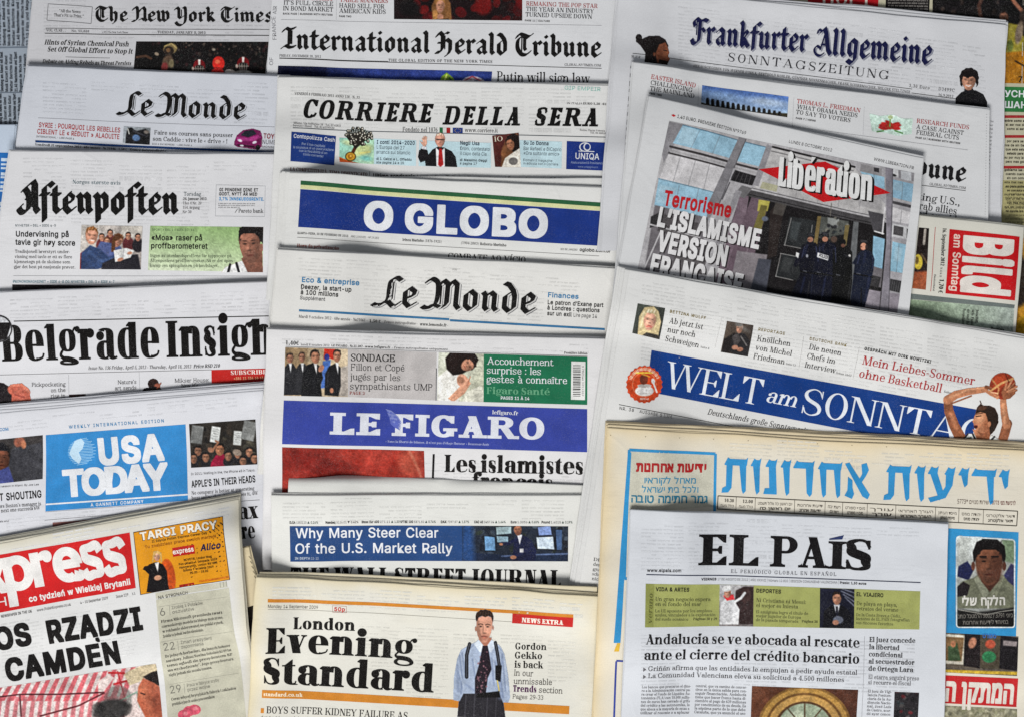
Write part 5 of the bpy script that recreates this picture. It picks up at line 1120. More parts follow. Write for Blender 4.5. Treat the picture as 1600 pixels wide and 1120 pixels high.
tx('r', 'Milano, Via Solferino 28 - Tel. 02 62821', 461, 196.6, 533, 199.6, 3.2, G, 'address'); tx('r', 'Servizio Clienti - Tel. 02 63797510', 460, 200.6, 523, 203.4, 3.2, G, 'address'); tx('r', 'IN ITALIA', 886, 163.4, 910, 164, 2.8, G, 'dateline'); tx('rb', 'EURO 1,30 | 02', 911, 164, 947, 165, 3.4, K, 'dateline'); tx('r', 'Roma, Piazza Venezia 5', 906, 205, 948, 206.6, 2.8, G, 'address'); tx('r', 'Tel. 06 688281', 922, 209.5, 948, 210.5, 2.8, G, 'address')
tx('rt', 'Fondato nel 1876', 629, 206, 683.5, 207, 6.8, (44, 42, 42), 'motto'); tx('rt', 'www.corriere.it', 726, 206.8, 778, 207.8, 6.2, (44, 42, 42), 'web_address')
for q, c in (((686.8, 692, 0), (38, 112, 70)), ((692, 697.6, .1), (214, 214, 212)), ((697.6, 703.6, .2), (168, 40, 44)), ((707.4, 723, .4), (40, 66, 136))): bx([(q[0], 199.8 + q[2]), (q[1], 200 + q[2]), (q[1], 208.8 + q[2]), (q[0], 208.6 + q[2])], c, 'flag_mark')
for i in range(10): a = i * .628; ell(715.2 + 4.6 * math.cos(a), 204.6 + 2.8 * math.sin(a), .5, .5, (214, 190, 90), 'flag_mark', 3, 6)
ln(460, 203, 947, 215, 1.2, (92, 98, 104))
N_ = (34, 66, 134)
bx([(458, 209), (525.6, 214), (522.8, 259.6), (456.6, 255)], N_, 'advertisement'); tx('sm', 'Contopolizza Cash', 461.5, 218.4, 523.5, 223, 6, WHT, 'advertisement_text')
for i, (s, a, b) in enumerate((('Per il tuo capitale', 474, 509), ('la sicurezza di un assicurazione', 461, 522), ('con la flessibilità di un', 470, 512), ('conto corrente!', 476, 506))): tx('s', s, a, 229.5 + i * 5.3, b, 232 + i * 5.3, 3.7, (176, 190, 216), 'advertisement_text')
LB = (196, 219, 226)
bx([(584, 217), (650.5, 220), (650, 260), (583.5, 257)], LB, 'teaser_panel'); bx([(655, 220), (767.5, 224), (767, 263), (654, 260)], LB, 'teaser_panel'); bx([(812, 219.5), (878, 222), (877.5, 264), (811.5, 261.5)], LB, 'teaser_panel')
def f_(c):
    c.G(531, 220, 584, 256, (156, 204, 190), (178, 208, 178)); c.E(566, 236, 16, 8, (208, 212, 150), -20, 5, .8); c.E(545, 224, 10, 4, (206, 210, 160), 10, 4, .7); c.L([(562, 240), (578, 238)], 2, (220, 214, 140), 2); c.E(572, 248, 9, 4, (120, 186, 180), 10, 4, .8)
    c.P([(530, 246), (545, 252), (566, 257), (566, 262), (530, 260)], (190, 94, 40), 1.5); c.m[:] = 1
    m = c.m * 0; c.m = (c.X > 530.6) & (c.Y > 216.5 + (c.X - 531) * .04) ; c.m = c.m * 1.0
    R = random.Random(5)
    c.L([(549, 244), (554, 234), (558, 226)], 5, (92, 52, 34), 1.2)
    for i in range(15):
        a = math.radians(-165 + i * 10.7); c.L([(556, 232), (560 + 20 * math.cos(a), 216 + 14 * math.sin(a))], 2.2, (44, 38, 34), 1)
    for i in range(52):
        a = R.uniform(0, 6.28); r = math.sqrt(R.random()); x, y = 560 + 22 * r * math.cos(a), 214 + 13.5 * r * math.sin(a); c.E(x, y, 2.5, 2.5, (42, 36, 32), 0, .8); c.E(x + .4, y - .4, 1.1, 1.3, (206, 204, 190), 0, .8)
    c.E(548, 245.5, 8.4, 7.4, (96, 70, 30), 0, 1); c.E(548, 245.5, 6.8, 6, (206, 160, 60), 0, 1); c.E(547.5, 245.5, 3.6, 3.4, (176, 118, 36), 0, 1); c.E(548.4, 244.6, 1.4, 1.6, (226, 190, 96), 0, 1)
pic([(531, 198), (585, 200), (584, 257), (530, 254)], f_, (160, 205, 190), 'illustration', res=.55, cut=True, layer=3, grain=6)
tx('sb', 'I conti 2014-2020', 588.6, 225.2, 648, 227, 5.8, (28, 40, 66), 'teaser_heading')
for i, (s, a, b) in enumerate((('L’Europa dei 27', 588.6, 632), ('arranca sul bilancio', 588, 641))): tx('s', s, a, 233.2 + i * 7.6, b, 234.6 + i * 7.6, 5.6, (66, 78, 88), 'teaser_text')
tx('sb', 'di I. Caizzi e L. Offeddu', 588, 250.4, 643, 252, 3.8, (40, 50, 60), 'teaser_text'); tx('sm', 'alle pagine 14 e 15', 588, 256, 631, 257.4, 3.8, (40, 50, 60), 'teaser_text')
def f_(c):
    c.P([(653, 246), (655, 235), (662, 235), (668, 244), (676, 234), (684, 230), (694, 231), (706, 237), (712, 246), (714.5, 262), (665, 260), (664, 252), (657, 255)], (30, 28, 32), 1); c.P([(681, 231), (688, 238), (695, 231), (695, 262), (682, 261)], (220, 220, 224), 1); c.P([(686, 233), (690.5, 233), (693, 258), (688, 262), (684.6, 258)], (176, 44, 44), .9)
    c.E(663.5, 224, 3.8, 6, (212, 168, 148), 8, .9)
    for i, (dx, dy) in enumerate(((-3.4, -3), (-1.2, -6), (1.2, -6.4), (3.2, -5))): c.L([(663.5 + dx * .6, 222), (663.5 + dx, 220 + dy)], 1.7, (212, 168, 148))
    c.L([(660, 226), (657.4, 222)], 1.7, (206, 160, 140)); c.P([(659, 229), (667, 230), (666, 238), (658, 237)], (214, 214, 218), .9); c.P([(657, 233), (668, 235), (670, 246), (656, 247)], (32, 30, 34), 1)
    c.face(687.6, 220.5, 7.4, 9.6, (206, 156, 138), (196, 150, 134)); c.L([(681, 218.4), (694, 218.8)], 1.3, (70, 58, 56)); c.E(681, 221, 1.4, 2.4, (190, 140, 124))
pic([(652, 206), (716, 208), (716, 262.5), (652, 260)], f_, (30, 28, 32), 'man_picture', res=.55, cut=True, layer=3, grain=7)
tx('sb', 'Negli Usa', 719, 226.6, 749, 227.6, 5.8, (28, 40, 66), 'teaser_heading'); tx('s', 'Droni, contestato', 719, 235, 765, 236.4, 5.4, (66, 78, 88), 'teaser_text'); tx('s', 'il capo della Cia', 719, 242.8, 760, 244.2, 5.4, (66, 78, 88), 'teaser_text'); tx('sb', 'di Massimo Gaggi', 718.6, 252.2, 761, 253.4, 3.8, (40, 50, 60), 'teaser_text'); tx('sm', 'a pagina 17', 718.6, 257.6, 745, 258.6, 3.8, (40, 50, 60), 'teaser_text')
def f_(c):
    c.G(770, 212, 812, 262, (104, 54, 50), (74, 34, 32)); c.P([(782, 262), (785, 232), (792, 214), (808, 208), (814, 225), (814, 262)], (120, 82, 56), 2); c.P([(790, 226), (792, 214), (802, 208.6), (811, 213), (812, 232), (804, 240)], (38, 26, 24), 1.2); c.face(797.4, 226, 6, 9, (178, 126, 98), (40, 28, 26), -14, -.2); c.P([(784, 262), (789, 248), (800, 240), (812, 232), (815, 262)], (226, 220, 210), 1.2); c.E(787, 238, 4, 9, (140, 96, 66), 10, 2); c.E(802, 252.5, 7, 6, (120, 116, 114), 0, 1.2); c.N(14, 5, 4)
pic([(769, 212.6), (810.6, 208), (814, 262), (773.5, 261.4)], f_, (92, 48, 46), 'magazine_cover', res=.55, layer=3, grain=6)
tx('rf', 'IO', 772.4, 222, 785.6, 220.6, 7.6, (226, 218, 200), 'magazine_cover_title', layer=5)
tx('sb', 'Su Io Donna', 818, 226.4, 857, 227.6, 5.8, (28, 40, 66), 'teaser_heading'); tx('s', 'Bar Refaeli e DiCaprio', 818, 235.2, 877, 237, 5.4, (66, 78, 88), 'teaser_text'); tx('s', '«Ora soltanto amici»', 818, 242.4, 874, 244.2, 5.4, (66, 78, 88), 'teaser_text'); tx('s', 'Domani il magazine', 817.6, 252.4, 863, 253.8, 3.8, (66, 78, 88), 'teaser_text'); tx('s', 'in edicola con il Corriere', 817.6, 257.6, 872, 259.4, 3.8, (66, 78, 88), 'teaser_text')
bx([(885.6, 221), (960, 224), (958, 268), (884.5, 265)], (36, 62, 136), 'advertisement'); tx('sm', 'UNIQA', 899, 248.8, 936, 250.2, 9.6, WHT, 'advertisement_text')
for r, c in ((9, WHT), (7.2, (36, 62, 136))): ell(914, 230.4, r * 1.0, r * .82, c, 'advertisement_text', 3 + (r < 8) * .4)
ell(917, 230, 5.4, 6, WHT, 'advertisement_text', 3.8); ell(917.6, 230, 4, 4.6, (36, 62, 136), 'advertisement_text', 4.1); ln(904, 236.6, 928.6, 237.6, 1.3, WHT, 'advertisement_text', 4.2)
tx('s', 'Assicurazioni & Previdenza', 892, 256, 942, 257.4, 3.4, (170, 184, 214), 'advertisement_text'); tx('s', 'www.uniqagroup.it', 903, 262.4, 934, 263.4, 2.8, (150, 166, 204), 'advertisement_text')
tx('rb', 'LA COMPETITIVITÀ, TEMA DIMENTICATO', 456, 269.6, 574, 275.6, 5.2, (112, 62, 52), 'headline'); ln(577.5, 268, 577.3, 282, .7, G); tx('sk', 'Ultimo sondaggio', 583, 278.2, 648.6, 280, 6.8, K, 'headline#2'); tx('s', 'Lombardia e Sicilia in bilico, incertezza al Senato. La marcia di Grillo', 652, 280, 882, 284.6, 6.4, (60, 58, 58), 'headline#2')

paper('newspaper', 'newspaper with wide white capitals on a blue banner under green and yellow stripes',
      [(455.5, 271.5), (990, 295), (980, 620), (430, 600)], T=.0055, n=6, fan=(15, 2, 3), top_fan=-1, tint=(216, 216, 214), seed=43, extra=([(444, 272), (988, 291), (980, 600), (436, 590)], [(441, 273), (988, 286), (980, 600), (434, 590)], [(440, 274), (988, 280), (980, 600), (432, 590)]), bend=2.4, bulge=.0016)
q = np.array([(472.5, 284), (945, 316.5), (938, 384.5), (468.6, 357)], float)
bx([(473, 285.4), (946, 318), (945.4, 324.4), (472.7, 291.8)], (52, 104, 70), 'green_stripe'); bx([(472.7, 291.8), (945.4, 324.4), (944.8, 330.6), (472.3, 297.8)], (214, 214, 168), 'yellow_stripe')
bx([(472.4, 298.6), (944.7, 331.2), (939, 385), (468.6, 357)], (36, 64, 138), 'banner')
tx('sx', 'O', 568.5, 357.4, 614, 359, 43, (224, 226, 230), 'masthead'); tx('sx', 'GLOBO', 632, 361, 855, 371, 43, (224, 226, 230), 'masthead')
tx('sm', 'QUARTA-FEIRA, 20 DE FEVEREIRO DE 2013', 467.5, 367.8, 545, 371.8, 3.2, K, 'dateline'); tx('s', 'ANO LXXXVIII - Nº 29.052', 549, 372, 592, 374.4, 3, G, 'dateline'); tx('rb', 'Irineu Marinho', 629, 377.2, 662, 379, 4, K, 'dateline'); tx('r', '(1876-1925)', 664, 379, 690, 380.4, 4, G, 'dateline'); tx('r', '(1904-2003)', 720.6, 382, 748, 383.6, 4, G, 'dateline'); tx('rb', 'Roberto Marinho', 750, 383.8, 791, 386, 4, K, 'dateline')
tx('s', 'RIO DE JANEIRO', 876, 391.4, 902, 392.6, 2.8, G, 'dateline'); tx('sb', 'oglobo.com.br', 905.5, 393, 954, 395.4, 5, K, 'web_address'); ln(467, 373, 936, 400.6, .6, (120, 118, 118))
tx('rb', 'Hora da privatização', 467, 388.2, 531, 391.8, 5.2, (150, 66, 52), 'headline'); tx('rt', 'COMBATE AO VÍCIO', 700, 404.6, 821, 410.6, 8.6, K, 'headline#2')

paper('newspaper', 'newspaper with swash blackletter masthead between two blue headed teasers',
      [(439, 391), (968, 419), (958, 760), (404, 740)], T=.005, n=5, fan=(3, 2, 5), tint=(217, 216, 213), seed=44, bend=1.8)
ghost(470, 402, 930, 440, .055, 8); ghost(570, 440, 850, 495, .055, 9)
BL = (66, 134, 176)
tx('sb', 'Eco & entreprise', 475, 442.4, 563, 447.2, 8, BL, 'teaser_heading'); tx('sb', 'Deezer, la start-up', 473.5, 452.8, 551, 457.4, 7, K, 'teaser_text'); tx('sb', 'à 100 millions', 473, 461.2, 531, 465.2, 7, K, 'teaser_text'); tx('sm', 'Supplément', 472, 469.2, 511, 471.8, 5.6, (100, 100, 102), 'teaser_text')
tx('s', '2 € 50', 707, 423, 714, 423.5, 2.5, G, 'dateline')
MS2 = [(2.8, 2.0, (120, 120, 124), 3.2), (1.7, 1.2, (212, 211, 209), 3.6)]
tx('bt', 'Le Monde', 579, 478, 836, 490.4, 31.5, K, 'masthead', shadow=MS2, slant=.05)
tx('sb', 'Finances', 856, 464.8, 903.6, 467.6, 7.6, BL, 'teaser_heading'); tx('sb', 'Le patron d’Exane part', 855.6, 475.8, 942.6, 480.4, 6.6, K, 'teaser_text'); tx('sb', 'à Londres : questions', 855, 484.2, 936.5, 488.6, 6.6, K, 'teaser_text'); tx('sb', 'sur un exil', 854.8, 492.8, 893, 495.2, 6.6, K, 'teaser_text'); tx('s', 'Lire page 14', 896, 495.4, 932.5, 497.6, 5.8, G, 'teaser_text')
bx([(470.4, 484.4), (702, 497.6), (702, 501), (470.3, 487.8)], (66, 124, 164), 'rule_bar'); bx([(703, 499.2), (945, 513), (945, 516.4), (703, 502.6)], (66, 124, 164), 'rule_bar')
tx('r', 'Mardi 9 octobre 2012 - 68e année - N°21061 -', 470, 497.6, 575, 503.6, 4.4, G, 'dateline'); tx('rb', '1,50 €', 578, 504, 595, 505, 4.4, K, 'dateline'); tx('r', '- France métropolitaine -', 598, 505, 652, 508, 4, G, 'dateline'); tx('rb', 'www.lemonde.fr –', 656, 509, 700, 511, 4.4, K, 'dateline')
for i in range(4): ln(471, 520 + i * 6, 940, 534 + i * 6, .01)

paper('newspaper', 'newspaper with white slab capitals on a violet blue banner below a green panel',
      [(422.5, 515.5), (962, 530), (946, 900), (410, 890)], T=.0055, n=5, fan=(2, 3, 4), tint=(216, 215, 216), seed=45, bend=2)
ghost(445, 522, 920, 540, .03, 10); ghost(560, 706, 920, 745, .03, 11)
tx('rb', '1,40€', 450.6, 539, 471, 539.8, 6.2, K, 'dateline'); tx('r', 'lundi 8 octobre 2012', 474, 540.4, 518, 541.8, 3.4, G, 'dateline'); tx('rb', 'LE FIGARO - N° 21 207 - www.lefigaro.fr', 521, 541.8, 611, 544.8, 3.4, K, 'dateline'); tx('r', '- France métropolitaine uniquement', 614, 544.8, 700, 547.4, 3.2, G, 'dateline'); ln(450.6, 541.6, 917.5, 556.6, .7, G); tx('rb', 'Première édition', 881, 553, 917.5, 554.2, 3.6, K, 'dateline')
def f_(c):
    c.G(450, 545, 546, 560, (166, 146, 118), (206, 190, 164)); c.P([(450, 544), (484, 545), (484, 575), (450, 575)], (150, 128, 100), 3, .7); c.P([(510, 545), (528, 546), (524, 562), (516, 558), (509, 562)], (200, 62, 46), 1.2); c.E(514, 558, 4, 5, (66, 72, 150), 0, 1.2); c.P([(508, 564), (520, 562), (516, 604), (504, 606)], (84, 118, 180), 2); c.P([(532, 575), (547, 570), (546, 619), (532, 618)], (176, 168, 160), 3)
    for x, y, r, bw, k in ((457, 560, 5, 11, (46, 46, 50)), (475.5, 558.6, 4.6, 10, (52, 52, 56))):
        c.P([(x - bw, 616), (x - bw + 1, 576), (x - 4, 568), (x + 5, 568), (x + bw, 578), (x + bw, 616)], k, 1.4); c.P([(x - 2, 567), (x + 3, 567), (x + 1, 582)], (206, 206, 206), .8); c.face(x, y, r, 7, (172, 128, 106), (70, 56, 48))
    c.P([(474, 618), (477, 582), (483, 570), (494, 566), (504, 572), (508, 590), (504, 600), (506, 619)], (28, 28, 32), 1.4); c.P([(493, 566), (499, 566), (498, 584)], (216, 214, 212), .9); c.E(505, 575, 4, 6, (184, 136, 112), 30, 1.2); c.face(496, 558, 6.6, 9.4, (192, 142, 116), (40, 32, 30), -6, .3)
    c.P([(510, 616), (511, 584), (517, 572), (528, 567), (535, 574), (535, 602), (531, 618)], (34, 34, 38), 1.4); c.P([(527, 566), (532, 567), (531, 584)], (212, 212, 212), .9); c.face(529.6, 556.6, 5.6, 8.6, (180, 132, 108), (44, 36, 32), 4, .3); c.E(521, 609, 3, 4, (180, 130, 106), 0, 1.2); c.L([(516, 580), (514, 604)], 2, (52, 52, 58), 2)
pic([(450, 543), (546.3, 545.7), (545.5, 619.3), (447, 617)], f_, (170, 150, 126), res=.65)
bx([(546.3, 545.8), (682.5, 550.6), (681, 625), (545.5, 619.3)], (192, 188, 187), 'teaser_panel')
tx('rl', 'SONDAGE', 550.7, 563.9, 617.5, 565.4, 11, K, 'teaser_heading'); tx('rl', 'SONDAGE', 551.2, 563.9, 618, 565.4, 11, K, 'teaser_heading', layer=4.3)
for i, (s, b) in enumerate((('Fillon et Copé', 632.5), ('jugés par les', 625.7), ('sympathisants UMP', 675.6))): tx('rl', s, 550.4 - i * .8, 578.2 + i * 14.6, b, 580 + i * 14.9, 10.4, (52, 50, 52), 'teaser_text')
tx('rb', 'PAGE 3', 548, 615.4, 571, 616, 4.8, (140, 52, 46), 'page_reference')
def f_(c):
    c.G(686, 552, 756, 620, (212, 214, 200), (196, 196, 176)); c.P([(684, 628), (686, 588), (700, 576), (716, 580), (722, 600), (716, 628)], (232, 230, 224), 2); c.N(10, 6, 3)
    c.P([(698, 576), (696, 560), (704, 550), (724, 549), (742, 552), (748, 562), (742, 572), (722, 584), (708, 586)], (42, 30, 28), 1.5); c.face(731, 570, 9, 10, (206, 154, 128), (46, 32, 30), 62, .2); c.E(722, 592, 8, 8, (216, 170, 146), 0, 1.6)
    c.E(724, 596, 10, 8.6, (212, 162, 138), 20, 1.2); c.E(720, 593, 6, 5, (120, 86, 66), 20, 2, .5); c.P([(700, 622), (712, 610), (730, 592), (736, 598), (726, 614), (708, 628)], (214, 166, 140), 1.4); c.L([(706, 622), (732, 598)], 3, (188, 136, 112), 2, .5); c.P([(728, 612), (750, 602), (757, 606), (757, 628), (722, 628)], (226, 224, 210), 2); c.L([(735, 588), (730, 602)], 1.5, (176, 122, 100)); c.L([(684, 585), (690, 625)], 5, (244, 242, 238), 3, .5)
pic([(685.6, 550.7), (756, 552.8), (755.5, 627.6), (683.4, 625.2)], f_, (206, 208, 190), res=.65)
ln(682.2, 575, 681.4, 625.4, 1.2, (60, 58, 60))
bx([(756, 552.8), (917.5, 557.6), (917.5, 632), (755.5, 627.6)], (40, 120, 88), 'teaser_panel')
for i, (s, b) in enumerate((('Accouchement', 865), ('surprise : les', 845), ('gestes à connaître', 886))): tx('rl', s, 761 - i * .4, 569.2 + i * 14, b, 571.4 + i * 14, 11, WHT, 'teaser_text')
tx('rb', 'Figaro Santé', 760, 614.6, 859, 616.6, 10.6, (112, 170, 136), 'teaser_heading'); tx('sb', 'PAGES 11 À 14', 782.5, 623.2, 827, 624.4, 4.8, WHT, 'page_reference')
bx([(892.5, 564.4), (914.5, 565), (914, 624.4), (892, 623.8)], (222, 222, 220), 'barcode', 2); R_ = random.Random(4); y = 570
while y < 618: h = R_.choice((.8, 1.2, 1.9)); bx([(895, y), (907, y + .3), (907, y + .3 + h), (895, y + h)], (40, 38, 40), 'barcode', 3); y += h + R_.choice((.8, 1.2, 1.7))
tx('s', '3 782146 1211207', 909.4, 571, 909, 618, 2.8, K, 'barcode')
bx([(447, 624.4), (917.5, 638.6), (917.5, 706), (444, 692)], (68, 82, 164), 'banner')
tx('slx', 'LE', 517.5, 677, 594, 679.6, 34, (222, 224, 232), 'masthead'); tx('slx', 'FIGARO', 612, 680.2, 850, 686.4, 34, (222, 224, 232), 'masthead')
for i in range(6): poly([(602 + i * 1.6, 638 + i * 3.2), (612 + i * 2.2, 641 + i * 3), (622, 650 + i * 3.4), (628 - i * .4, 660 + i * 2.4), (621 - i, 656 + i * 2.2), (610, 646 + i * 3)], ((136, 146, 200), (104, 116, 188))[i % 2], 'feather_mark', 5 + i * .2)
tx('rb', 'lefigaro.fr', 769, 646.4, 809.5, 648, 6, WHT, 'web_address'); tx('r', '« Sans la liberté de blâmer, il n’est pas d’éloge flatteur » Beaumarchais', 602.5, 690.4, 764, 695.4, 3.6, (190, 196, 226), 'motto')
def f_(c):
    c.G(444, 697, 664, 760, (150, 50, 40), (166, 62, 50)); c.E(500, 720, 50, 26, (120, 38, 34), 10, 30, .6); c.E(640, 722, 18, 22, (192, 106, 84), 0, 14, .6); c.L([(640, 704), (652, 730), (660, 752)], 3, (206, 150, 126), 4, .6); c.E(560, 712, 40, 10, (172, 70, 56), 4, 14, .5); c.N(36, 14, 3)
pic([(444, 697), (662.5, 704), (663.6, 754), (442, 770)], f_, (146, 48, 40), res=1.0, grain=9)
ln(677.6, 709, 676, 748, 3.4, K)
tx('rd', 'Les islamistes', 694, 737, 911, 741, 27, (26, 22, 22), 'headline'); tx('rd', 'français', 737.5, 764.5, 863, 768.6, 27, (26, 22, 22), 'headline')

paper('newspaper', 'newspaper with navy headline strip and trading floor photograph over half hidden serif capitals',
      [(428, 770.5), (960, 772), (950, 1120), (426, 1110)], T=.0055, n=4, fan=(1, 3, 3), top_fan=3, tint=(217, 217, 213), seed=46, extra=([(455, 736), (914, 757), (952, 1090), (440, 1100)],), bend=1.4)
ghost(445, 776, 900, 812, .003, 12)
pp = CUR
for i, (a, b, c_) in enumerate((('DJIA', '13502.23', '▲ 0.26%'), ('Nasdaq', '3126.01', '▼ 0.42%'), ('Stoxx Eur 600', '271.11', '▲ 1.30%'), ('FTSE 100', '5871.52', '▲ 0.74%'), ('DAX', '7397.87', '▲ 1.37%'), ('CAC 40', '3457.04', '▲ 1.64%'), ('Euro', '1.3056', '▲ 0.65%'), ('Pound', '1.6015', '▲ 0.19%'))):
    x = (455.5, 511, 566, 628, 689, 741, 798, 846)[i]; w = (9, 15, 27, 18, 9, 14, 9, 13)[i]; y = 815.2 + i * .15
    tx('sk', a, x, y, x + w, y, 3.8, K, 'market_figures'); tx('s', b, x + w + 1.5, y, x + w + 17, y, 3.4, G, 'market_figures'); tx('sm', c_, x + w + 18.5, y, x + w + 35, y, 3.6, (78, 96, 88) if '▲' in c_ else G, 'market_figures')
bx([(455.5, 819), (887.5, 820.8), (887.5, 876), (455.5, 875)], (50, 84, 134), 'headline_strip')
tx('sm', 'Why Many Steer Clear', 464.5, 837.6, 685, 838.6, 15.6, WHT, 'headline'); tx('sm', 'Of the U.S. Market Rally', 463.6, 862, 707, 863.2, 15.6, WHT, 'headline'); tx('sb', 'IN DEPTH', 462.6, 871.6, 486, 871.8, 3.8, (190, 200, 214), 'page_reference'); tx('s', '12-13', 488, 871.8, 499, 871.9, 3.8, (190, 200, 214), 'page_reference')
def f_(c):
    c.crowd(60, (735, 818, 888, 866), [(40, 48, 60), (64, 74, 88), (30, 32, 40), (90, 100, 110), (52, 60, 50)], (2, 6), 5, .7)
    for (q, k) in (([(757, 836), (773, 838), (774, 859), (758, 859)], (126, 168, 206)), ([(775, 822), (799, 821), (799, 832), (776, 834)], (170, 190, 196)), ([(776, 836), (794, 837), (794, 847), (777, 846)], (150, 176, 190)), ([(840, 822), (860, 820), (862, 834), (842, 835)], (132, 152, 196)), ([(838, 838), (864, 837), (866, 857), (840, 856)], (196, 208, 220)), ([(868, 826), (878, 826), (878, 858), (870, 858)], (80, 104, 140))):
        c.P([(x + (x - q[0][0]) * .08 - .8, y + (1 if y > 845 else -1)) for x, y in q], (22, 24, 30), 1); c.P(q, k, 1); c.L([q[0], q[2]], 1.2, [v * .8 for v in k], 2, .4)
    c.P([(735, 862), (790, 866), (888, 862), (888, 878), (735, 878)], (40, 52, 76), 2); c.L([(784, 868), (818, 866), (888, 864)], 2, (100, 116, 150), 1.5)
    c.P([(800, 876), (803, 848), (806, 838), (816, 834), (830, 842), (838, 858), (836, 877)], (34, 40, 72), 1.4); c.P([(808, 834), (816, 834), (812, 850)], (216, 216, 222), .9); c.L([(806, 842), (794, 848), (784, 848)], 5, (36, 42, 76), 1.2); c.E(783, 849, 3, 2.2, (178, 130, 106)); c.face(809, 826.5, 6, 8.2, (172, 122, 98), (40, 30, 28), -6, -.3, (90, 62, 52)); c.L([(828, 856), (812, 864), (804, 868)], 5, (40, 46, 82), 1.2); c.E(802, 869.6, 5, 3, (182, 134, 110)); c.P([(812, 856), (818, 856), (818, 862), (812, 862)], (206, 206, 210), .8)
    c.P([(722, 815), (738, 818), (742, 878), (720, 878)], (50, 84, 134), 10)
pic([(722, 820.1), (887.5, 820.8), (887.5, 876), (722, 875.6)], f_, (44, 52, 66), res=.65, layer=2.5)
tx('rw', 'THE WALL STREET JOURNAL', 456, 911, 876, 917, 27, (24, 22, 22), 'masthead')
# ==================================================================== right column
paper('newspaper', 'broadsheet with navy blackletter masthead over widely spaced capitals, smiling boy at its right',
      [(967, -18.5), (1571, 40), (1562, 372), (936, 394)], T=.0055, n=5, fan=(3, 3, 3), top_fan=7, tint=(205, 206, 210), seed=51, bend=4, bulge=.0022)
ghost(1060, 6, 1540, 150, .12, 13)
NV = (28, 32, 78)
sh = [(2.2, 2.0, (150, 152, 164), 3)]
tx('bl', 'Frankfurter', 1078, 66.5, 1262, 82.5, 27, NV, 'masthead', shadow=sh); tx('bl', 'Qllgemeine', 1270, 84.5, 1455.5, 102, 28, NV, 'masthead', shadow=sh)
tx('rf', 'SONNTAGSZEITUNG', 1138, 95.4, 1388, 125.4, 13.6, (52, 52, 58), 'masthead_line', track=.16)
ln(988, 85, 1050, 91, .8); ln(1045, 90.5, 1425, 140, .8); ln(1424, 146, 1515, 158, .8); tx('r', 'NR. 37 / R', 986, 91.5, 1000, 93, 3.6, G, 'dateline')
tx('r', 'HERAUSGEGEBEN VON WERNER D’INKA, BERTHOLD KOHLER, GÜNTHER NONNENMACHER, FRANK SCHIRRMACHER, HOLGER STELTZNER', 1084, 104.4, 1422, 146.6, 4, (84, 84, 88), 'dateline', track=.06)
tx('rt', '3,30 Euro', 1420, 136.8, 1452, 140.4, 5, K, 'dateline', track=.12); tx('r', 'D3499C', 1466, 141.8, 1491, 144.6, 5, (70, 70, 74), 'dateline', track=.12); tx('r', '16.9.2012', 1466, 151, 1489, 153.6, 4.2, G, 'dateline')
def f_(c):
    c.P([(996, 55), (1003, 62), (1014, 57), (1030, 56.5), (1040, 62), (1045, 72), (1038, 84), (1030, 106), (1006, 104), (1008, 84), (1000, 72), (993, 66)], (32, 25, 26), 1.2); c.E(998, 60, 5, 5.5, (34, 26, 26), 0, 1)
    c.P([(1030, 70), (1040, 66), (1044, 74), (1046, 82), (1044, 88), (1047, 92), (1043, 100), (1034, 104), (1026, 98), (1024, 84)], (124, 78, 58), 1.2); c.E(1040, 84, 4, 6, (150, 100, 74), 0, 3, .7); c.P([(1030, 94), (1044, 96), (1042, 106), (1026, 106)], (40, 30, 28), 1.4); c.L([(1037, 79), (1042, 79.6)], 1.1, (34, 24, 22)); c.E(1022, 86, 2, 3.4, (110, 70, 52)); c.N(14, 3, 3)
pic([(988, 48), (1054, 48), (1054, 110), (988, 110)], f_, (32, 26, 26), 'man_picture', res=.6, cut=True, layer=5)
def f_(c):
    c.P([(1492, 176), (1493, 154), (1502, 145), (1512, 141), (1524, 142), (1536, 148), (1542, 160), (1542, 178)], (26, 25, 30), 1.2); c.P([(1506, 142), (1513, 146), (1521, 142), (1518, 136), (1508, 136)], (34, 32, 38), 1); c.face(1513.4, 127.4, 10.6, 13.4, (204, 154, 130), (30, 24, 26), 3, -.15); c.P([(1500, 133), (1498.6, 122), (1502, 112), (1510, 107), (1519, 107), (1526, 112), (1529.4, 122), (1528, 134), (1525, 136), (1524.4, 125), (1519, 120), (1512, 123), (1505, 119.6), (1502.6, 127), (1502.8, 136)], (32, 26, 28), 1.2, 1, 1.2); c.L([(1506, 112), (1514, 109.4)], 1.6, (70, 60, 60), 1.6, .7); c.L([(1509, 134), (1513, 135.4), (1517, 134)], 1.4, (236, 228, 222))
pic([(1490, 104), (1545, 104), (1545, 178), (1490, 178)], f_, (30, 26, 28), 'boy_picture', res=.55, cut=True, layer=5)
for i in range(24): ln(985 - i * .85, 105 + i * 12, 984.6 - i * .85 , 109 + i * 12 + (i * 7 % 5), .9, (96, 96, 100), 'sheet_edge_print')
greek('r', 1500, 188, 1552, 192, 14, -.5, 6, 3, (120, 120, 122), seed=9)

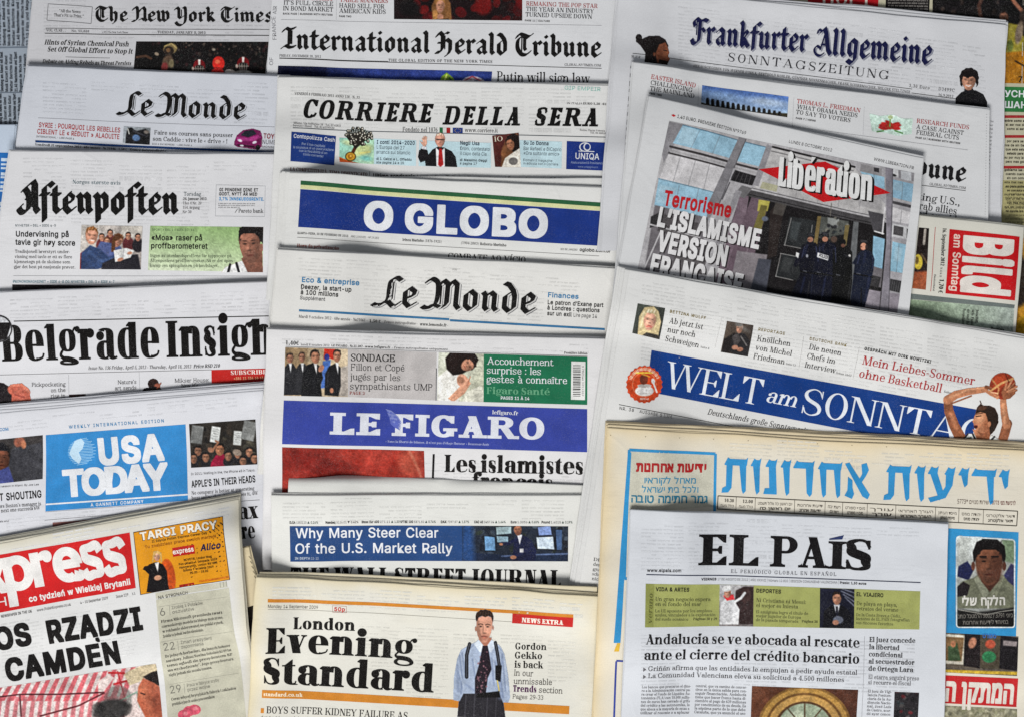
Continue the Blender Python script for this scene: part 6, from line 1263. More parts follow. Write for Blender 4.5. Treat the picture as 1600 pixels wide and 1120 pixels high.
paper('newspaper', 'broadsheet with statue row photograph and red flower, half covered by the police front page',
      [(989.5, 100), (1546, 172), (1540, 540), (958, 470)], T=.005, n=4, fan=(3, 3, 2), tint=(207, 208, 210), seed=52, bend=1.6)
RD = (172, 54, 54); DK = (44, 44, 48)
tx('rt', 'EASTER ISLAND', 1016, 125.2, 1086.5, 137.4, 6.8, RD, 'kicker'); tx('rt', 'CHALLENGING', 1015.5, 134.4, 1081.5, 145, 6.8, DK, 'teaser_text'); tx('rt', 'THE MAINLAND', 1014.4, 143.4, 1084.4, 154, 6.8, DK, 'teaser_text'); tx('sk', 'PAGE TWO', 1013.5, 149, 1033, 152.5, 2.8, K, 'page_reference')
def f_(c):
    c.G(1165, 140, 1160, 176, (76, 110, 176), (186, 204, 218)); c.E(1130, 150, 30, 6, (150, 176, 208), 8, 6, .6); c.E(1200, 160, 30, 6, (206, 216, 224), 8, 6, .6); c.P([(1090, 159), (1130, 168), (1180, 176), (1236, 178), (1236, 190), (1090, 190)], (70, 66, 50), 1.4); c.P([(1090, 161), (1236, 184), (1236, 190), (1090, 172)], (46, 42, 34), 2)
    for i in range(15):
        x = 1106 + i * 8.0; y = 153 + i * 1.55; h = (10, 12, 11, 10, 12, 11, 12, 11, 11, 12, 16, 12, 11, 14, 12)[i]; c.P([(x - 2.8, y + h), (x - 2.4, y + 2), (x - 1.4, y), (x + 1.6, y), (x + 2.4, y + 3), (x + 3, y + h)], (34, 32, 32), .8); c.L([(x + 1.4, y + 2), (x + 1.6, y + h - 2)], 1, (82, 78, 72), .8, .7)
pic([(1097.6, 133.2), (1232, 152), (1230, 184), (1095.6, 163)], f_, (140, 170, 200), res=.6)
tx('rt', 'THOMAS L. FRIEDMAN', 1244.5, 162, 1343.5, 176.8, 6.6, RD, 'kicker'); tx('rt', 'WHAT OBAMA NEEDS', 1244.5, 170.6, 1339, 184.6, 6.6, DK, 'teaser_text'); tx('rt', 'TO SAY TO VOTERS', 1243.2, 178.8, 1328, 192.2, 6.6, DK, 'teaser_text'); tx('sk', 'PAGE 7 | VIEWS', 1243, 186.4, 1274, 191, 2.6, G, 'page_reference')
def f_(c):
    c.P([(1358, 178), (1374, 182), (1396, 180), (1410, 186), (1426, 186), (1424, 210), (1402, 213), (1382, 208), (1362, 206)], (194, 214, 204), 3); c.N(10, 6, 3)
    for a in (-160, -135, -100, -45, -20, 20, 160): c.E(1390 + 10 * math.cos(math.radians(a + 8)), 199 + 5 * math.sin(math.radians(a)), 8, 3, (176, 48, 46), a * .45 if abs(a) < 100 else (180 - abs(a)) * .45, 1)
    c.E(1390, 198, 6, 5, (160, 60, 40), 0, 1.4); c.L([(1390, 198), (1391, 182)], 2.2, (120, 150, 90)); c.E(1391, 184, 4, 3, (176, 190, 150), 0, 1.4); c.L([(1380, 205), (1370, 207)], 2, (90, 140, 80)); c.L([(1398, 205), (1410, 209)], 2, (90, 140, 80))
pic([(1354, 172), (1430, 180), (1428, 216), (1352, 208)], f_, (194, 214, 204), 'flower_picture', res=.6, cut=True)
tx('rt', 'RESEARCH FUNDS', 1431.7, 192.6, 1513.4, 203, 6.6, RD, 'kicker'); tx('rt', 'A CASE AGAINST', 1431, 202, 1505, 211.8, 6.6, DK, 'teaser_text'); tx('rt', 'FEDERAL CUTS', 1431, 210.6, 1497.7, 219.4, 6.6, DK, 'teaser_text'); tx('sk', 'PAGE 13 | BUSINESS WITH REUTERS', 1430, 216.8, 1500, 226, 2.6, G, 'page_reference')
for x in (1092, 1240, 1350): ln(x, 134 + (x - 1092) * .13, x - 2, 182 + (x - 1092) * .13, .4, (176, 176, 180))
ln(1010, 168, 1512, 235, .5, (160, 160, 164))
tx('bl', 'International Herald Tribune', 1012, 222, 1509, 285.4, 21.5, (28, 27, 30), 'masthead'); tx('r', 'GLOBAL.NYTIMES.COM', 1452, 290, 1509, 296.4, 3.8, G, 'web_address'); ln(1008, 238, 1509, 298.6, .8)
tx('rt', 'resisting U.S.,', 1398, 307.6, 1499, 322.4, 11.4, DK, 'headline'); tx('rt', 'with Arab allies', 1390, 320.6, 1494, 336, 11.4, DK, 'headline'); tx('rt', 'divided on aid', 1398, 334, 1494, 349, 11.4, DK, 'headline')
for i in range(40): ell(1541.5 - i * .06, 180 + i * 4.2, .55, .55, (150, 150, 152), 'sheet_edge_print', 2, 6)

paper('newspaper', 'tabloid lying sideways with rotated white letters in a red box, right edge',
      [(1390, 333), (1600, 354.5), (1583, 590), (1380, 560)], T=.0045, n=4, fan=(2, 2, 2), tint=(206, 204, 194), seed=53, bend=1)
bx([(1482, 359), (1593, 370.5), (1586.7, 470), (1476.4, 459)], (196, 28, 36), 'red_box')
u1 = np.array([-4.6, 90.0])
def rt(font, s, x1, y1, x2, y2, h, col, part, **k): tx(font, s, x1, y1, x2, y2, h, col, part, up=(.995, .09), **k)
rt('sx', 'Bild', 1509, 368.5, 1504.2, 457, 76, (222, 216, 210), 'masthead')
rt('sb', 'am Sonntag', 1489.4, 366.4, 1484.6, 454.6, 12.4, (228, 206, 196), 'masthead_line'); rt('rb', '16. September 2012', 1471.4, 357.5, 1468, 415.7, 6, K, 'dateline'); rt('s', '38. JG, Nr. 38', 1468, 418.5, 1466.6, 433.5, 3, G, 'dateline'); rt('rb', '1,70 €', 1466.8, 437, 1465.2, 458.5, 7, K, 'dateline'); ln(1459.7, 356, 1453.2, 456, .9, (176, 50, 54)); rt('s', 'Deutschland', 1458, 430, 1456.4, 455, 3, G, 'dateline')
def f_(c):
    c.G(1440, 360, 1436, 452, (34, 26, 26), (60, 44, 40)); c.P([(1420, 426), (1450, 424), (1448, 456), (1420, 456)], (170, 96, 62), 4); c.E(1433, 410, 7, 12, (206, 186, 76), 0, 1.4); c.E(1431, 408, 3, 6, (120, 100, 50), 0, 1.4); c.L([(1438, 398), (1447, 412)], 3, (110, 92, 70), 2); c.L([(1444, 360), (1442, 382)], 4, (206, 200, 190), .8, .7); c.N(30, 6, 4)
pic([(1434, 356.5), (1450, 358), (1445.4, 453.4), (1424, 451)], f_, (60, 46, 40), res=.65)
rt('s', 'UNION BERLIN', 1426, 456.6, 1446, 458.6, 2.2, G, 'dateline')
bx([(1415, 458.6), (1586.7, 476.6), (1586, 482), (1414, 467)], (116, 124, 122), 'grey_bar')
def f_(c): c.G(1425, 480, 1580, 500, (152, 176, 138), (176, 184, 180)); c.G(1500, 470, 1490, 525, (166, 178, 166), (140, 152, 140), .45); c.N(14, 20, 5)
pic([(1414, 467.6), (1586, 482), (1582, 560), (1408, 545)], f_, (160, 172, 160), 'green_panel', res=1.3, layer=1)
for i, (s, y2) in enumerate((('Bettina Wulff,', 505), ('wie Fans', 508), ('sie und ihre', 511), ('Freundinnen', 510))): rt('rb', s, 1525.6 - i * 7, 484.4 - i * .5, 1524 - i * 7, y2, 4.2, (46, 46, 44), 'caption')
tx('rd', 'Bettina', 1548, 516.5, 1570, 519, 6, K, 'headline')

# ---- the tilted police front page
paper('newspaper', 'tilted tabloid front page with police officers outside a dark entrance',
      [(1013.5, 152.5), (1443, 246.5), (1416, 530), (960, 450)], T=.0045, n=4, fan=(2, 2, 1.5), tint=(206, 207, 209), seed=54, bend=1.6, lift=[(1440, 300, 60, .002)])
tx('s', '1,40 EURO. PREMIÈRE ÉDITION N°9769', 1056.7, 186.4, 1165.5, 210.6, 5, K, 'dateline'); poly([(1047.6, 182), (1051.4, 180.8), (1055, 183.6), (1051.2, 185)], (190, 40, 44), 'dateline'); tx('s', 'LUNDI 8 OCTOBRE 2012', 1233, 223.4, 1300, 237.4, 4.6, (70, 68, 70), 'dateline'); tx('s', 'WWW.LIBERATION.FR', 1365.5, 251, 1427.5, 265.4, 4.6, (70, 68, 70), 'dateline', layer=6)
def f_(c):
    SL = (.977, .212)
    W1 = (188, 186, 188); GR = (138, 136, 140); DKG = (58, 54, 56); SB = (158, 192, 210)
    c.G(1040, 200, 1420, 480, (184, 182, 184), (164, 162, 166))
    c.P([(1044, 192), (1070, 197), (1050, 232), (1036, 256), (1032, 240)], (146, 144, 148), 1.2)
    c.P([(1066, 197), (1154, 220), (1145, 249), (1050, 226)], SB, 1.2); c.P([(1163, 222), (1199, 230), (1191, 261), (1152, 252)], SB, 1.2); c.L([(1066, 197.6), (1200, 230.6)], 1.2, (90, 120, 140))
    c.L([(1046, 231), (1190, 266)], 3.4, (70, 66, 68)); c.L([(1046, 237), (1186, 271)], 3, (170, 168, 170)); c.L([(1044, 241), (1138, 264)], 2.4, (64, 60, 62))
    c.P([(1043, 243), (1136, 265), (1119, 305), (1029, 283)], (204, 202, 204), 1.2); c.N(8, 14, 3)
    c.P([(1028, 282), (1119, 304), (1107, 345), (1021, 324)], SB, 1.2); c.L([(1028, 281), (1119, 303)], 1.4, (104, 140, 160))
    c.P([(1022, 322), (1106, 342), (1092, 400), (1003, 440)], (120, 116, 120), 2); c.P([(1016, 340), (1032, 332), (1030, 352), (1014, 358)], (60, 58, 60), 1.2); c.P([(1036, 336), (1090, 350), (1082, 380), (1026, 362)], (92, 88, 90), 1.6); c.L([(1014, 352), (1092, 372)], 2.5, (176, 174, 176)); c.L([(1030, 366), (1006, 420)], 2.2, (190, 188, 190)); c.L([(1042, 368), (1016, 432)], 2, (70, 68, 70)); c.L([(1012, 372), (1000, 400)], 2, (176, 174, 178)); c.P([(1000, 420), (1080, 440), (1080, 470), (998, 460)], (150, 140, 146), 2); c.P([(1060, 380), (1110, 385), (1096, 430), (1046, 420)], (104, 100, 102), 2)
    # entrance wall and darkness
    c.P([(1158, 300), (1196, 305), (1212, 330), (1176, 470), (1110, 470), (1122, 420)], (128, 112, 122), 1.5); c.P([(1172, 300), (1388, 350), (1386, 492), (1180, 470), (1150, 440)], (34, 31, 33), 1.5)
    c.P([(1176, 304), (1204, 310), (1160, 470), (1118, 468)], (112, 96, 106), 2)
    c.P([(1152, 392), (1200, 398), (1188, 455), (1140, 448)], (140, 134, 138), 2); c.P([(1186, 404), (1206, 406), (1196, 470), (1170, 466)], (84, 86, 96), 2)
    c.P([(1186, 312), (1204, 314), (1200, 330), (1184, 330)], (178, 170, 92), 1.6); c.P([(1190, 320), (1200, 322), (1190, 360), (1178, 356)], (120, 112, 66), 1.6); c.E(1196, 342, 5, 4, (110, 116, 130), 0, 2); c.E(1215, 346, 4, 3, (96, 100, 108), 0, 2); c.L([(1222, 342), (1216, 352)], 1.2, (150, 150, 150)); c.P([(1204, 330), (1214, 318), (1226, 322), (1214, 400), (1200, 404)], (52, 44, 42), 2)
    # door leaves
    for q in ([(1234, 338), (1276, 346), (1270, 392), (1226, 382)], [(1224, 396), (1262, 402), (1254, 440), (1212, 432)]): c.P(q, (50, 52, 54), 1.4); 
    for a, b in (((1237, 341), (1227, 383)), ((1226, 383), (1256, 389)), ((1221, 397), (1213, 432)), ((1213, 432), (1240, 438)), ((1220, 396), (1250, 402)), ((1270, 352), (1268, 366))): c.L([a, b], 1.1, (164, 162, 160), .9, .9)
    c.P([(1283, 338), (1327, 346), (1324, 366), (1280, 372)], (92, 94, 90), 2); c.P([(1294, 340), (1312, 342), (1310, 356), (1294, 356)], (150, 152, 150), 2); c.crowd(24, (1282, 340, 1326, 376), [(36, 36, 40), (120, 118, 110), (60, 66, 70)], (1.6, 3.4), 3, .8); c.P([(1278, 338), (1284, 338), (1278, 382), (1272, 380)], (124, 108, 72), 1); c.P([(1321, 352), (1328, 352), (1322, 392), (1317, 390)], (116, 104, 70), 1); c.P([(1334, 346), (1342, 347), (1334, 470), (1322, 470)], (112, 114, 116), 1.4)
    # canopy
    c.P([(1176, 292), (1384, 342), (1382, 348), (1174, 298)], (178, 176, 178), 1.2); c.P([(1174, 297), (1382, 346), (1378, 356), (1166, 306)], (82, 80, 82), 1.2); c.L([(1172, 304), (1378, 353)], 1.2, (40, 38, 40)); c.L([(1176, 294), (1384, 343)], 1, (90, 88, 90))
    c.P([(1160, 290), (1176, 294), (1164, 310), (1146, 304)], (120, 118, 120), 1.2)
    # wall behind the logo
    c.P([(1206, 231), (1336, 262), (1382, 320), (1384, 342), (1180, 293), (1196, 256)], (186, 184, 184), 1.2); c.L([(1208, 229.6), (1336, 261)], 3, (46, 43, 45)); c.L([(1206, 236), (1334, 267)], 1.2, (110, 108, 110)); 
    for x in (1216, 1248, 1282, 1314, 1346): c.L([(x, 276 + (x - 1216) * .24), (x - 4, 300 + (x - 1216) * .24)], .9, (140, 138, 140), .9, .7)
    c.P([(1192, 284), (1216, 290), (1214, 300), (1188, 294)], (176, 174, 150), 1.4)
    # piers
    c.P([(1155, 214), (1167, 217), (1124, 320), (1102, 350), (1106, 318)], (140, 138, 142), 1.1); c.L([(1166, 218), (1122, 322)], 1, (88, 86, 90))
    c.P([(1199, 225), (1207, 229), (1186, 291), (1176, 289)], (150, 148, 152), 1.1); c.P([(1150, 297), (1160, 300), (1140, 342), (1126, 384), (1118, 380)], (152, 150, 154), 1.2)
    c.P([(1149, 266), (1182, 275), (1176, 290), (1140, 282)], (44, 42, 45), 1); 
    for i in range(5): c.L([(1150 + i * 6, 268 + i * 1.5), (1142 + i * 7, 282 + i * 1.6)], .7, (120, 118, 120), .8, .8)
    c.L([(1147, 264), (1134, 298)], 2.2, (178, 176, 180)); c.L([(1140, 286), (1128, 312)], 2, (96, 94, 98))
    # right hand bays
    c.P([(1346, 256), (1378, 264), (1378, 276), (1344, 268)], (150, 148, 150), 1.1); c.P([(1366, 262), (1374, 263), (1374, 270), (1366, 268)], (60, 58, 62), 1); c.P([(1345, 268), (1382, 277), (1382, 296), (1362, 290), (1354, 284)], SB, 1.2)
    c.P([(1388, 258), (1428, 268), (1428, 284), (1388, 274)], (150, 148, 152), 1.1); c.P([(1390, 261), (1404, 264), (1404, 278), (1390, 275)], (206, 206, 208), 1); c.P([(1408, 267), (1424, 270), (1424, 284), (1408, 280)], (200, 202, 206), 1); c.E(1396, 274, 5, 2, (60, 60, 60), 15, 1)
    c.P([(1391, 280), (1430, 289), (1428, 318), (1390, 308)], (150, 184, 204), 1.2); c.L([(1391, 316), (1428, 325)], 4.4, (80, 78, 82)); c.L([(1391, 310), (1429, 320)], 1.8, (180, 178, 180)); c.P([(1392, 324), (1428, 334), (1424, 352), (1392, 346)], (206, 204, 206), 1.2)
    c.P([(1394, 350), (1424, 356), (1422, 376), (1392, 370)], (194, 194, 196), 1.1); c.P([(1396, 353), (1411, 356), (1410, 370), (1395, 367)], (84, 82, 84), 1); c.P([(1416, 358), (1422, 359), (1420, 374), (1416, 373)], (70, 68, 70), 1)
    c.P([(1394, 378), (1420, 384), (1414, 428), (1390, 424)], (152, 188, 206), 1.2); c.P([(1390, 424), (1414, 430), (1412, 440), (1388, 434)], (176, 174, 178), 1.2); c.P([(1390, 436), (1409, 440), (1405, 458), (1388, 454)], (64, 63, 66), 1)
    for i in range(6): c.L([(1391 + i * 3.4, 437 + i), (1388 + i * 3.4, 454 + i)], .6, (140, 140, 140), .8, .7)
    c.P([(1388, 458), (1408, 460), (1402, 496), (1376, 494)], (148, 142, 150), 1.4)
    c.P([(1356, 330), (1382, 336), (1380, 368), (1364, 362)], (88, 86, 90), 1.4); c.L([(1382, 326), (1378, 366)], 2.4, (206, 204, 206)); c.L([(1366, 362), (1380, 366)], 2, (210, 210, 210))
    c.P([(1364, 369), (1382, 374), (1378, 422), (1362, 416)], (148, 184, 204), 1.2); c.P([(1362, 416), (1379, 421), (1376, 450), (1358, 446)], (120, 116, 120), 1.4); c.P([(1362, 430), (1376, 434), (1372, 450), (1358, 446)], (64, 62, 64), 1.2); c.P([(1354, 452), (1376, 456), (1374, 484), (1350, 480)], (150, 144, 152), 1.6)
    c.P([(1384, 256), (1396, 259), (1392, 380), (1388, 492), (1374, 490), (1384, 380)], (142, 138, 146), 1.1); c.L([(1395, 262), (1388, 490)], 1, (96, 94, 100))
    # joints, window frames and reflections
    for x0, y0, x1, y1 in ((1086, 250, 1074, 292), (1062, 246, 1050, 288), (1108, 256, 1098, 298), (1060, 292, 1052, 332), (1090, 298, 1082, 338), (1092, 206, 1078, 234), (1124, 214, 1112, 242), (1238, 240, 1234, 272), (1270, 248, 1268, 262), (1304, 258, 1304, 268), (1408, 330, 1406, 350), (1404, 382, 1400, 426), (1410, 286, 1408, 314), (1366, 272, 1366, 290)): c.L([(x0, y0), (x1, y1)], .8, (112, 112, 116), 1, .6)
    for q in ([(1066, 200), (1090, 206), (1080, 230), (1056, 225)], [(1030, 290), (1056, 296), (1048, 322), (1024, 318)], [(1396, 284), (1410, 288), (1408, 300), (1394, 297)], [(1398, 386), (1410, 388), (1406, 410), (1396, 408)]): c.P(q, (196, 212, 220), 3, .35)
    c.L([(1212, 240), (1330, 269)], 2, (204, 202, 202), 1.4, .6); c.P([(1206, 262), (1232, 268), (1228, 288), (1200, 282)], (160, 158, 158), 2, .6); c.P([(1340, 296), (1378, 306), (1378, 330), (1342, 322)], (158, 156, 158), 2, .6)
    c.P([(1212, 316), (1230, 320), (1224, 338), (1208, 334)], (92, 88, 84), 2, .8); c.P([(1238, 346), (1252, 348), (1246, 376), (1234, 374)], (84, 90, 92), 3, .6); c.P([(1226, 402), (1240, 404), (1234, 426), (1220, 424)], (86, 88, 88), 3, .5); c.L([(1300, 318), (1298, 338)], 1.2, (120, 116, 110), 1); c.L([(1180, 360), (1150, 440)], 1.4, (150, 140, 146), 1.4, .6); c.L([(1150, 330), (1128, 390)], 1.2, (90, 80, 88), 1.2, .7)
    # officers
    NB = (24, 25, 38)
    for (P, k) in (([(1254, 384), (1264, 377), (1276, 380), (1280, 396), (1280, 432), (1274, 470), (1240, 470), (1236, 462), (1252, 426), (1246, 404)], NB), ([(1276, 392), (1282, 380), (1294, 377), (1306, 382), (1310, 396), (1306, 428), (1298, 476), (1266, 472), (1270, 430)], (26, 28, 44)), ([(1302, 392), (1310, 386), (1324, 384), (1332, 394), (1332, 440), (1328, 484), (1300, 480), (1302, 430)], (18, 18, 22)), ([(1341, 396), (1350, 390), (1362, 394), (1366, 406), (1364, 424), (1359, 448), (1350, 486), (1332, 484), (1330, 468), (1334, 430), (1336, 414), (1332, 412)], (30, 36, 54))): c.P(P, k, 1.2)
    c.L([(1254, 392), (1248, 402), (1244, 414)], 6, (28, 28, 42)); c.P([(1245, 394), (1250, 396), (1248, 404), (1244, 400)], (206, 206, 206), .8); c.E(1268, 369.6, 6, 5.6, (30, 30, 34), 10, 1); c.E(1267, 374.4, 4.6, 4.2, (158, 118, 100), 0, 1.2); c.E(1264.6, 375, 1.4, 1, (90, 60, 50), 0, .8); c.E(1290, 368, 6.4, 5.6, (30, 30, 34), 20, 1); c.E(1290, 374, 4.6, 4.2, (190, 142, 120), 0, 1); c.E(1304, 374, 5, 5, (96, 80, 72), 0, 1.4)
    c.E(1316, 379, 6.4, 6, (22, 22, 25), 0, 1); c.E(1318, 384, 3.4, 3, (112, 82, 70), 0, 1); c.E(1350, 380, 6.6, 5, (32, 32, 36), 8, 1); c.E(1349, 385.6, 4.6, 5.8, (204, 154, 130), 8, 1); c.E(1345.4, 386, 1.6, 1.2, (120, 80, 66), 0, .8); c.E(1353.6, 386.6, 2, 3.4, (60, 46, 44), 0, 1.2); c.L([(1345, 390), (1347, 390.6)], .9, (130, 74, 66), .8); c.E(1328, 400, 2, 2.4, (200, 198, 196), 0, 1); c.L([(1352, 398), (1344, 424), (1336, 430)], 4, (36, 42, 62), 1.4); c.L([(1270, 430), (1268, 468)], 1.2, (44, 48, 66), 1.2); c.L([(1330, 432), (1326, 470)], 1.2, (60, 60, 62)); c.L([(1292, 430), (1284, 474)], 1.2, (44, 48, 70))
    for x0, y0, x1, y1 in ((1258, 386, 1254, 402), (1276, 386, 1278, 400), (1282, 386, 1279, 408), (1306, 388, 1307, 410), (1343, 400, 1340, 412), (1364, 402, 1363, 420)): c.L([(x0, y0), (x1, y1)], 1.6, (66, 72, 100), 1.4, .8)
    for x0, y0, x1, y1 in ((1252, 424, 1280, 429), (1274, 426, 1306, 432), (1304, 430, 1331, 436), (1335, 428, 1364, 434)): c.L([(x0, y0), (x1, y1)], 2, (12, 12, 16), 1, .9); c.L([(x0 + 4, y0 - .6), (x0 + 9, y0 + .4)], 1.6, (110, 112, 118), 1, .8)
    for x0, y0, x1, y1 in ((1262, 384, 1258, 398), (1288, 382, 1286, 390), (1352, 396, 1350, 410), (1358, 432, 1352, 470), (1258, 434, 1252, 458), (1290, 436, 1286, 462)): c.L([(x0, y0), (x1, y1)], 3, (48, 54, 82), 3, .7)
    c.L([(1262, 468), (1266, 440)], 1.6, (60, 58, 60), 1.2, .8); c.L([(1346, 486), (1346, 452)], 1.4, (12, 14, 22), 1.2); c.E(1268, 367, 5, 2.4, (58, 58, 64), 10, 1); c.E(1290, 365.6, 5, 2.2, (60, 60, 66), 20, 1); c.E(1350, 377.6, 5.4, 2.2, (66, 64, 66), 8, 1); c.E(1262, 400, 2, 2.6, (150, 152, 160), 0, 1); c.L([(1320, 398), (1330, 404)], 2.4, (44, 44, 48), 1.2)
    c.P([(1278.5, 394.6), (1296, 400), (1294.6, 407.4), (1277.4, 402)], (214, 214, 216), .8)
    c.P([(1140, 462), (1240, 476), (1300, 488), (1390, 500), (1390, 512), (1140, 500)], (74, 66, 66), 3); c.L([(1350, 482), (1372, 486)], 3, (150, 110, 100), 2); c.N(14, 7, 6)
pic([(1044.5, 191.2), (1429, 271), (1398, 520), (985, 470)], f_, (170, 168, 172), 'cover_photograph', res=.62, layer=2, grain=10, mott=.35)
poly([(1186, 264.5), (1290, 252.5), (1391, 302.5), (1287, 316)], (194, 28, 36), 'logo', 3)
tx('rx', 'Libération', 1216, 290.5, 1361, 314.6, 46, (224, 224, 224), 'masthead', slant=-.1, layer=5, shadow=[(3.2, 2.6, (24, 21, 22), 3.6), (1.6, 1.3, (24, 21, 22), 4.2)])
tx('sk', 'Terrorisme', 1034.6, 321.6, 1141, 340.2, 23.5, (186, 36, 44), 'kicker', layer=5)
WS = [(2.2, 2.0, (56, 52, 54), 4.2)]
tx('sx', 'L’ISLAMISME', 1025, 353.2, 1186, 388, 30, (222, 221, 222), 'headline', slant=-.02, layer=5, shadow=WS); tx('sx', 'VERSION', 1024.5, 391.4, 1133, 415.4, 31.5, (222, 221, 222), 'headline', slant=-.02, layer=5, shadow=WS); tx('sx', 'FRANÇAISE', 1013, 427.6, 1157, 459.4, 31.5, (222, 221, 222), 'headline', slant=-.02, layer=5, shadow=WS)
tx('sk', 'POLICE', 1280.2, 401, 1294, 405.4, 4.8, (30, 30, 36), 'cover_photograph_text', layer=5)

paper('newspaper', 'broadsheet with thin white capitals on a tilted blue banner and a basketball player',
      [(981, 425), (1640, 534.5), (1560, 1010), (905, 915)], T=.006, n=6, fan=(19, 3, 3), top_fan=4, tint=(211, 211, 210), seed=55, bend=3, bulge=.0024)
ghost(1000, 440, 1560, 560, .165, 14)
OL = (128, 112, 52)
def f_(c):
    c.G(990, 476, 1030, 530, (86, 92, 84), (50, 50, 48)); c.P([(994, 528), (996, 496), (1004, 482), (1018, 480), (1026, 488), (1030, 504), (1026, 530)], (200, 184, 146), 1.4); c.P([(994, 530), (1008, 520), (1026, 524), (1030, 534), (994, 534)], (66, 62, 58), 2); c.face(1012.6, 502, 9.4, 14, (220, 172, 150), (198, 182, 144), 6, .1); c.L([(1003, 490), (999, 512)], 3, (216, 204, 172), 2); c.L([(1008, 511), (1016, 512)], 1.2, (186, 92, 86))
pic([(993.6, 475.7), (1036, 483), (1029, 531), (986, 521)], f_, (90, 94, 88), 'portrait', res=.6)
tx('sb', 'BETTINA WULFF', 1043, 490, 1099, 500.4, 4.5, OL, 'kicker', track=.05); tx('rt', 'Ab jetzt ist', 1042, 506, 1095.5, 515.8, 8.8, K, 'teaser_text'); tx('rt', 'nur noch', 1040, 519.2, 1084.4, 527.4, 8.8, K, 'teaser_text'); tx('rt', 'Schweigen', 1037.8, 533, 1091.4, 543.4, 8.8, K, 'teaser_text'); tx('r', 'Seite 8', 1094.4, 543.4, 1108, 546, 3, G, 'page_reference')
ln(1123.6, 499, 1117, 544, .4, (170, 168, 166))
def f_(c):
    c.G(1130, 505, 1175, 550, (104, 92, 82), (52, 46, 44)); c.P([(1130, 530), (1146, 520), (1150, 550), (1128, 552)], (40, 36, 36), 2); c.P([(1140, 546), (1142, 526), (1150, 520), (1162, 522), (1170, 532), (1168, 556), (1146, 554)], (46, 44, 46), 1.4); c.P([(1142, 526), (1152, 520), (1156, 532), (1148, 545)], (76, 72, 72), 1.6); c.face(1153, 514, 5, 7, (178, 138, 118), (126, 112, 102), 4); c.E(1152, 508, 6, 3, (108, 104, 100), 6, 1.2); c.E(1148, 543, 5, 3.6, (170, 128, 108), 0, 1.4); c.E(1156, 546, 5, 3.4, (160, 118, 98), 0, 1.4); c.L([(1156, 526), (1166, 540)], 2, (120, 116, 114), 1.4); c.E(1160, 514, 12, 3, (150, 150, 148), 30, 4, .4)
pic([(1132.6, 502.5), (1175, 509), (1169, 557.4), (1126.5, 550)], f_, (70, 62, 58), 'portrait', res=.6)
tx('sm', 'REPORTAGE', 1182.6, 517, 1224, 524, 4.5, OL, 'kicker', track=.05); tx('rt', 'Knöllchen', 1181, 533, 1233, 541.4, 8.8, K, 'teaser_text'); tx('rt', 'von Michel', 1179, 546.4, 1235.8, 556.6, 8.8, K, 'teaser_text'); tx('rt', 'Friedman', 1177, 560.4, 1225.5, 569.2, 8.8, K, 'teaser_text'); tx('r', 'Seite 12', 1228, 569.6, 1243, 572, 3, G, 'page_reference')
ln(1253.5, 526, 1248.6, 574, .4, (150, 148, 146)); tx('sm', 'DEUTSCHE BANK', 1262.6, 531.4, 1318.7, 542, 4.5, OL, 'kicker', track=.05); tx('rt', 'Die neuen', 1262, 546, 1311, 555.6, 8.8, K, 'teaser_text'); tx('rt', 'Chefs im', 1259.7, 560, 1303, 568.6, 8.8, K, 'teaser_text'); tx('rt', 'Interview', 1256.8, 573.6, 1305, 583, 8.8, K, 'teaser_text'); tx('r', 'Seiten 32/33', 1306, 583.4, 1329, 588, 3, G, 'page_reference')
ln(1338.5, 542, 1332, 590, .4, (150, 148, 146)); tx('sk', 'GESPRÄCH MIT DIRK NOWITZKI', 1346, 547, 1450.7, 567.4, 4.8, K, 'kicker', track=.05); tx('rt', 'Mein Liebes-Sommer', 1343.5, 569, 1519.6, 601.4, 13.6, (172, 56, 58), 'headline'); tx('rt', 'ohne Basketball', 1340, 589, 1469, 613, 13.6, (172, 56, 58), 'headline'); tx('r', 'Seite 30', 1473, 612.6, 1490, 616, 3.4, G, 'page_reference')
bx([(1017, 547), (1530, 640), (1516, 708), (1009.5, 611)], (26, 70, 138), 'banner')
WC = (226, 230, 236)
tx('rf', 'WELT', 1036, 604.4, 1188, 633.4, 41, WC, 'masthead', track=-.03); tx('rt', 'am', 1196.6, 627.4, 1244, 636.2, 25, WC, 'masthead', slant=.22); tx('rf', 'SONNTAG', 1252.4, 645.6, 1545, 699, 41, WC, 'masthead', track=-.02)
def f_(c):
    n = 44; c.P([(1006 + (29.5 if i % 2 else 27.6) * math.cos(2 * math.pi * i / n), 600 + (29.5 if i % 2 else 27.6) * math.sin(2 * math.pi * i / n)) for i in range(n)], (206, 84, 44), .8); d = np.hypot(c.X - 1006, c.Y - 600); c.over(np.clip(1.2 - abs(d - 19), 0, 1) * .5, (232, 180, 150)); c.E(1006, 610, 15, 8, (222, 218, 214), 0, 1); c.P([(995, 601), (1017, 601), (1013, 613), (1000, 613)], (228, 226, 224), 1); c.E(1006, 602, 11, 3, (190, 184, 180), 0, 1); c.E(1005, 592, 6.6, 8, (126, 64, 46), 0, 1.2); c.L([(1020, 596), (1026, 612)], 2.6, (230, 224, 220)); c.E(1020, 595, 3, 4.4, (230, 224, 220), -15, 1); c.L([(992, 582), (1018, 582)], 2.6, (240, 200, 80), 1, .9); c.L([(1002, 584), (1014, 588)], 2, (240, 200, 80), 1, .6)
    for i in range(26): a = math.radians(200 + i * 5.4); c.L([(1006 + 22 * math.cos(a), 600 + 22 * math.sin(a)), (1006 + 25.6 * math.cos(a), 600 + 25.6 * math.sin(a))], 1.1 + (i % 3) * .4, (238, 214, 196), .7, .85)
pic([(974, 568), (1038, 568), (1038, 632), (974, 632)], f_, (206, 84, 44), 'seal', res=.55, cut=True, layer=5, grain=5)
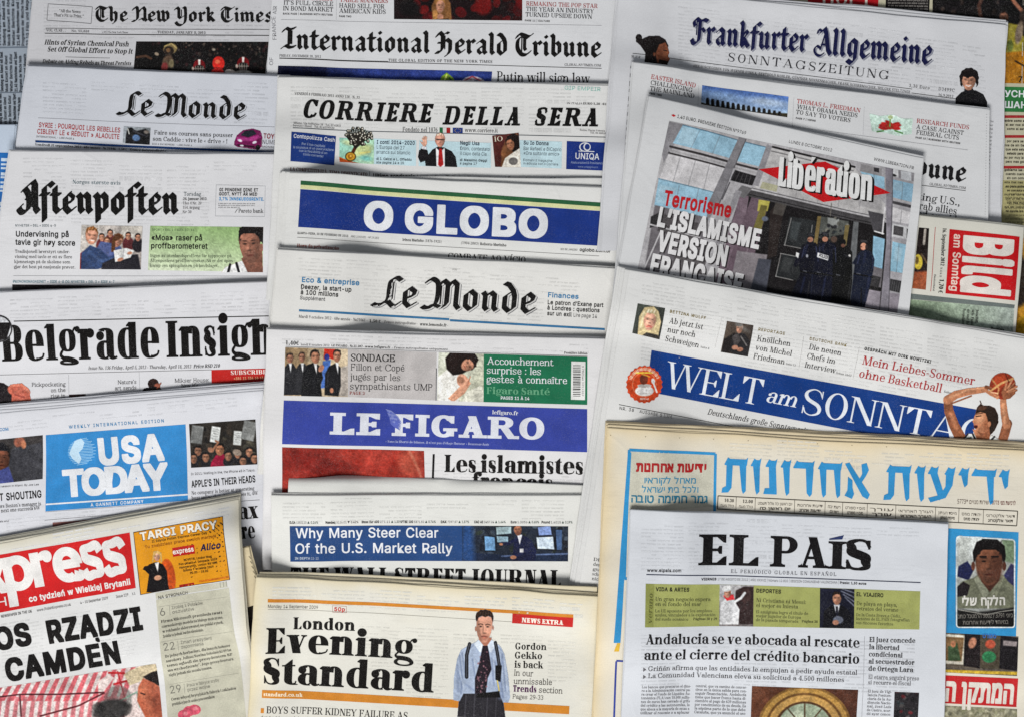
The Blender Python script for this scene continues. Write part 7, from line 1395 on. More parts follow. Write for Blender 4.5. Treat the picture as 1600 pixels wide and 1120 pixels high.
tx('sb', 'SEITE 42', 999, 623.6, 1013, 623.8, 2.8, (240, 220, 206), 'seal_text', layer=7)
ln(966, 631, 1010, 639.6, .9); ln(1010, 639.6, 1500, 735, .9); tx('s', 'NR. 38', 966.5, 638.8, 989, 642.4, 4.6, (60, 58, 58), 'dateline', track=.05); tx('s', 'AUSGABE S', 998, 644, 1034, 650.4, 4.6, (60, 58, 58), 'dateline', track=.05); tx('s', '3,30 €', 1037, 651, 1050, 653, 4.6, (60, 58, 58), 'dateline')
tx('rt', 'Deutschlands große Sonntagszeitung', 1106, 647, 1280, 680.6, 9, (60, 58, 60), 'motto', slant=.2); tx('rt', '| Gegründet 1948', 1288, 682, 1370, 698, 9, (60, 58, 60), 'motto', slant=.2)
def f_(c):
    S1 = (188, 132, 100); S2 = (142, 92, 66); S3 = (216, 166, 132)
    c.L([(1567, 694), (1572, 676), (1575, 662)], 15, S2, 1.2); c.L([(1574, 664), (1569, 645), (1566, 628), (1565, 612)], 12.5, S1, 1.2, w2=8.5); c.L([(1571, 660), (1566, 630)], 4, S3, 3, .7)
    c.L([(1503, 684), (1492, 664), (1483, 642), (1480, 626)], 17, S2, 1.2, w2=13); c.L([(1496, 668), (1486, 646)], 6, S1, 4, .8); c.L([(1480, 624), (1492, 616), (1512, 611), (1536, 608)], 14.5, S1, 1.2, w2=9); c.L([(1482, 620), (1512, 607.6), (1534, 605)], 3.5, S3, 2.5, .8); c.L([(1486, 630), (1516, 618)], 3, S2, 2.5, .8)
    c.E(1564, 602.5, 20.5, 20.5, (146, 62, 40), 0, 1); c.E(1560, 596, 12, 11, (176, 82, 52), 0, 8, .8); c.E(1572, 613, 12, 9, (104, 42, 30), 0, 6, .7); c.L([(1545, 610), (1562, 598), (1580, 591)], 3.4, (206, 168, 116), 1, .85); c.L([(1547, 592), (1558, 606), (1556, 622)], 2.4, (196, 158, 108), 1, .7); c.L([(1568, 583), (1575, 600), (1572, 618)], 1.2, (70, 30, 24), 1, .8)
    c.L([(1536, 608), (1546, 615), (1557, 620)], 5, S1, 1); c.L([(1538, 604), (1545, 606)], 5, S2, 1); c.L([(1546, 612), (1556, 614)], 2.4, S3, 1)
    c.P([(1562, 612), (1566, 603), (1574, 599), (1584, 604), (1584, 614), (1576, 622), (1566, 624)], S2, 1.2)
    for i, (x, y) in enumerate(((1578, 594), (1582.6, 598), (1586, 603.4), (1585.6, 609))): c.L([(1572, 606 + i * 2.6), (x, y)], 3.4, (S1, S2)[i % 2], .9); c.L([(1573, 605 + i * 2.6), (x, y - .8)], 1, S3, .9, .6)
    c.L([(1568, 608), (1570, 596)], 3, S1, 1)
    c.P([(1503, 700), (1506, 686), (1514, 677), (1526, 678), (1540, 684), (1552, 680), (1566, 688), (1570, 706)], (214, 214, 210), 1.2); c.L([(1506, 688), (1514, 678)], 2.4, (40, 44, 52)); c.L([(1522, 678), (1528, 690), (1546, 692), (1556, 682)], 2.6, (36, 40, 46)); c.P([(1512, 684), (1520, 682), (1520, 692), (1514, 692)], (64, 84, 72), 1.4)
    c.P([(1524, 676), (1530, 690), (1548, 686), (1552, 660), (1532, 660)], S2, 1.4); c.E(1537, 657, 15, 19, S1, 0, 1.1); c.E(1531, 652, 8, 9, S3, 0, 5, .7); c.E(1546, 666, 8, 12, S2, 0, 5, .8); c.P([(1523, 652), (1520.4, 658), (1523, 661), (1527, 658)], S1, 1); c.E(1526, 666, 3, 3.2, (84, 36, 32), 0, 1); c.P([(1522, 664), (1528, 661.6), (1530, 664)], (200, 130, 106), 1); c.P([(1521, 670), (1528, 672), (1534, 680), (1526, 680)], S1, 1.2); c.L([(1526, 650), (1533, 649)], 1.6, (62, 40, 30)); c.L([(1525, 646.6), (1535, 645)], 1.4, (92, 62, 46))
    c.P([(1524, 646), (1526, 636), (1531, 630), (1536, 633), (1545, 633), (1554, 637), (1560, 648), (1561, 660), (1556, 672), (1549, 680), (1547, 664), (1543, 652), (1540, 645), (1532, 643)], (52, 38, 30), 1.3); c.E(1534, 637, 7, 3.6, (96, 66, 48), -10, 2, .8); c.E(1547, 662, 2.6, 4.4, S1, 0, 1); c.L([(1532, 630), (1530, 626)], 1.6, (60, 42, 32))
pic([(1468, 574), (1604, 574), (1604, 706), (1468, 706)], f_, (188, 132, 100), 'player_picture', res=.55, cut=True, layer=6, grain=9)
# lower left corner of the same page, seen below between its neighbours
tx('rd', 'I', 936, 866, 939.4, 866.6, 30, K, 'headline')
for i, s in enumerate(('Die', 'dem', 'gut', 'schon', 'nicht')): tx('r', s, 926.6 - i * .6, 874 + i * 7.6, 941, 876 + i * 7.6, 5, (90, 88, 88), 'body_text')
# ==================================================================== bottom row
paper('newspaper', 'cream page corner poking out beneath the right edge of the tilted red masthead tabloid',
      [(200, 893), (391, 851), (412, 938), (230, 1000)], T=.005, n=6, fan=(1, 1, 3), tint=(206, 192, 160), seed=61, bend=1.5)
for i in range(9): ln(392 + i * 2.0, 866 + i * 7.6, 395 + i * 1.9, 870 + i * 7.6, 1, (130, 120, 100), 'edge_print')

paper('newspaper', 'tilted tabloid with white rounded letters on a red box and orange advertisement',
      [(-90, 864), (374.5, 778), (403, 1180), (-70, 1200)], T=.008, n=8, fan=(2, 2, 3), top_fan=9, tint=(214, 214, 214), seed=62, bend=1.6, aged=(206, 200, 180), bulge=.002)
ghost(10, 845, 360, 870, -.176, 15); ghost(0, 970, 240, 1060, -.176, 16)
S_ = -.176
RB = (204, 44, 46)
bx([(-60, 876), (204, 830.5), (213.5, 917), (-50, 966)], RB, 'masthead_box')
tx('ro', 'express', -66, 938.4, 204.5, 892.2, 74, (228, 226, 224), 'masthead', track=-.10)
tx('s', 'POLISH', -78, 961, 10, 945.6, 14, (228, 226, 224), 'masthead_line'); tx('sk', 'co tydzień w Wielkiej Brytanii', 45, 940, 205.5, 911.4, 9.4, (230, 228, 226), 'masthead_line')
tx('sm', 'NEWSPAPER IN THE UK', 1, 965, 49, 956.4, 4.2, (62, 60, 60), 'dateline'); tx('s', 'www.PolishExpress.co.uk', 57, 955.4, 110, 945.8, 4.2, (62, 60, 60), 'dateline'); tx('s', '4 - 10 September 2009', 125, 943.4, 170, 934.8, 4.2, (62, 60, 60), 'dateline'); tx('s', 'Issue 229', 183, 932.8, 202, 929.4, 4.2, (62, 60, 60), 'dateline'); tx('s', '11', 208, 928, 213, 927, 3.4, G, 'dateline')
OR = (222, 158, 40)
bx([(209.5, 830), (351, 804), (364, 901.5), (220.5, 928)], (70, 52, 26), 'advertisement'); bx([(210.6, 831), (350.2, 805.2), (362.8, 900.8), (221.6, 926.8)], OR, 'advertisement', 1.6)
tx('sx', 'TARGI PRACY', 220.4, 843.4, 344, 823, 13.4, (38, 30, 26), 'advertisement_heading', layer=3); tx('sk', 'TARGI PRACY', 221.2, 842.6, 343, 822.4, 12.2, (236, 232, 222), 'advertisement_heading', layer=4)
tx('sb', 'II Edycja Polish Express Career Day', 239, 846.4, 327, 831.6, 3.6, (60, 44, 24), 'advertisement_text'); tx('sb', 'Tu znajdziesz pracę swoich marzeń!', 228, 855.6, 342, 836.4, 4.6, (150, 92, 30), 'advertisement_text')
bx([(270.4, 854.6), (305.6, 848.8), (307, 862.6), (271.8, 868.4)], (190, 40, 40), 'sponsor_mark', 2); tx('sb', 'express', 272, 864.6, 305, 859, 7.6, (240, 236, 230), 'sponsor_mark'); tx('sk', 'Alico', 316, 858.4, 349, 852.6, 10, (40, 44, 84), 'sponsor_mark', slant=.25)
for i, (s, a, b) in enumerate((('NOVOTEL London West', 289, 335), ('Pon-Niedz. 1 listopada 2009', 281, 344), ('Hammersmith, London W6 8DR', 282, 344), ('Sobota 9 września 2009', 288, 338), ('10.00 – 18.00', 299, 329))): tx('sk', s, a, 875 + i * 5.4 + (289 - a) * .17, b, 875 + i * 5.4 - (b - 289) * .165, 3.5, (60, 44, 24), 'advertisement_text')
def f_(c):
    c.E(264, 900, 12, 30, (206, 84, 40), -6, 4, .85); c.E(335, 890, 20, 12, (206, 96, 44), -20, 6, .5)
    c.P([(230, 924), (234, 896), (228, 890), (234, 880), (246, 876), (256, 880), (262, 890), (264, 912), (266, 920), (250, 924)], (30, 27, 30), 1.2); c.P([(243, 878), (250, 876), (248, 892)], (226, 222, 218), 1); c.E(248, 901, 6, 4, (208, 160, 132), -10, 1.2); c.P([(228, 890), (224, 888), (227, 883), (236, 881)], (34, 30, 32), 1.2); c.face(246.4, 868, 5, 7, (220, 174, 146), (214, 180, 118), -6); c.P([(240, 866), (241, 860), (248, 858.6), (254, 862), (255, 876), (252, 878), (252, 866), (246, 862), (242, 868), (241, 878), (239, 876)], (206, 172, 108), 1)
    c.P([(281, 912), (305, 907.6), (306, 912.6), (282, 917)], (170, 44, 36), .9); c.L([(314, 906), (362, 897)], 4, (206, 120, 40), 2, .7)
pic([(221, 856), (362.6, 832), (362.8, 901), (221.6, 927)], f_, OR, 'advertisement_picture', res=.65, cut=True, layer=2.4, grain=6)
bx([(244, 925), (358, 904.5), (360, 913), (245, 934)], (198, 196, 182), 'contents_panel'); bx([(245, 935.5), (362, 914), (385, 1130), (262, 1150)], (198, 196, 180), 'contents_panel'); 
for i in range(3): ln(348 + i * 5, 906 - i, 349 + i * 5, 914 - i, 1, (160, 158, 146), 'contents_panel', 2)
tx('sm', 'NA STRONACH', 249, 934.4, 295, 926.2, 4.8, (84, 82, 76), 'contents_heading')
def ct(num, x, y, h1, h2, rows, w, seed):
    tx('s', num, x, y, x + (8 if len(num) == 1 else 17), y - (1.2 if len(num) == 1 else 2.8), 12, (128, 126, 118), 'page_number'); ln(x + (14 if len(num) == 1 else 21), y - 16, x + (15.2 if len(num) == 1 else 22.4), y - 1, .6, (140, 138, 130)); xx = x + (18 if len(num) == 1 else 26)
    tx('s', h1, xx, y - 10.6, xx + 50, y - 19.4, 5, (110, 108, 102), 'contents_heading'); tx('s', h2, xx + 1, y - 3.6, xx + 36, y - 9.6, 5, (110, 108, 102), 'contents_heading')
    ln(x - 4, y - 14, x + 108, y - 33, .6, (164, 162, 150))
    for i, s in enumerate(rows): tx('rb', s, x + 1.4 + i * 1.0, y + 11 + i * 7.7, x + w * (1 if i < len(rows) - 1 else .66) + i * 1.0, y + 11 + i * 7.7 - w * (1 if i < len(rows) - 1 else .66) * .178, 4.4, (58, 55, 52), 'contents_text')
ct('6', 251.6, 961, 'Zrobią z Polaków', 'oszustów', ('Firma Microsoft przeniosła twarz', 'czarnoskórego modela na białego mężczyznę,', 'w reklamie skierowanej na polski rynek.', 'Zrobiła to jednak bardzo nieudolnie.'), 100, 1)
ct('22', 257.4, 1015.6, 'Zmarł prezydent', 'zapomnienia', ('Do jednych herbaciarz, dla innych bohater', 'narodowy. Juliusz Nowina-Sokolnicki 89 lat', 'temu ogłosił się prezydentem RP', '„na wychodźstwie”. Jego prezydentura', 'nigdy jednak nie została uznana.'), 104, 2)
ct('29', 264.6, 1085, 'Praca w fabryce szyby', 'przez wojnę', ('Coraz więcej brytyjskich fabryk i zakładów', 'produkcyjnych szuka pracowników'), 104, 3)
tx('sx', 'OS', -8, 1016, 49, 1005.6, 35, (28, 25, 25), 'headline'); tx('sx', 'RZĄDZI', 75, 1004.6, 225, 980.6, 35.5, (28, 25, 25), 'headline'); tx('sx', 'CAMDEN', 8, 1065, 189, 1034, 35, (28, 25, 25), 'headline')
def f_(c):
    c.G(0, 1080, 250, 1060, (226, 214, 212), (206, 190, 186))
    for i in range(15): x = -20 + i * 15; c.P([(x + 14, 1036 + 40 - i * 2.4), (x + 21, 1035 + 40 - i * 2.4), (x + 10 - i * .6, 1096), (x - i * .6, 1097)], (206, 104, 112), 1.4, .9)
    for i in range(17): x = -24 + i * 13; c.P([(x + 6, 1090), (x + 12, 1089), (x + 6, 1140), (x - 2, 1140)], (190, 96, 104), 2, .7)
    c.P([(150, 1066), (168, 1054), (176, 1060), (152, 1092)], (224, 208, 204), 2); c.L([(-4, 1090), (30, 1086), (90, 1086), (160, 1083)], 2.2, (96, 44, 52), 1.2); c.L([(160, 1084), (120, 1104), (60, 1120)], 2.6, (110, 50, 56), 1.2); c.L([(28, 1086), (30, 1120)], 2.4, (108, 56, 62), 1.2); c.L([(168, 1052), (192, 1052), (206, 1064)], 3, (190, 44, 50), 1.4); c.L([(176, 1070), (198, 1064)], 3, (180, 42, 50), 1.4); c.L([(182, 1050), (192, 1090)], 2.4, (176, 60, 66), 1.2)
    c.E(182, 1094, 22, 22, (90, 100, 96), 0, 4, .5); c.L([(182, 1098), (212, 1082), (216, 1106)], 1.8, (120, 160, 140), 1.4, .8)
    c.P([(192, 1054), (204, 1046), (232, 1036), (250, 1038), (252, 1048), (236, 1052), (216, 1066), (200, 1072)], (200, 186, 158), 1.8); c.P([(222, 1058), (236, 1050), (252, 1046), (252, 1072), (240, 1072)], (38, 27, 27), 2); c.P([(214, 1074), (222, 1060), (240, 1068), (250, 1076), (252, 1124), (226, 1124), (212, 1096)], (186, 110, 84), 2); c.E(222, 1082, 7, 12, (206, 132, 102), 0, 5, .7); c.L([(218, 1084), (224, 1086)], 2, (70, 40, 36), 1.2); c.E(244, 1100, 8, 20, (150, 84, 66), 0, 6, .7); c.E(172, 1110, 30, 16, (64, 62, 62), -8, 5); c.crowd(20, (145, 1098, 200, 1124), [(50, 48, 48), (92, 88, 86)], (3, 6), 4, .5); c.N(20, 6, 4)
pic([(-30, 1080), (243.6, 1036), (252, 1124), (-30, 1130)], f_, (206, 190, 188), res=.75)
def f_(c):
    for x, y in ((294, 1112), (302, 1110), (286, 1118)): c.E(x, y, 10, 8, (206, 96, 116), 0, 3); c.E(x + 2, y - 2, 4, 3, (226, 140, 150), 0, 2)
pic([(276, 1098), (376, 1098), (376, 1126), (276, 1126)], f_, (206, 96, 116), 'flower_picture', res=.8, cut=True)

paper('newspaper', 'yellowed newspaper with large stacked black serif masthead and a man in braces',
      [(406, 897.5), (934, 930), (940, 1190), (384, 1190)], T=.0075, n=7, fan=(2, 2, 3), top_fan=7, tint=(217, 215, 206), aged=(219, 206, 172), seed=63, extra=([(410, 889), (933, 915), (936, 1180), (392, 1180)],), bend=2.2, bulge=.0024)
ghost(430, 905, 910, 940, .055, 17); ghost(560, 975, 900, 1090, .05, 18)
OB = (208, 142, 58)
bx([(423, 930.6), (895.6, 957.8), (895.4, 963), (422.8, 936)], OB, 'orange_bar'); tx('s', 'Monday 14 September 2009', 423, 944.6, 498, 949.2, 5, (96, 92, 86), 'dateline'); frame([(520.6, 944), (542, 945.4), (542, 955.8), (520.6, 954.6)], .5, (160, 100, 90), 'price_box'); tx('sb', '50p', 523, 952.4, 539.6, 953.4, 6, (196, 48, 48), 'price_box')
ln(423, 946.8, 800, 971, .5, (150, 146, 136))
bx([(800.7, 957.8), (895.6, 963), (894.8, 978.6), (800, 973)], (198, 52, 50), 'news_flag'); tx('sl', 'NEWS EXTRA', 815, 971.4, 880, 975, 7.4, (236, 230, 220), 'news_flag_text')
tx('rd', 'London', 459.5, 980.6, 554.4, 985.4, 19, (28, 25, 23), 'masthead'); tx('rd', 'Evening', 418, 1017, 650, 1031, 41, (28, 25, 23), 'masthead'); tx('rd', 'Standard', 412, 1067.2, 677, 1082.6, 43.5, (28, 25, 23), 'masthead')
bx([(410, 1076.6), (890, 1103.6), (889.4, 1116.4), (409.4, 1089)], OB, 'orange_bar'); tx('sl', 'standard.co.uk', 412, 1086, 472, 1089.4, 6, (240, 228, 204), 'web_address')
def f_(c):
    SB = (172, 184, 204); SD = (132, 146, 174)
    c.P([(714, 1124), (717, 1090), (724, 1082), (772, 1082), (786, 1092), (790, 1124)], (54, 52, 58), 1.3)
    for x in (728, 742, 762, 776): c.L([(x, 1086), (x - 2, 1122)], 1.3, (96, 94, 102), 1.4, .7)
    c.P([(708, 1094), (709, 1060), (714, 1030), (720, 1016), (733, 1008), (746, 1002), (770, 1002), (781, 1009), (788, 1022), (794, 1056), (797, 1090), (794, 1098), (786, 1098), (780, 1084), (724, 1084), (718, 1096)], SB, 1.2); c.L([(718, 1024), (722, 1060), (720, 1084)], 1.6, SD, 2, .9); c.L([(785, 1022), (782, 1056), (786, 1090)], 1.8, SD, 2, .9); c.L([(714, 1040), (716, 1080)], 4, SD, 4, .5); c.L([(774, 1036), (782, 1090)], 7, SD, 6, .6); c.L([(728, 1070), (742, 1080)], 3, SD, 3, .6); c.N(10, 5, 3)
    for x0, y0, x1, y1, w in ((722, 1020, 728, 1060, 2.4), (716, 1050, 722, 1076, 2), (738, 1030, 744, 1068, 2.4), (768, 1028, 772, 1070, 2.6), (786, 1034, 790, 1080, 2.4), (740, 1008, 732, 1016, 2), (776, 1008, 784, 1016, 2)): c.L([(x0, y0), (x1, y1)], w, SD, 2, .6); c.L([(x0 + 2.4, y0), (x1 + 2.4, y1)], 1.6, (198, 208, 222), 2, .6)
    c.P([(748, 996), (768, 996), (769, 1003), (758, 1013), (747, 1005)], (176, 124, 104), 1.4); c.P([(740, 1006), (748, 999), (758, 1012), (750, 1020)], (214, 222, 232), 1); c.P([(776, 1006), (768, 999), (759, 1012), (767, 1020)], (208, 216, 228), 1)
    c.P([(754, 1009), (762, 1009), (764, 1020), (768, 1046), (762, 1060), (759, 1084), (742, 1084), (742, 1060), (748, 1040)], (46, 36, 46), 1)
    R = random.Random(3)
    for i in range(34): y = R.uniform(1018, 1082); c.E(756 - (y - 1010) * .06 + R.uniform(-8, 8), y, 1.2, 1.2, (150, 110, 120), 0, .9, .8)
    c.L([(733.5, 1006), (729, 1024), (729, 1058)], 5.4, (30, 28, 34), .9); c.L([(733.5, 1006), (729, 1024), (729, 1058)], 1.1, (150, 156, 168), .9, .7); c.L([(774, 1004), (777, 1020), (780, 1040)], 5, (30, 28, 34), .9); c.L([(774, 1004), (777, 1020), (780, 1040)], 1.1, (150, 156, 168), .9, .7); c.P([(774, 1040), (784, 1040), (782, 1066), (774, 1062)], (28, 26, 30), 1); c.L([(777, 1064), (780, 1080)], 2, (206, 190, 120), 1); c.P([(746, 1084), (780, 1080), (782, 1090), (744, 1090)], (30, 28, 30), 1.2)
    K1 = np.array((210, 160, 138.)); HR = (58, 42, 34)
    F = [(744.6, 966), (744.2, 982), (745.8, 992), (749, 999.6), (753.6, 1004.6), (758.6, 1004), (763.6, 998), (767.4, 988), (769.8, 973), (768.6, 964), (757, 960)]
    c.P(F, K1, 1.1); d0 = c.m.copy()
    c.P([(745, 968), (749, 968), (750, 984), (752, 998), (756, 1004), (750, 1001), (746, 993), (744, 982)], K1 * .74, 2.4, .8)
    c.E(763.6, 985, 4, 9, K1 * 1.13, 8, 4, .8); c.E(757, 967, 8, 3.4, K1 * 1.1, 3, 3, .8)
    c.E(757, 996, 7.4, 6, K1 * np.array((.82, .77, .77)), 4, 4, .75)
    c.L([(747.4, 975.2), (751, 974), (754.4, 975.4)], 1.5, (70, 48, 40), 1.2, .85); c.L([(758.4, 975.8), (762, 974.6), (766, 976)], 1.5, (70, 48, 40), 1.2, .85)
    c.E(751, 978.2, 2.6, 1.5, K1 * .62, 2, 1.4, .8); c.E(762, 978.6, 2.6, 1.5, K1 * .62, 2, 1.4, .8); c.E(751.2, 978.3, 1.1, .8, (52, 40, 40), 0, .9); c.E(762, 978.8, 1.1, .8, (52, 40, 40), 0, .9)
    c.L([(755.4, 978), (754.6, 985), (754.8, 988)], 1.6, K1 * .72, 1.6, .7); c.L([(757, 977), (757.4, 986)], 1.5, K1 * 1.16, 1.6, .8); c.E(756.6, 989, 3, 1, K1 * .58, 3, 1.2, .8)
    c.L([(752.4, 994.4), (756.6, 993.8), (761, 994.8)], 1.3, K1 * np.array((.56, .38, .38)), 1.1, .9); c.E(757, 996.4, 2.8, .8, K1 * np.array((.95, .76, .74)), 0, 1.2, .8); c.E(757.4, 1001.6, 3.4, 1.3, K1 * 1.02, 0, 2, .6); c.L([(750, 990), (751.6, 995)], 1, K1 * .72, 1.6, .6); c.L([(763, 990), (762.6, 995)], 1, K1 * .78, 1.6, .6)
    c.P([(743.6, 970), (742.8, 962), (744.6, 956.4), (748, 954.4), (751, 951.4), (755, 952.4), (758, 950.8), (762, 952.4), (766, 953), (769.4, 957), (771.4, 963), (770.4, 972), (768.8, 968), (767.6, 963.4), (763, 961.6), (758, 963.4), (753, 961.4), (748, 963.8), (746, 969)], HR, 1.2)
    for i in range(12): x = 745.6 + i * 2.1; c.L([(x, 961.6 - (i % 3)), (x + 1.2, 953.6 + (i % 4) * .7)], .8, ((96, 70, 54), (38, 27, 24))[i % 2], .9, .7)
    c.E(743.4, 982.4, 1.6, 4.2, K1 * .84, 0, 1); c.E(770.2, 980.6, 1.4, 4, K1 * .9, 0, 1)
pic([(704, 948), (800, 950), (800, 1124), (704, 1120)], f_, (168, 186, 212), 'man_picture', res=.6, cut=True, layer=5, grain=7, mott=.4)
for i, (s, b) in enumerate((('Gordon', 854), ('Gekko', 847), ('is back', 849))): tx('rb', s, 805 - i * .7, 1015 + i * 14.3, b, 1016 + i * 14.5, 10.6, (30, 27, 25), 'headline')
for i, (s, b) in enumerate((('In our', 833), ('unmissable', 862.5))): tx('rl', s, 803 - i * .7, 1056 + i * 13, b, 1057.6 + i * 13.2, 9.4, (84, 80, 76), 'teaser_text')
tx('rd', 'Trends', 801.6, 1081, 838, 1082.4, 10, (92, 44, 92), 'teaser_text'); tx('rl', 'section', 842, 1082.6, 879, 1084.4, 9.4, (84, 80, 76), 'teaser_text'); tx('rl', 'Pages 29-33', 800.7, 1092, 848.7, 1094, 7, (110, 106, 100), 'page_reference')
bx([(408, 1105), (413, 1105.3), (412.6, 1113), (407.6, 1112.7)], OB, 'bullet'); tx('rt', 'BOYS SUFFER KIDNEY FAILURE AS', 416.4, 1113, 636, 1124, 10.6, (44, 40, 38), 'headline#2'); greek('rb', 408, 1122, 600, 1133, 1, 0, 0, 5, K, seed=3)

paper('newspaper', 'yellowed newspaper with huge sky blue Hebrew masthead and framed officer portrait',
      [(948, 668), (1640, 706), (1640, 1190), (924, 1190)], T=.0075, n=7, fan=(3, 2, 3), top_fan=13, tint=(218, 212, 198), aged=(220, 201, 162), seed=64, bend=3, bulge=.0026)
ghost(1140, 682, 1590, 720, .05, 19)
CY = (64, 154, 204)
for i in range(9): tx('s', '•', 952 + i * 54, 679 + i * 2.4, 953.6 + i * 54, 679 + i * 2.4, 2, (120, 106, 80), 'pinholes')
bx([(981, 700.5), (1118, 708), (1117, 790), (977, 800)], (206, 204, 190), 'greeting_box'); frame([(981.6, 701), (1118, 708.4), (1115, 900), (974, 900)], 4.4, CY, 'greeting_box', 2)
bx([(979.5, 705), (985, 705), (968, 1000), (957.5, 1000)], CY, 'cyan_frame', 3); bx([(963, 1000), (968, 1000), (966, 1014), (958, 1014)], (214, 178, 70), 'cyan_frame', 3); ln(962, 1030, 957, 1180, 3, (66, 82, 160), 'blue_rule', 3); ln(962, 1029, 990, 1031, 3, (66, 82, 160), 'blue_rule', 3)
hb = lambda s: s[::-1]
tx('sx', hb('ידיעות אחרונות'), 992, 734, 1103.6, 737, 14, (178, 46, 48), 'greeting_heading'); tx('sm', hb('מאחל לקוראיו'), 1005, 752.4, 1087, 754.6, 9, (70, 150, 182), 'greeting_text'); tx('sm', hb('ולכל בית ישראל'), 1001, 766.4, 1091, 768.8, 9, (70, 150, 182), 'greeting_text'); tx('sb', hb('גמר חתימה טובה'), 984.6, 782, 1105.7, 785.2, 12, (60, 132, 158), 'greeting_text')
# the big Hebrew masthead: heavy heads, tapering stems
def hebrew(ch):
    """one letter, height 1, drawn left to right; returns polygons and width"""
    head = lambda x0, x1, y=.80, t=.20: [(x0, y + .02), (x0 + .10, y + t + .03), (x0 + .16, y + t - .01), (x1 - .02, y + t - .01), (x1 + .04, y + t + .05), (x1, y), (x0 + .02, y)]
    stem = lambda x, y0, y1, w=.19, tap=.5: [(x, y1), (x + w, y1), (x + w * (1 - tap * .2), y0 + .06), (x + w * .5, y0 - .03), (x + w * .32, y0 + .08)]
    if ch == 'י': return [head(.02, .26), stem(.08, .48, .86)], .30
    if ch == 'ו': return [head(.02, .27), stem(.08, .0, .86)], .31
    if ch == 'ד': return [head(.0, .60), stem(.38, .0, .86)], .62
    if ch == 'ר': return [head(.0, .54), [(.34, .86), (.54, .86), (.55, .78), (.50, .06), (.44, -.03), (.36, .08)]], .58
    if ch == 'נ': return [head(.06, .34), [(.15, .86), (.34, .86), (.36, .1), (.16, .1)], [(.0, .0), (.04, .17), (.36, .19), (.36, .0)]], .40
    if ch == 'ע': return [head(.0, .24), [(.05, .86), (.24, .86), (.42, .16), (.28, .04)], head(.42, .66), [(.46, .86), (.66, .86), (.62, .5), (.44, .12), (.06, -.03), (.0, .10), (.30, .2), (.44, .45)]], .70
    if ch == 'ת': return [head(.08, .68), stem(.48, .0, .86), [(.14, .86), (.31, .86), (.27, .14), (.18, .0), (.0, -.02), (.02, .12), (.12, .18)]], .72
    if ch == 'ח': return [head(.04, .66), stem(.46, .0, .86), stem(.08, .0, .86)], .70
    if ch == 'א': return [[(.02, 1.0), (.14, 1.04), (.68, .12), (.62, -.02), (.48, .06)], [(.46, 1.0), (.60, 1.05), (.66, .84), (.58, .66), (.46, .46), (.40, .56), (.48, .72)], [(.10, .62), (.22, .52), (.22, .30), (.26, .12), (.20, -.03), (.0, .06), (.08, .22)]], .70
    return [], .34
def heb_line(s, x1, y1, x2, y2, h, col, part, slant=0):
    x = 0; V = []; F = []; n = 0
    for ch in s:
        ps, w = hebrew(ch)
        if ps: v, f = union(ps); V.append(v + (x, 0)); F += [tuple(i + n for i in t) for t in f]; n += len(v)
        x += w + .045
    v = np.vstack(V); x0, xa = v[:, 0].min(), v[:, 0].max(); A = np.array([x1, y1], float); d = np.array([x2 - x1, y2 - y1], float); u = d / np.hypot(*d); nn = np.array([u[1], -u[0]])
    P = A + ((v[:, :1] - x0) / (xa - x0)) * d + v[:, 1:] * h * nn + (v[:, 1:] - .5) * h * slant * u
    put(part, P, F, col, 4)
HB = (64, 154, 206)
heb_line(hb('אחרונות'), 1126, 768, 1358, 778.6, 53, HB, 'masthead', -.05); heb_line(hb('ידיעות'), 1379, 779.4, 1577, 788, 53, HB, 'masthead', -.05)
tx('sm', hb('לרכישת מנוי 3778*'), 1548, 787.4, 1587, 788.6, 6, (120, 60, 56), 'subscription_line'); tx('s', hb('שירות מנויים *3775'), 1496, 786, 1545, 787.4, 6, (110, 90, 80), 'subscription_line')
frame([(1122, 774), (1590.5, 798), (1589, 821), (1121, 794.4)], 1.4, (74, 68, 60), 'data_table')
xs = (1150.6, 1180.4, 1242, 1289.6, 1317, 1355.5, 1400, 1462, 1498.6, 1537); prev = 1122
for i, x in enumerate(xs + (1590,)):
    if x < 1590: ln(x, 774.6 + (x - 1122) * .0515, x - .8, 795.6 + (x - 1122) * .056, .8, (100, 92, 82), 'data_table', 2.5)
    y = 776 + ((prev + x) / 2 - 1122) * .054
    a, b = prev + 4, x - 4
    if i < 2: tx('rb', ('10.30', '12.00')[i], a + 6, y + 6.6, b, y + 7.4, 5, (60, 54, 48), 'data_table_text'); tx('s', hb('כולל מעמ'), a, y + 14, b, y + 15, 3.6, (92, 84, 76), 'data_table_text')
    else:
        w = hb(('יום ראשון כה אלול תשסט', 'ידיעות אחרונות', 'רשת יבמ', 'מוסף ספורט', 'עורך', 'העורך האחראי', 'מייסד העיתון', 'יהודה מוזס', 'דואר אלקטרוני')[i - 2])
        tx('s', w, a, y + 7, b, y + 8.6, 4.2, (92, 84, 76), 'data_table_text'); tx('sb', w[::-1][:12][::-1], a + 3, y + 14.6, b - 3, y + 15.8, 4.2, (74, 68, 62), 'data_table_text')
    prev = x
bx([(1470, 824), (1592, 831), (1588, 1000), (1468, 1000)], CY, 'cyan_frame')
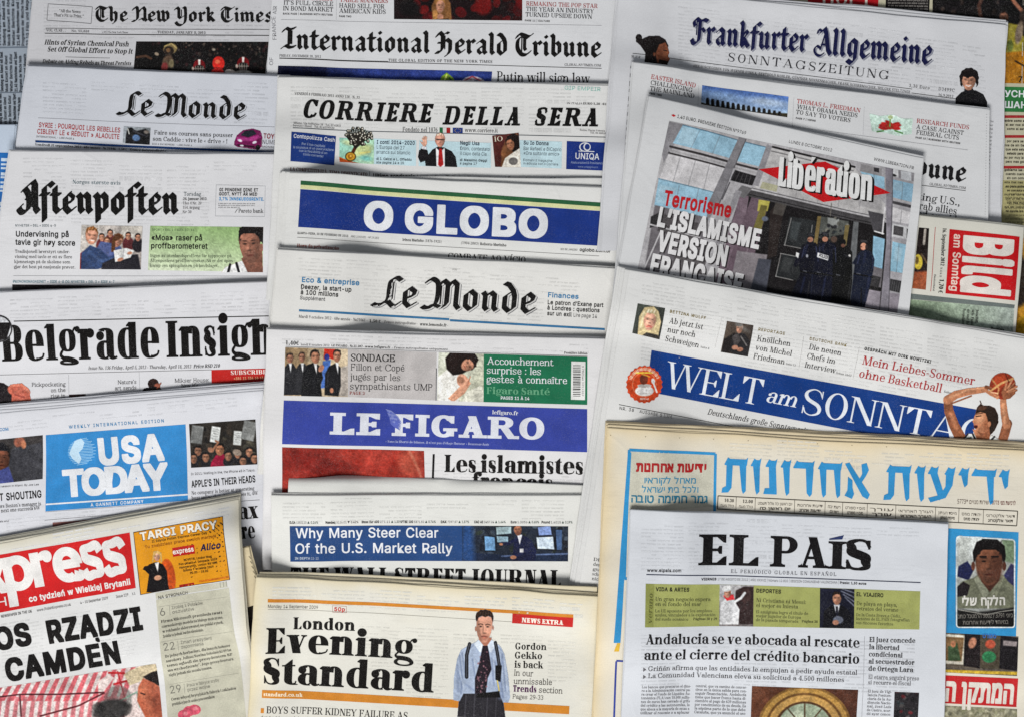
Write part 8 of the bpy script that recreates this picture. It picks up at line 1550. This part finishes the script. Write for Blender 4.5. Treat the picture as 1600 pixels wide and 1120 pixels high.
def f_(c):
    c.G(1500, 840, 1580, 930, (196, 200, 196), (150, 152, 148)); c.P([(1498, 884), (1512, 876), (1522, 890), (1514, 906), (1496, 900)], (40, 46, 84), 2); c.P([(1568, 900), (1580, 880), (1588, 884), (1588, 930), (1566, 926)], (60, 60, 96), 2); c.E(1525, 850, 10, 26, (206, 210, 208), 16, 5); c.P([(1566, 842), (1588, 842), (1588, 880), (1570, 876)], (128, 146, 120), 4)
    c.P([(1492, 950), (1494, 918), (1504, 908), (1522, 902), (1530, 896), (1568, 898), (1576, 908), (1588, 918), (1590, 950)], (122, 124, 106), 1.6); c.P([(1494, 918), (1506, 908), (1516, 914), (1512, 930), (1496, 932)], (44, 38, 42), 1.4); c.P([(1522, 904), (1530, 896), (1546, 926), (1538, 936)], (150, 152, 134), 1.4); c.P([(1570, 900), (1562, 896), (1548, 926), (1556, 936)], (140, 142, 122), 1.4); c.P([(1530, 892), (1564, 892), (1562, 906), (1547, 924), (1534, 908)], (96, 64, 52), 1.6)
    c.face(1545.6, 880, 20.5, 31, (128, 86, 66), (26, 21, 22), 0, .1, (88, 60, 50)); c.P([(1522, 880), (1520, 862), (1526, 846), (1540, 840), (1558, 842), (1570, 852), (1572, 868), (1569, 882), (1565, 864), (1556, 858), (1536, 858), (1527, 866)], (26, 21, 22), 1.4); c.E(1521, 884, 3, 7, (110, 72, 58)); c.E(1569.6, 884, 3, 7, (96, 62, 50)); c.E(1558, 886, 9, 20, (96, 62, 50), 0, 8, .7); c.L([(1532, 869), (1541, 869)], 2.4, (34, 24, 24)); c.L([(1550, 869), (1560, 869)], 2.4, (34, 24, 24))
    c.P([(1490, 950), (1530, 956), (1590, 948), (1590, 986), (1490, 986)], (30, 28, 28), 4)
    c.L([(1498, 952), (1520, 956), (1542, 960), (1564, 955), (1586, 952)], 1.1, (170, 168, 160), .9)
    R = 5.5; x0, y0, x1, y1 = 1494, 836, 1587, 981
    dx = np.maximum(np.maximum(x0 + R - c.X, c.X - (x1 - R)), 0); dy = np.maximum(np.maximum(y0 + R + (c.X - x0) * .06 - c.Y, c.Y - (y1 - R)), 0); d = np.hypot(dx, dy) - R
    c.m = np.clip(.5 - d, 0, 1); e = np.clip(1.6 - abs(d + 1.2), 0, 1); c.c = c.c * (1 - e[..., None]) + np.array((206, 214, 216)) * e[..., None]
pic([(1492, 834), (1589, 838), (1589, 984), (1492, 982)], f_, (176, 180, 176), 'portrait', res=.6, cut=True, layer=3, grain=9)
tx('sk', hb('הלקח שלי'), 1504, 945.4, 1571, 944.4, 13, (214, 212, 206), 'portrait_caption', layer=5); tx('s', hb('ביוני 1973 ל2009 הרמטכל כותב'), 1497, 965.6, 1583, 963.6, 6, (140, 136, 130), 'portrait_caption', layer=5); tx('s', hb('במיוחד לידיעות אחרונות'), 1505, 975.4, 1576, 974, 6, (140, 136, 130), 'portrait_caption', layer=5)
def f_(c):
    c.P([(1474, 990), (1510, 992), (1506, 1038), (1474, 1036)], (206, 200, 186), 1.2); c.P([(1476, 994), (1507, 996), (1503, 1033), (1474, 1031)], (130, 104, 74), 1.4); c.P([(1482, 1010), (1496, 1004), (1502, 1032), (1482, 1032)], (74, 92, 66), 2); c.E(1490, 1006, 4, 5, (170, 120, 90), 0, 1.4); c.P([(1508, 988), (1534, 990), (1532, 1044), (1506, 1040)], (42, 34, 36), 1.4); c.E(1520, 1004, 6, 9, (186, 134, 110), 20, 2); c.P([(1532, 990), (1566, 992), (1562, 1046), (1532, 1044)], (92, 84, 70), 1.4); c.E(1546, 1026, 11, 9, (66, 140, 96), 0, 1.6); c.E(1548, 1006, 8, 7, (180, 92, 70), 0, 2); c.P([(1564, 992), (1594, 996), (1590, 1048), (1562, 1044)], (38, 34, 38), 1.4); c.P([(1568, 1000), (1590, 1002), (1589, 1010), (1568, 1008)], (150, 140, 140), 2); c.L([(1474, 1048), (1592, 1052)], 5, (206, 176, 70), 1.4); c.N(30, 5, 5)
pic([(1474, 988), (1592, 994), (1590, 1056), (1474, 1050)], f_, (110, 100, 88), 'photo_strip', res=.75, layer=2)
tx('sb', hb('ספורט'), 1536, 996, 1557, 996.6, 7, (60, 120, 190), 'photo_strip_text', layer=5)
bx([(1470, 1054.5), (1592, 1060), (1591, 1106), (1470, 1099)], (194, 48, 52), 'red_box'); tx('sx', hb('המתקן ה'), 1478.5, 1094.6, 1585.5, 1099.4, 33, (220, 214, 206), 'headline', layer=4)
def f_(c): c.N(70, 4, 4); c.crowd(30, (1470, 1102, 1592, 1124), [(150, 150, 120), (110, 108, 92), (186, 184, 160)], (2, 5), 3, .6)
pic([(1470, 1103), (1592, 1109), (1592, 1130), (1470, 1126)], f_, (156, 152, 130), res=1)

paper('newspaper', 'pale newspaper with large black serif capitals and olive teaser strip, lying on Hebrew newspaper',
      [(984, 793.5), (1480.5, 817), (1476, 1190), (968, 1190)], T=.006, n=5, fan=(1.5, 1, 2), tint=(206, 209, 215), seed=65, bend=1.2, lift=[(1480, 820, 30, .0015)])
ghost(1000, 805, 1460, 890, .03, 20); ghost(1000, 985, 1430, 1070, .03, 21, .965)
PB = (26, 24, 27)
tx('rp', 'EL', 1089.5, 881, 1185, 884, 48, PB, 'masthead'); tx('rp', 'PA', 1203, 884.6, 1295, 887.6, 48, PB, 'masthead'); tx('rp', 'I', 1293.5, 888, 1322, 889, 43, PB, 'masthead'); tx('rp', 'S', 1321, 889.6, 1361, 890.8, 48, PB, 'masthead')
poly([(1296, 841), (1319, 835.4), (1316.4, 842.2), (1296, 843)], (52, 66, 110), 'masthead_accent', 4)
tx('sb', 'www.elpais.com', 1009, 889.6, 1062.5, 890.8, 5, (44, 42, 46), 'web_address'); tx('r', 'EL PERIÓDICO GLOBAL EN ESPAÑOL', 1142, 894.4, 1307, 899.6, 5.6, (104, 104, 110), 'motto', track=.2)
ln(1008, 893.8, 1439, 909.6, 1.5, (52, 58, 84)); tx('sk', 'VIERNES', 1094.7, 904.8, 1119, 905.6, 3.8, (60, 58, 62), 'dateline'); tx('s', '17 DE AGOSTO DE 2012 | AÑO XXXVII | Número 12.820 | EDICIÓN COMUNIDAD VALENCIANA |', 1121, 905.8, 1311, 911.6, 3.6, (126, 126, 130), 'dateline'); tx('sk', 'Precio: 1,30 euros', 1313, 911.6, 1354, 913.2, 3.6, (60, 58, 62), 'dateline')
OV = (168, 172, 110)
bx([(1007, 908), (1438.5, 923.4), (1437.5, 983.4), (1005.8, 975.4)], OV, 'teaser_strip'); bx([(1007, 908), (1020.4, 908.5), (1019, 975.7), (1005.8, 975.4)], (150, 154, 92), 'teaser_strip', 1.6); tx('rt', 'verano', 1016.6, 971, 1018.4, 924, 7.6, (104, 106, 60), 'teaser_strip_text', slant=.2)
tx('sk', 'VIDA & ARTES', 1022.5, 919.4, 1075.4, 921.4, 6, (54, 54, 40), 'teaser_heading'); tx('rt', 'Un gran negocio espera', 1022, 934.6, 1110, 937.8, 6, (72, 74, 50), 'teaser_text'); tx('rt', 'en el fondo del mar', 1022, 942.4, 1094.7, 945, 6, (72, 74, 50), 'teaser_text')
for i, (s, b) in enumerate((('La UE apuesta por los empleos', 1112), ('azules, vinculados a la explotación', 1118), ('del suelo oceánico', 1074))): tx('r', s, 1021.6, 952.4 + i * 6.4, b, 955.4 + i * 6.4 - (1118 - b) * .02, 4.6, (92, 94, 66), 'teaser_text')
tx('rb', 'Páginas 28 y 29', 1082, 966.6, 1120, 968, 3.8, (60, 60, 44), 'page_reference')
def f_(c):
    c.G(1124, 914, 1178, 975, (190, 190, 192), (120, 112, 112)); c.P([(1150, 922), (1162, 916), (1178, 916), (1178, 975), (1156, 975), (1148, 944)], (60, 46, 46), 2); c.E(1166, 930, 8, 11, (74, 56, 54), 0, 2); c.P([(1124, 975), (1126, 942), (1134, 934), (1148, 938), (1156, 952), (1154, 975)], (218, 218, 220), 1.6); c.L([(1148, 940), (1158, 934), (1164, 926)], 4, (206, 206, 208), 1.4); c.P([(1130, 930), (1146, 928), (1148, 936), (1136, 938)], (206, 66, 72), 1.4); c.face(1137, 926, 5.4, 7, (200, 152, 130), (206, 206, 206), 8, .3); c.E(1136, 919, 8, 4.4, (222, 222, 222), -8, 1.2); c.N(26, 5, 3)
pic([(1124.4, 912.4), (1178, 914.4), (1177.4, 978.5), (1123.6, 977.6)], f_, (150, 144, 146), res=.65)
tx('sk', 'DEPORTES', 1182, 925, 1220.5, 926.8, 6, (54, 54, 40), 'teaser_heading'); tx('rt', 'Ni Cristiano ni Messi:', 1182, 940, 1259.7, 943.4, 6, (72, 74, 50), 'teaser_text'); tx('rt', 'el mejor es Iniesta', 1182, 948, 1247.4, 950.4, 6, (72, 74, 50), 'teaser_text')
for i, (s, b) in enumerate((('El azulgrana logra el título de', 1263), ('mejor jugador de Europa', 1252), ('de la pasada temporada', 1248))): tx('r', s, 1181.6, 957.6 + i * 6.2, b, 960.4 + i * 6.2, 4.6, (92, 94, 66), 'teaser_text')
tx('rb', 'Página 38', 1253, 972, 1278, 972.8, 3.8, (60, 60, 44), 'page_reference')
def f_(c):
    c.G(1282, 920, 1335, 978, (40, 42, 62), (28, 30, 44)); 
    for i in range(4): c.L([(1312 + i * 3, 918 + i * 5), (1336, 926 + i * 7)], 2, (150, 154, 168), 1.4, .7)
    c.P([(1286, 980), (1288, 954), (1298, 946), (1318, 946), (1328, 954), (1332, 980)], (26, 26, 34), 1.4); c.P([(1303, 944), (1313, 944), (1308, 964)], (212, 212, 216), 1); c.P([(1306.6, 947), (1309.6, 947), (1310, 962), (1306, 962)], (36, 36, 50), .8); c.E(1310, 968, 8, 6, (120, 124, 138), 0, 2); c.E(1306, 972, 5, 4, (176, 132, 112), 0, 1.4); c.face(1308, 935, 6.6, 9, (194, 146, 122), (44, 34, 30))
pic([(1281.6, 918.2), (1335.6, 920), (1334.8, 981.4), (1281, 980.4)], f_, (34, 36, 52), res=.65)
tx('sk', 'EL VIAJERO', 1338.6, 930.6, 1380.6, 932.6, 6, (54, 54, 40), 'teaser_heading'); tx('rt', 'De playa en playa,', 1338.6, 945, 1402, 947.6, 6, (72, 74, 50), 'teaser_text'); tx('rt', 'retratos del verano', 1338.6, 952.8, 1404, 955.4, 6, (72, 74, 50), 'teaser_text')
for i, (s, b) in enumerate((('De la Costa Brava a Cádiz,', 1408), ('lectores de EL PAÍS fotografían', 1422), ('sus rincones favoritos', 1396))): tx('r', s, 1338, 962 + i * 6.2, b, 964.6 + i * 6.2, 4.6, (92, 94, 66), 'teaser_text')
tx('rb', 'Andalucía se ve abocada al rescate', 1007, 1002, 1343.5, 1011.6, 15.6, (34, 32, 35), 'headline'); tx('rb', 'ante el cierre del crédito bancario', 1004.8, 1026.6, 1343, 1037, 15.6, (34, 32, 35), 'headline')
tx('rt', 'Griñán afirma que las entidades le empujan a pedir ayuda estatal', 1011.4, 1044.4, 1340, 1054.4, 7.6, (76, 74, 78), 'subheadline'); tx('rt', 'La Comunidad Valenciana eleva su solicitud a 4.500 millones', 1011.4, 1056, 1319.5, 1065.6, 7.6, (76, 74, 78), 'subheadline')
for y in (1038.6, 1050.4): poly([(1003.6, y), (1008.4, y + 3.6), (1003.4, y + 7)], (110, 108, 112), 'bullet', 4)
ln(1351.4, 993.6, 1348.4, 1122, .5, (150, 150, 154))
for i, (s, b) in enumerate((('El juez concede', 1431), ('la libertad', 1406), ('condicional', 1411), ('al secuestrador', 1429.6), ('de Ortega Lara', 1428))): tx('rb', s, 1358.7 - i * .3, 1002.6 + i * 11.3, b, 1004.6 + i * 11.4, 7.6, (44, 42, 46), 'headline#2')
tx('rt', 'El etarra seguirá preso', 1357.5, 1060.6, 1436.6, 1063, 6.6, (96, 94, 98), 'subheadline#2'); tx('rt', 'si recurre el fiscal', 1357.2, 1069, 1424, 1071, 6.6, (96, 94, 98), 'subheadline#2')
for i, s in enumerate(('Los bancos que prestaron el dine-', 'ro a la Administración central pa-', 'ra crear el Fondo de Liquidez Au-', 'tonómica (FLA) con 18.000 millo-', 'nes de euros han cerrado el grifo', 'del crédito a las autonomías, lo', 'que aboca a la mayoría de estas a', 'utilizar el rescate o a aplazar')): tx('r', s, 1002 - i * .3, 1072.4 + i * 5.9, 1080 - i * .3, 1075 + i * 5.9, 4.2, (88, 86, 90), 'body_text')
for i, s in enumerate(('central, que va camino de conver-', 'tirse en la única salida para con-', 'seguir financiación. Andalucía', 'tiene que hacer frente hasta di-', 'ciembre al pago de 639 millones', 'por vencimiento de su deuda. Es', 'la séptima parte de lo que debe', 'Cataluña, que ya anunció el uso')): tx('r', s, 1088 - i * .3, 1074.4 + i * 5.9, 1168 - i * .3, 1077 + i * 5.9, 4.2, (88, 86, 90), 'body_text#2')
for i, s in enumerate(('El juez de Vigi-', 'lancia Peniten-', 'ciaria de la Au-', 'diencia Nacio-', 'nal, José Luis', 'de Castro, acor-', 'dó ayer conce-')): tx('r', s, 1357 - i * .2, 1082 + i * 6, 1394, 1083.2 + i * 6, 4.2, (88, 86, 90), 'body_text#3')
def f_(c):
    c.G(1176, 1074, 1342, 1110, (104, 66, 48), (84, 52, 40)); c.m[:] = 1
    for r, k in ((74, (132, 100, 56)), (70, (176, 140, 80)), (62, (120, 88, 50)), (58, (186, 150, 92)), (47, (92, 66, 44))): c.E(1259, 1140, r, r * .92, k, 0, 1.6)
    c.E(1259, 1140, 43, 40, (150, 160, 140), 0, 1.4); c.E(1244, 1124, 16, 14, (190, 196, 176), 0, 6, .7); c.L([(1259, 1100), (1259, 1140)], 2.4, (96, 80, 60)); c.L([(1232, 1108), (1259, 1140)], 2, (96, 80, 60)); c.L([(1286, 1108), (1259, 1140)], 2, (96, 80, 60)); c.N(22, 6, 3)
pic([(1176, 1072.6), (1342, 1078), (1340, 1126), (1174.6, 1122)], f_, (100, 64, 48), res=.7)
def f_(c): c.crowd(26, (1398, 1080, 1440, 1126), [(110, 40, 46), (60, 70, 74), (90, 84, 84), (36, 34, 38)], (2, 4), 5, .8)
pic([(1398.6, 1081), (1437, 1082.4), (1436, 1126), (1398, 1124)], f_, (50, 46, 50), res=.8)
flush()
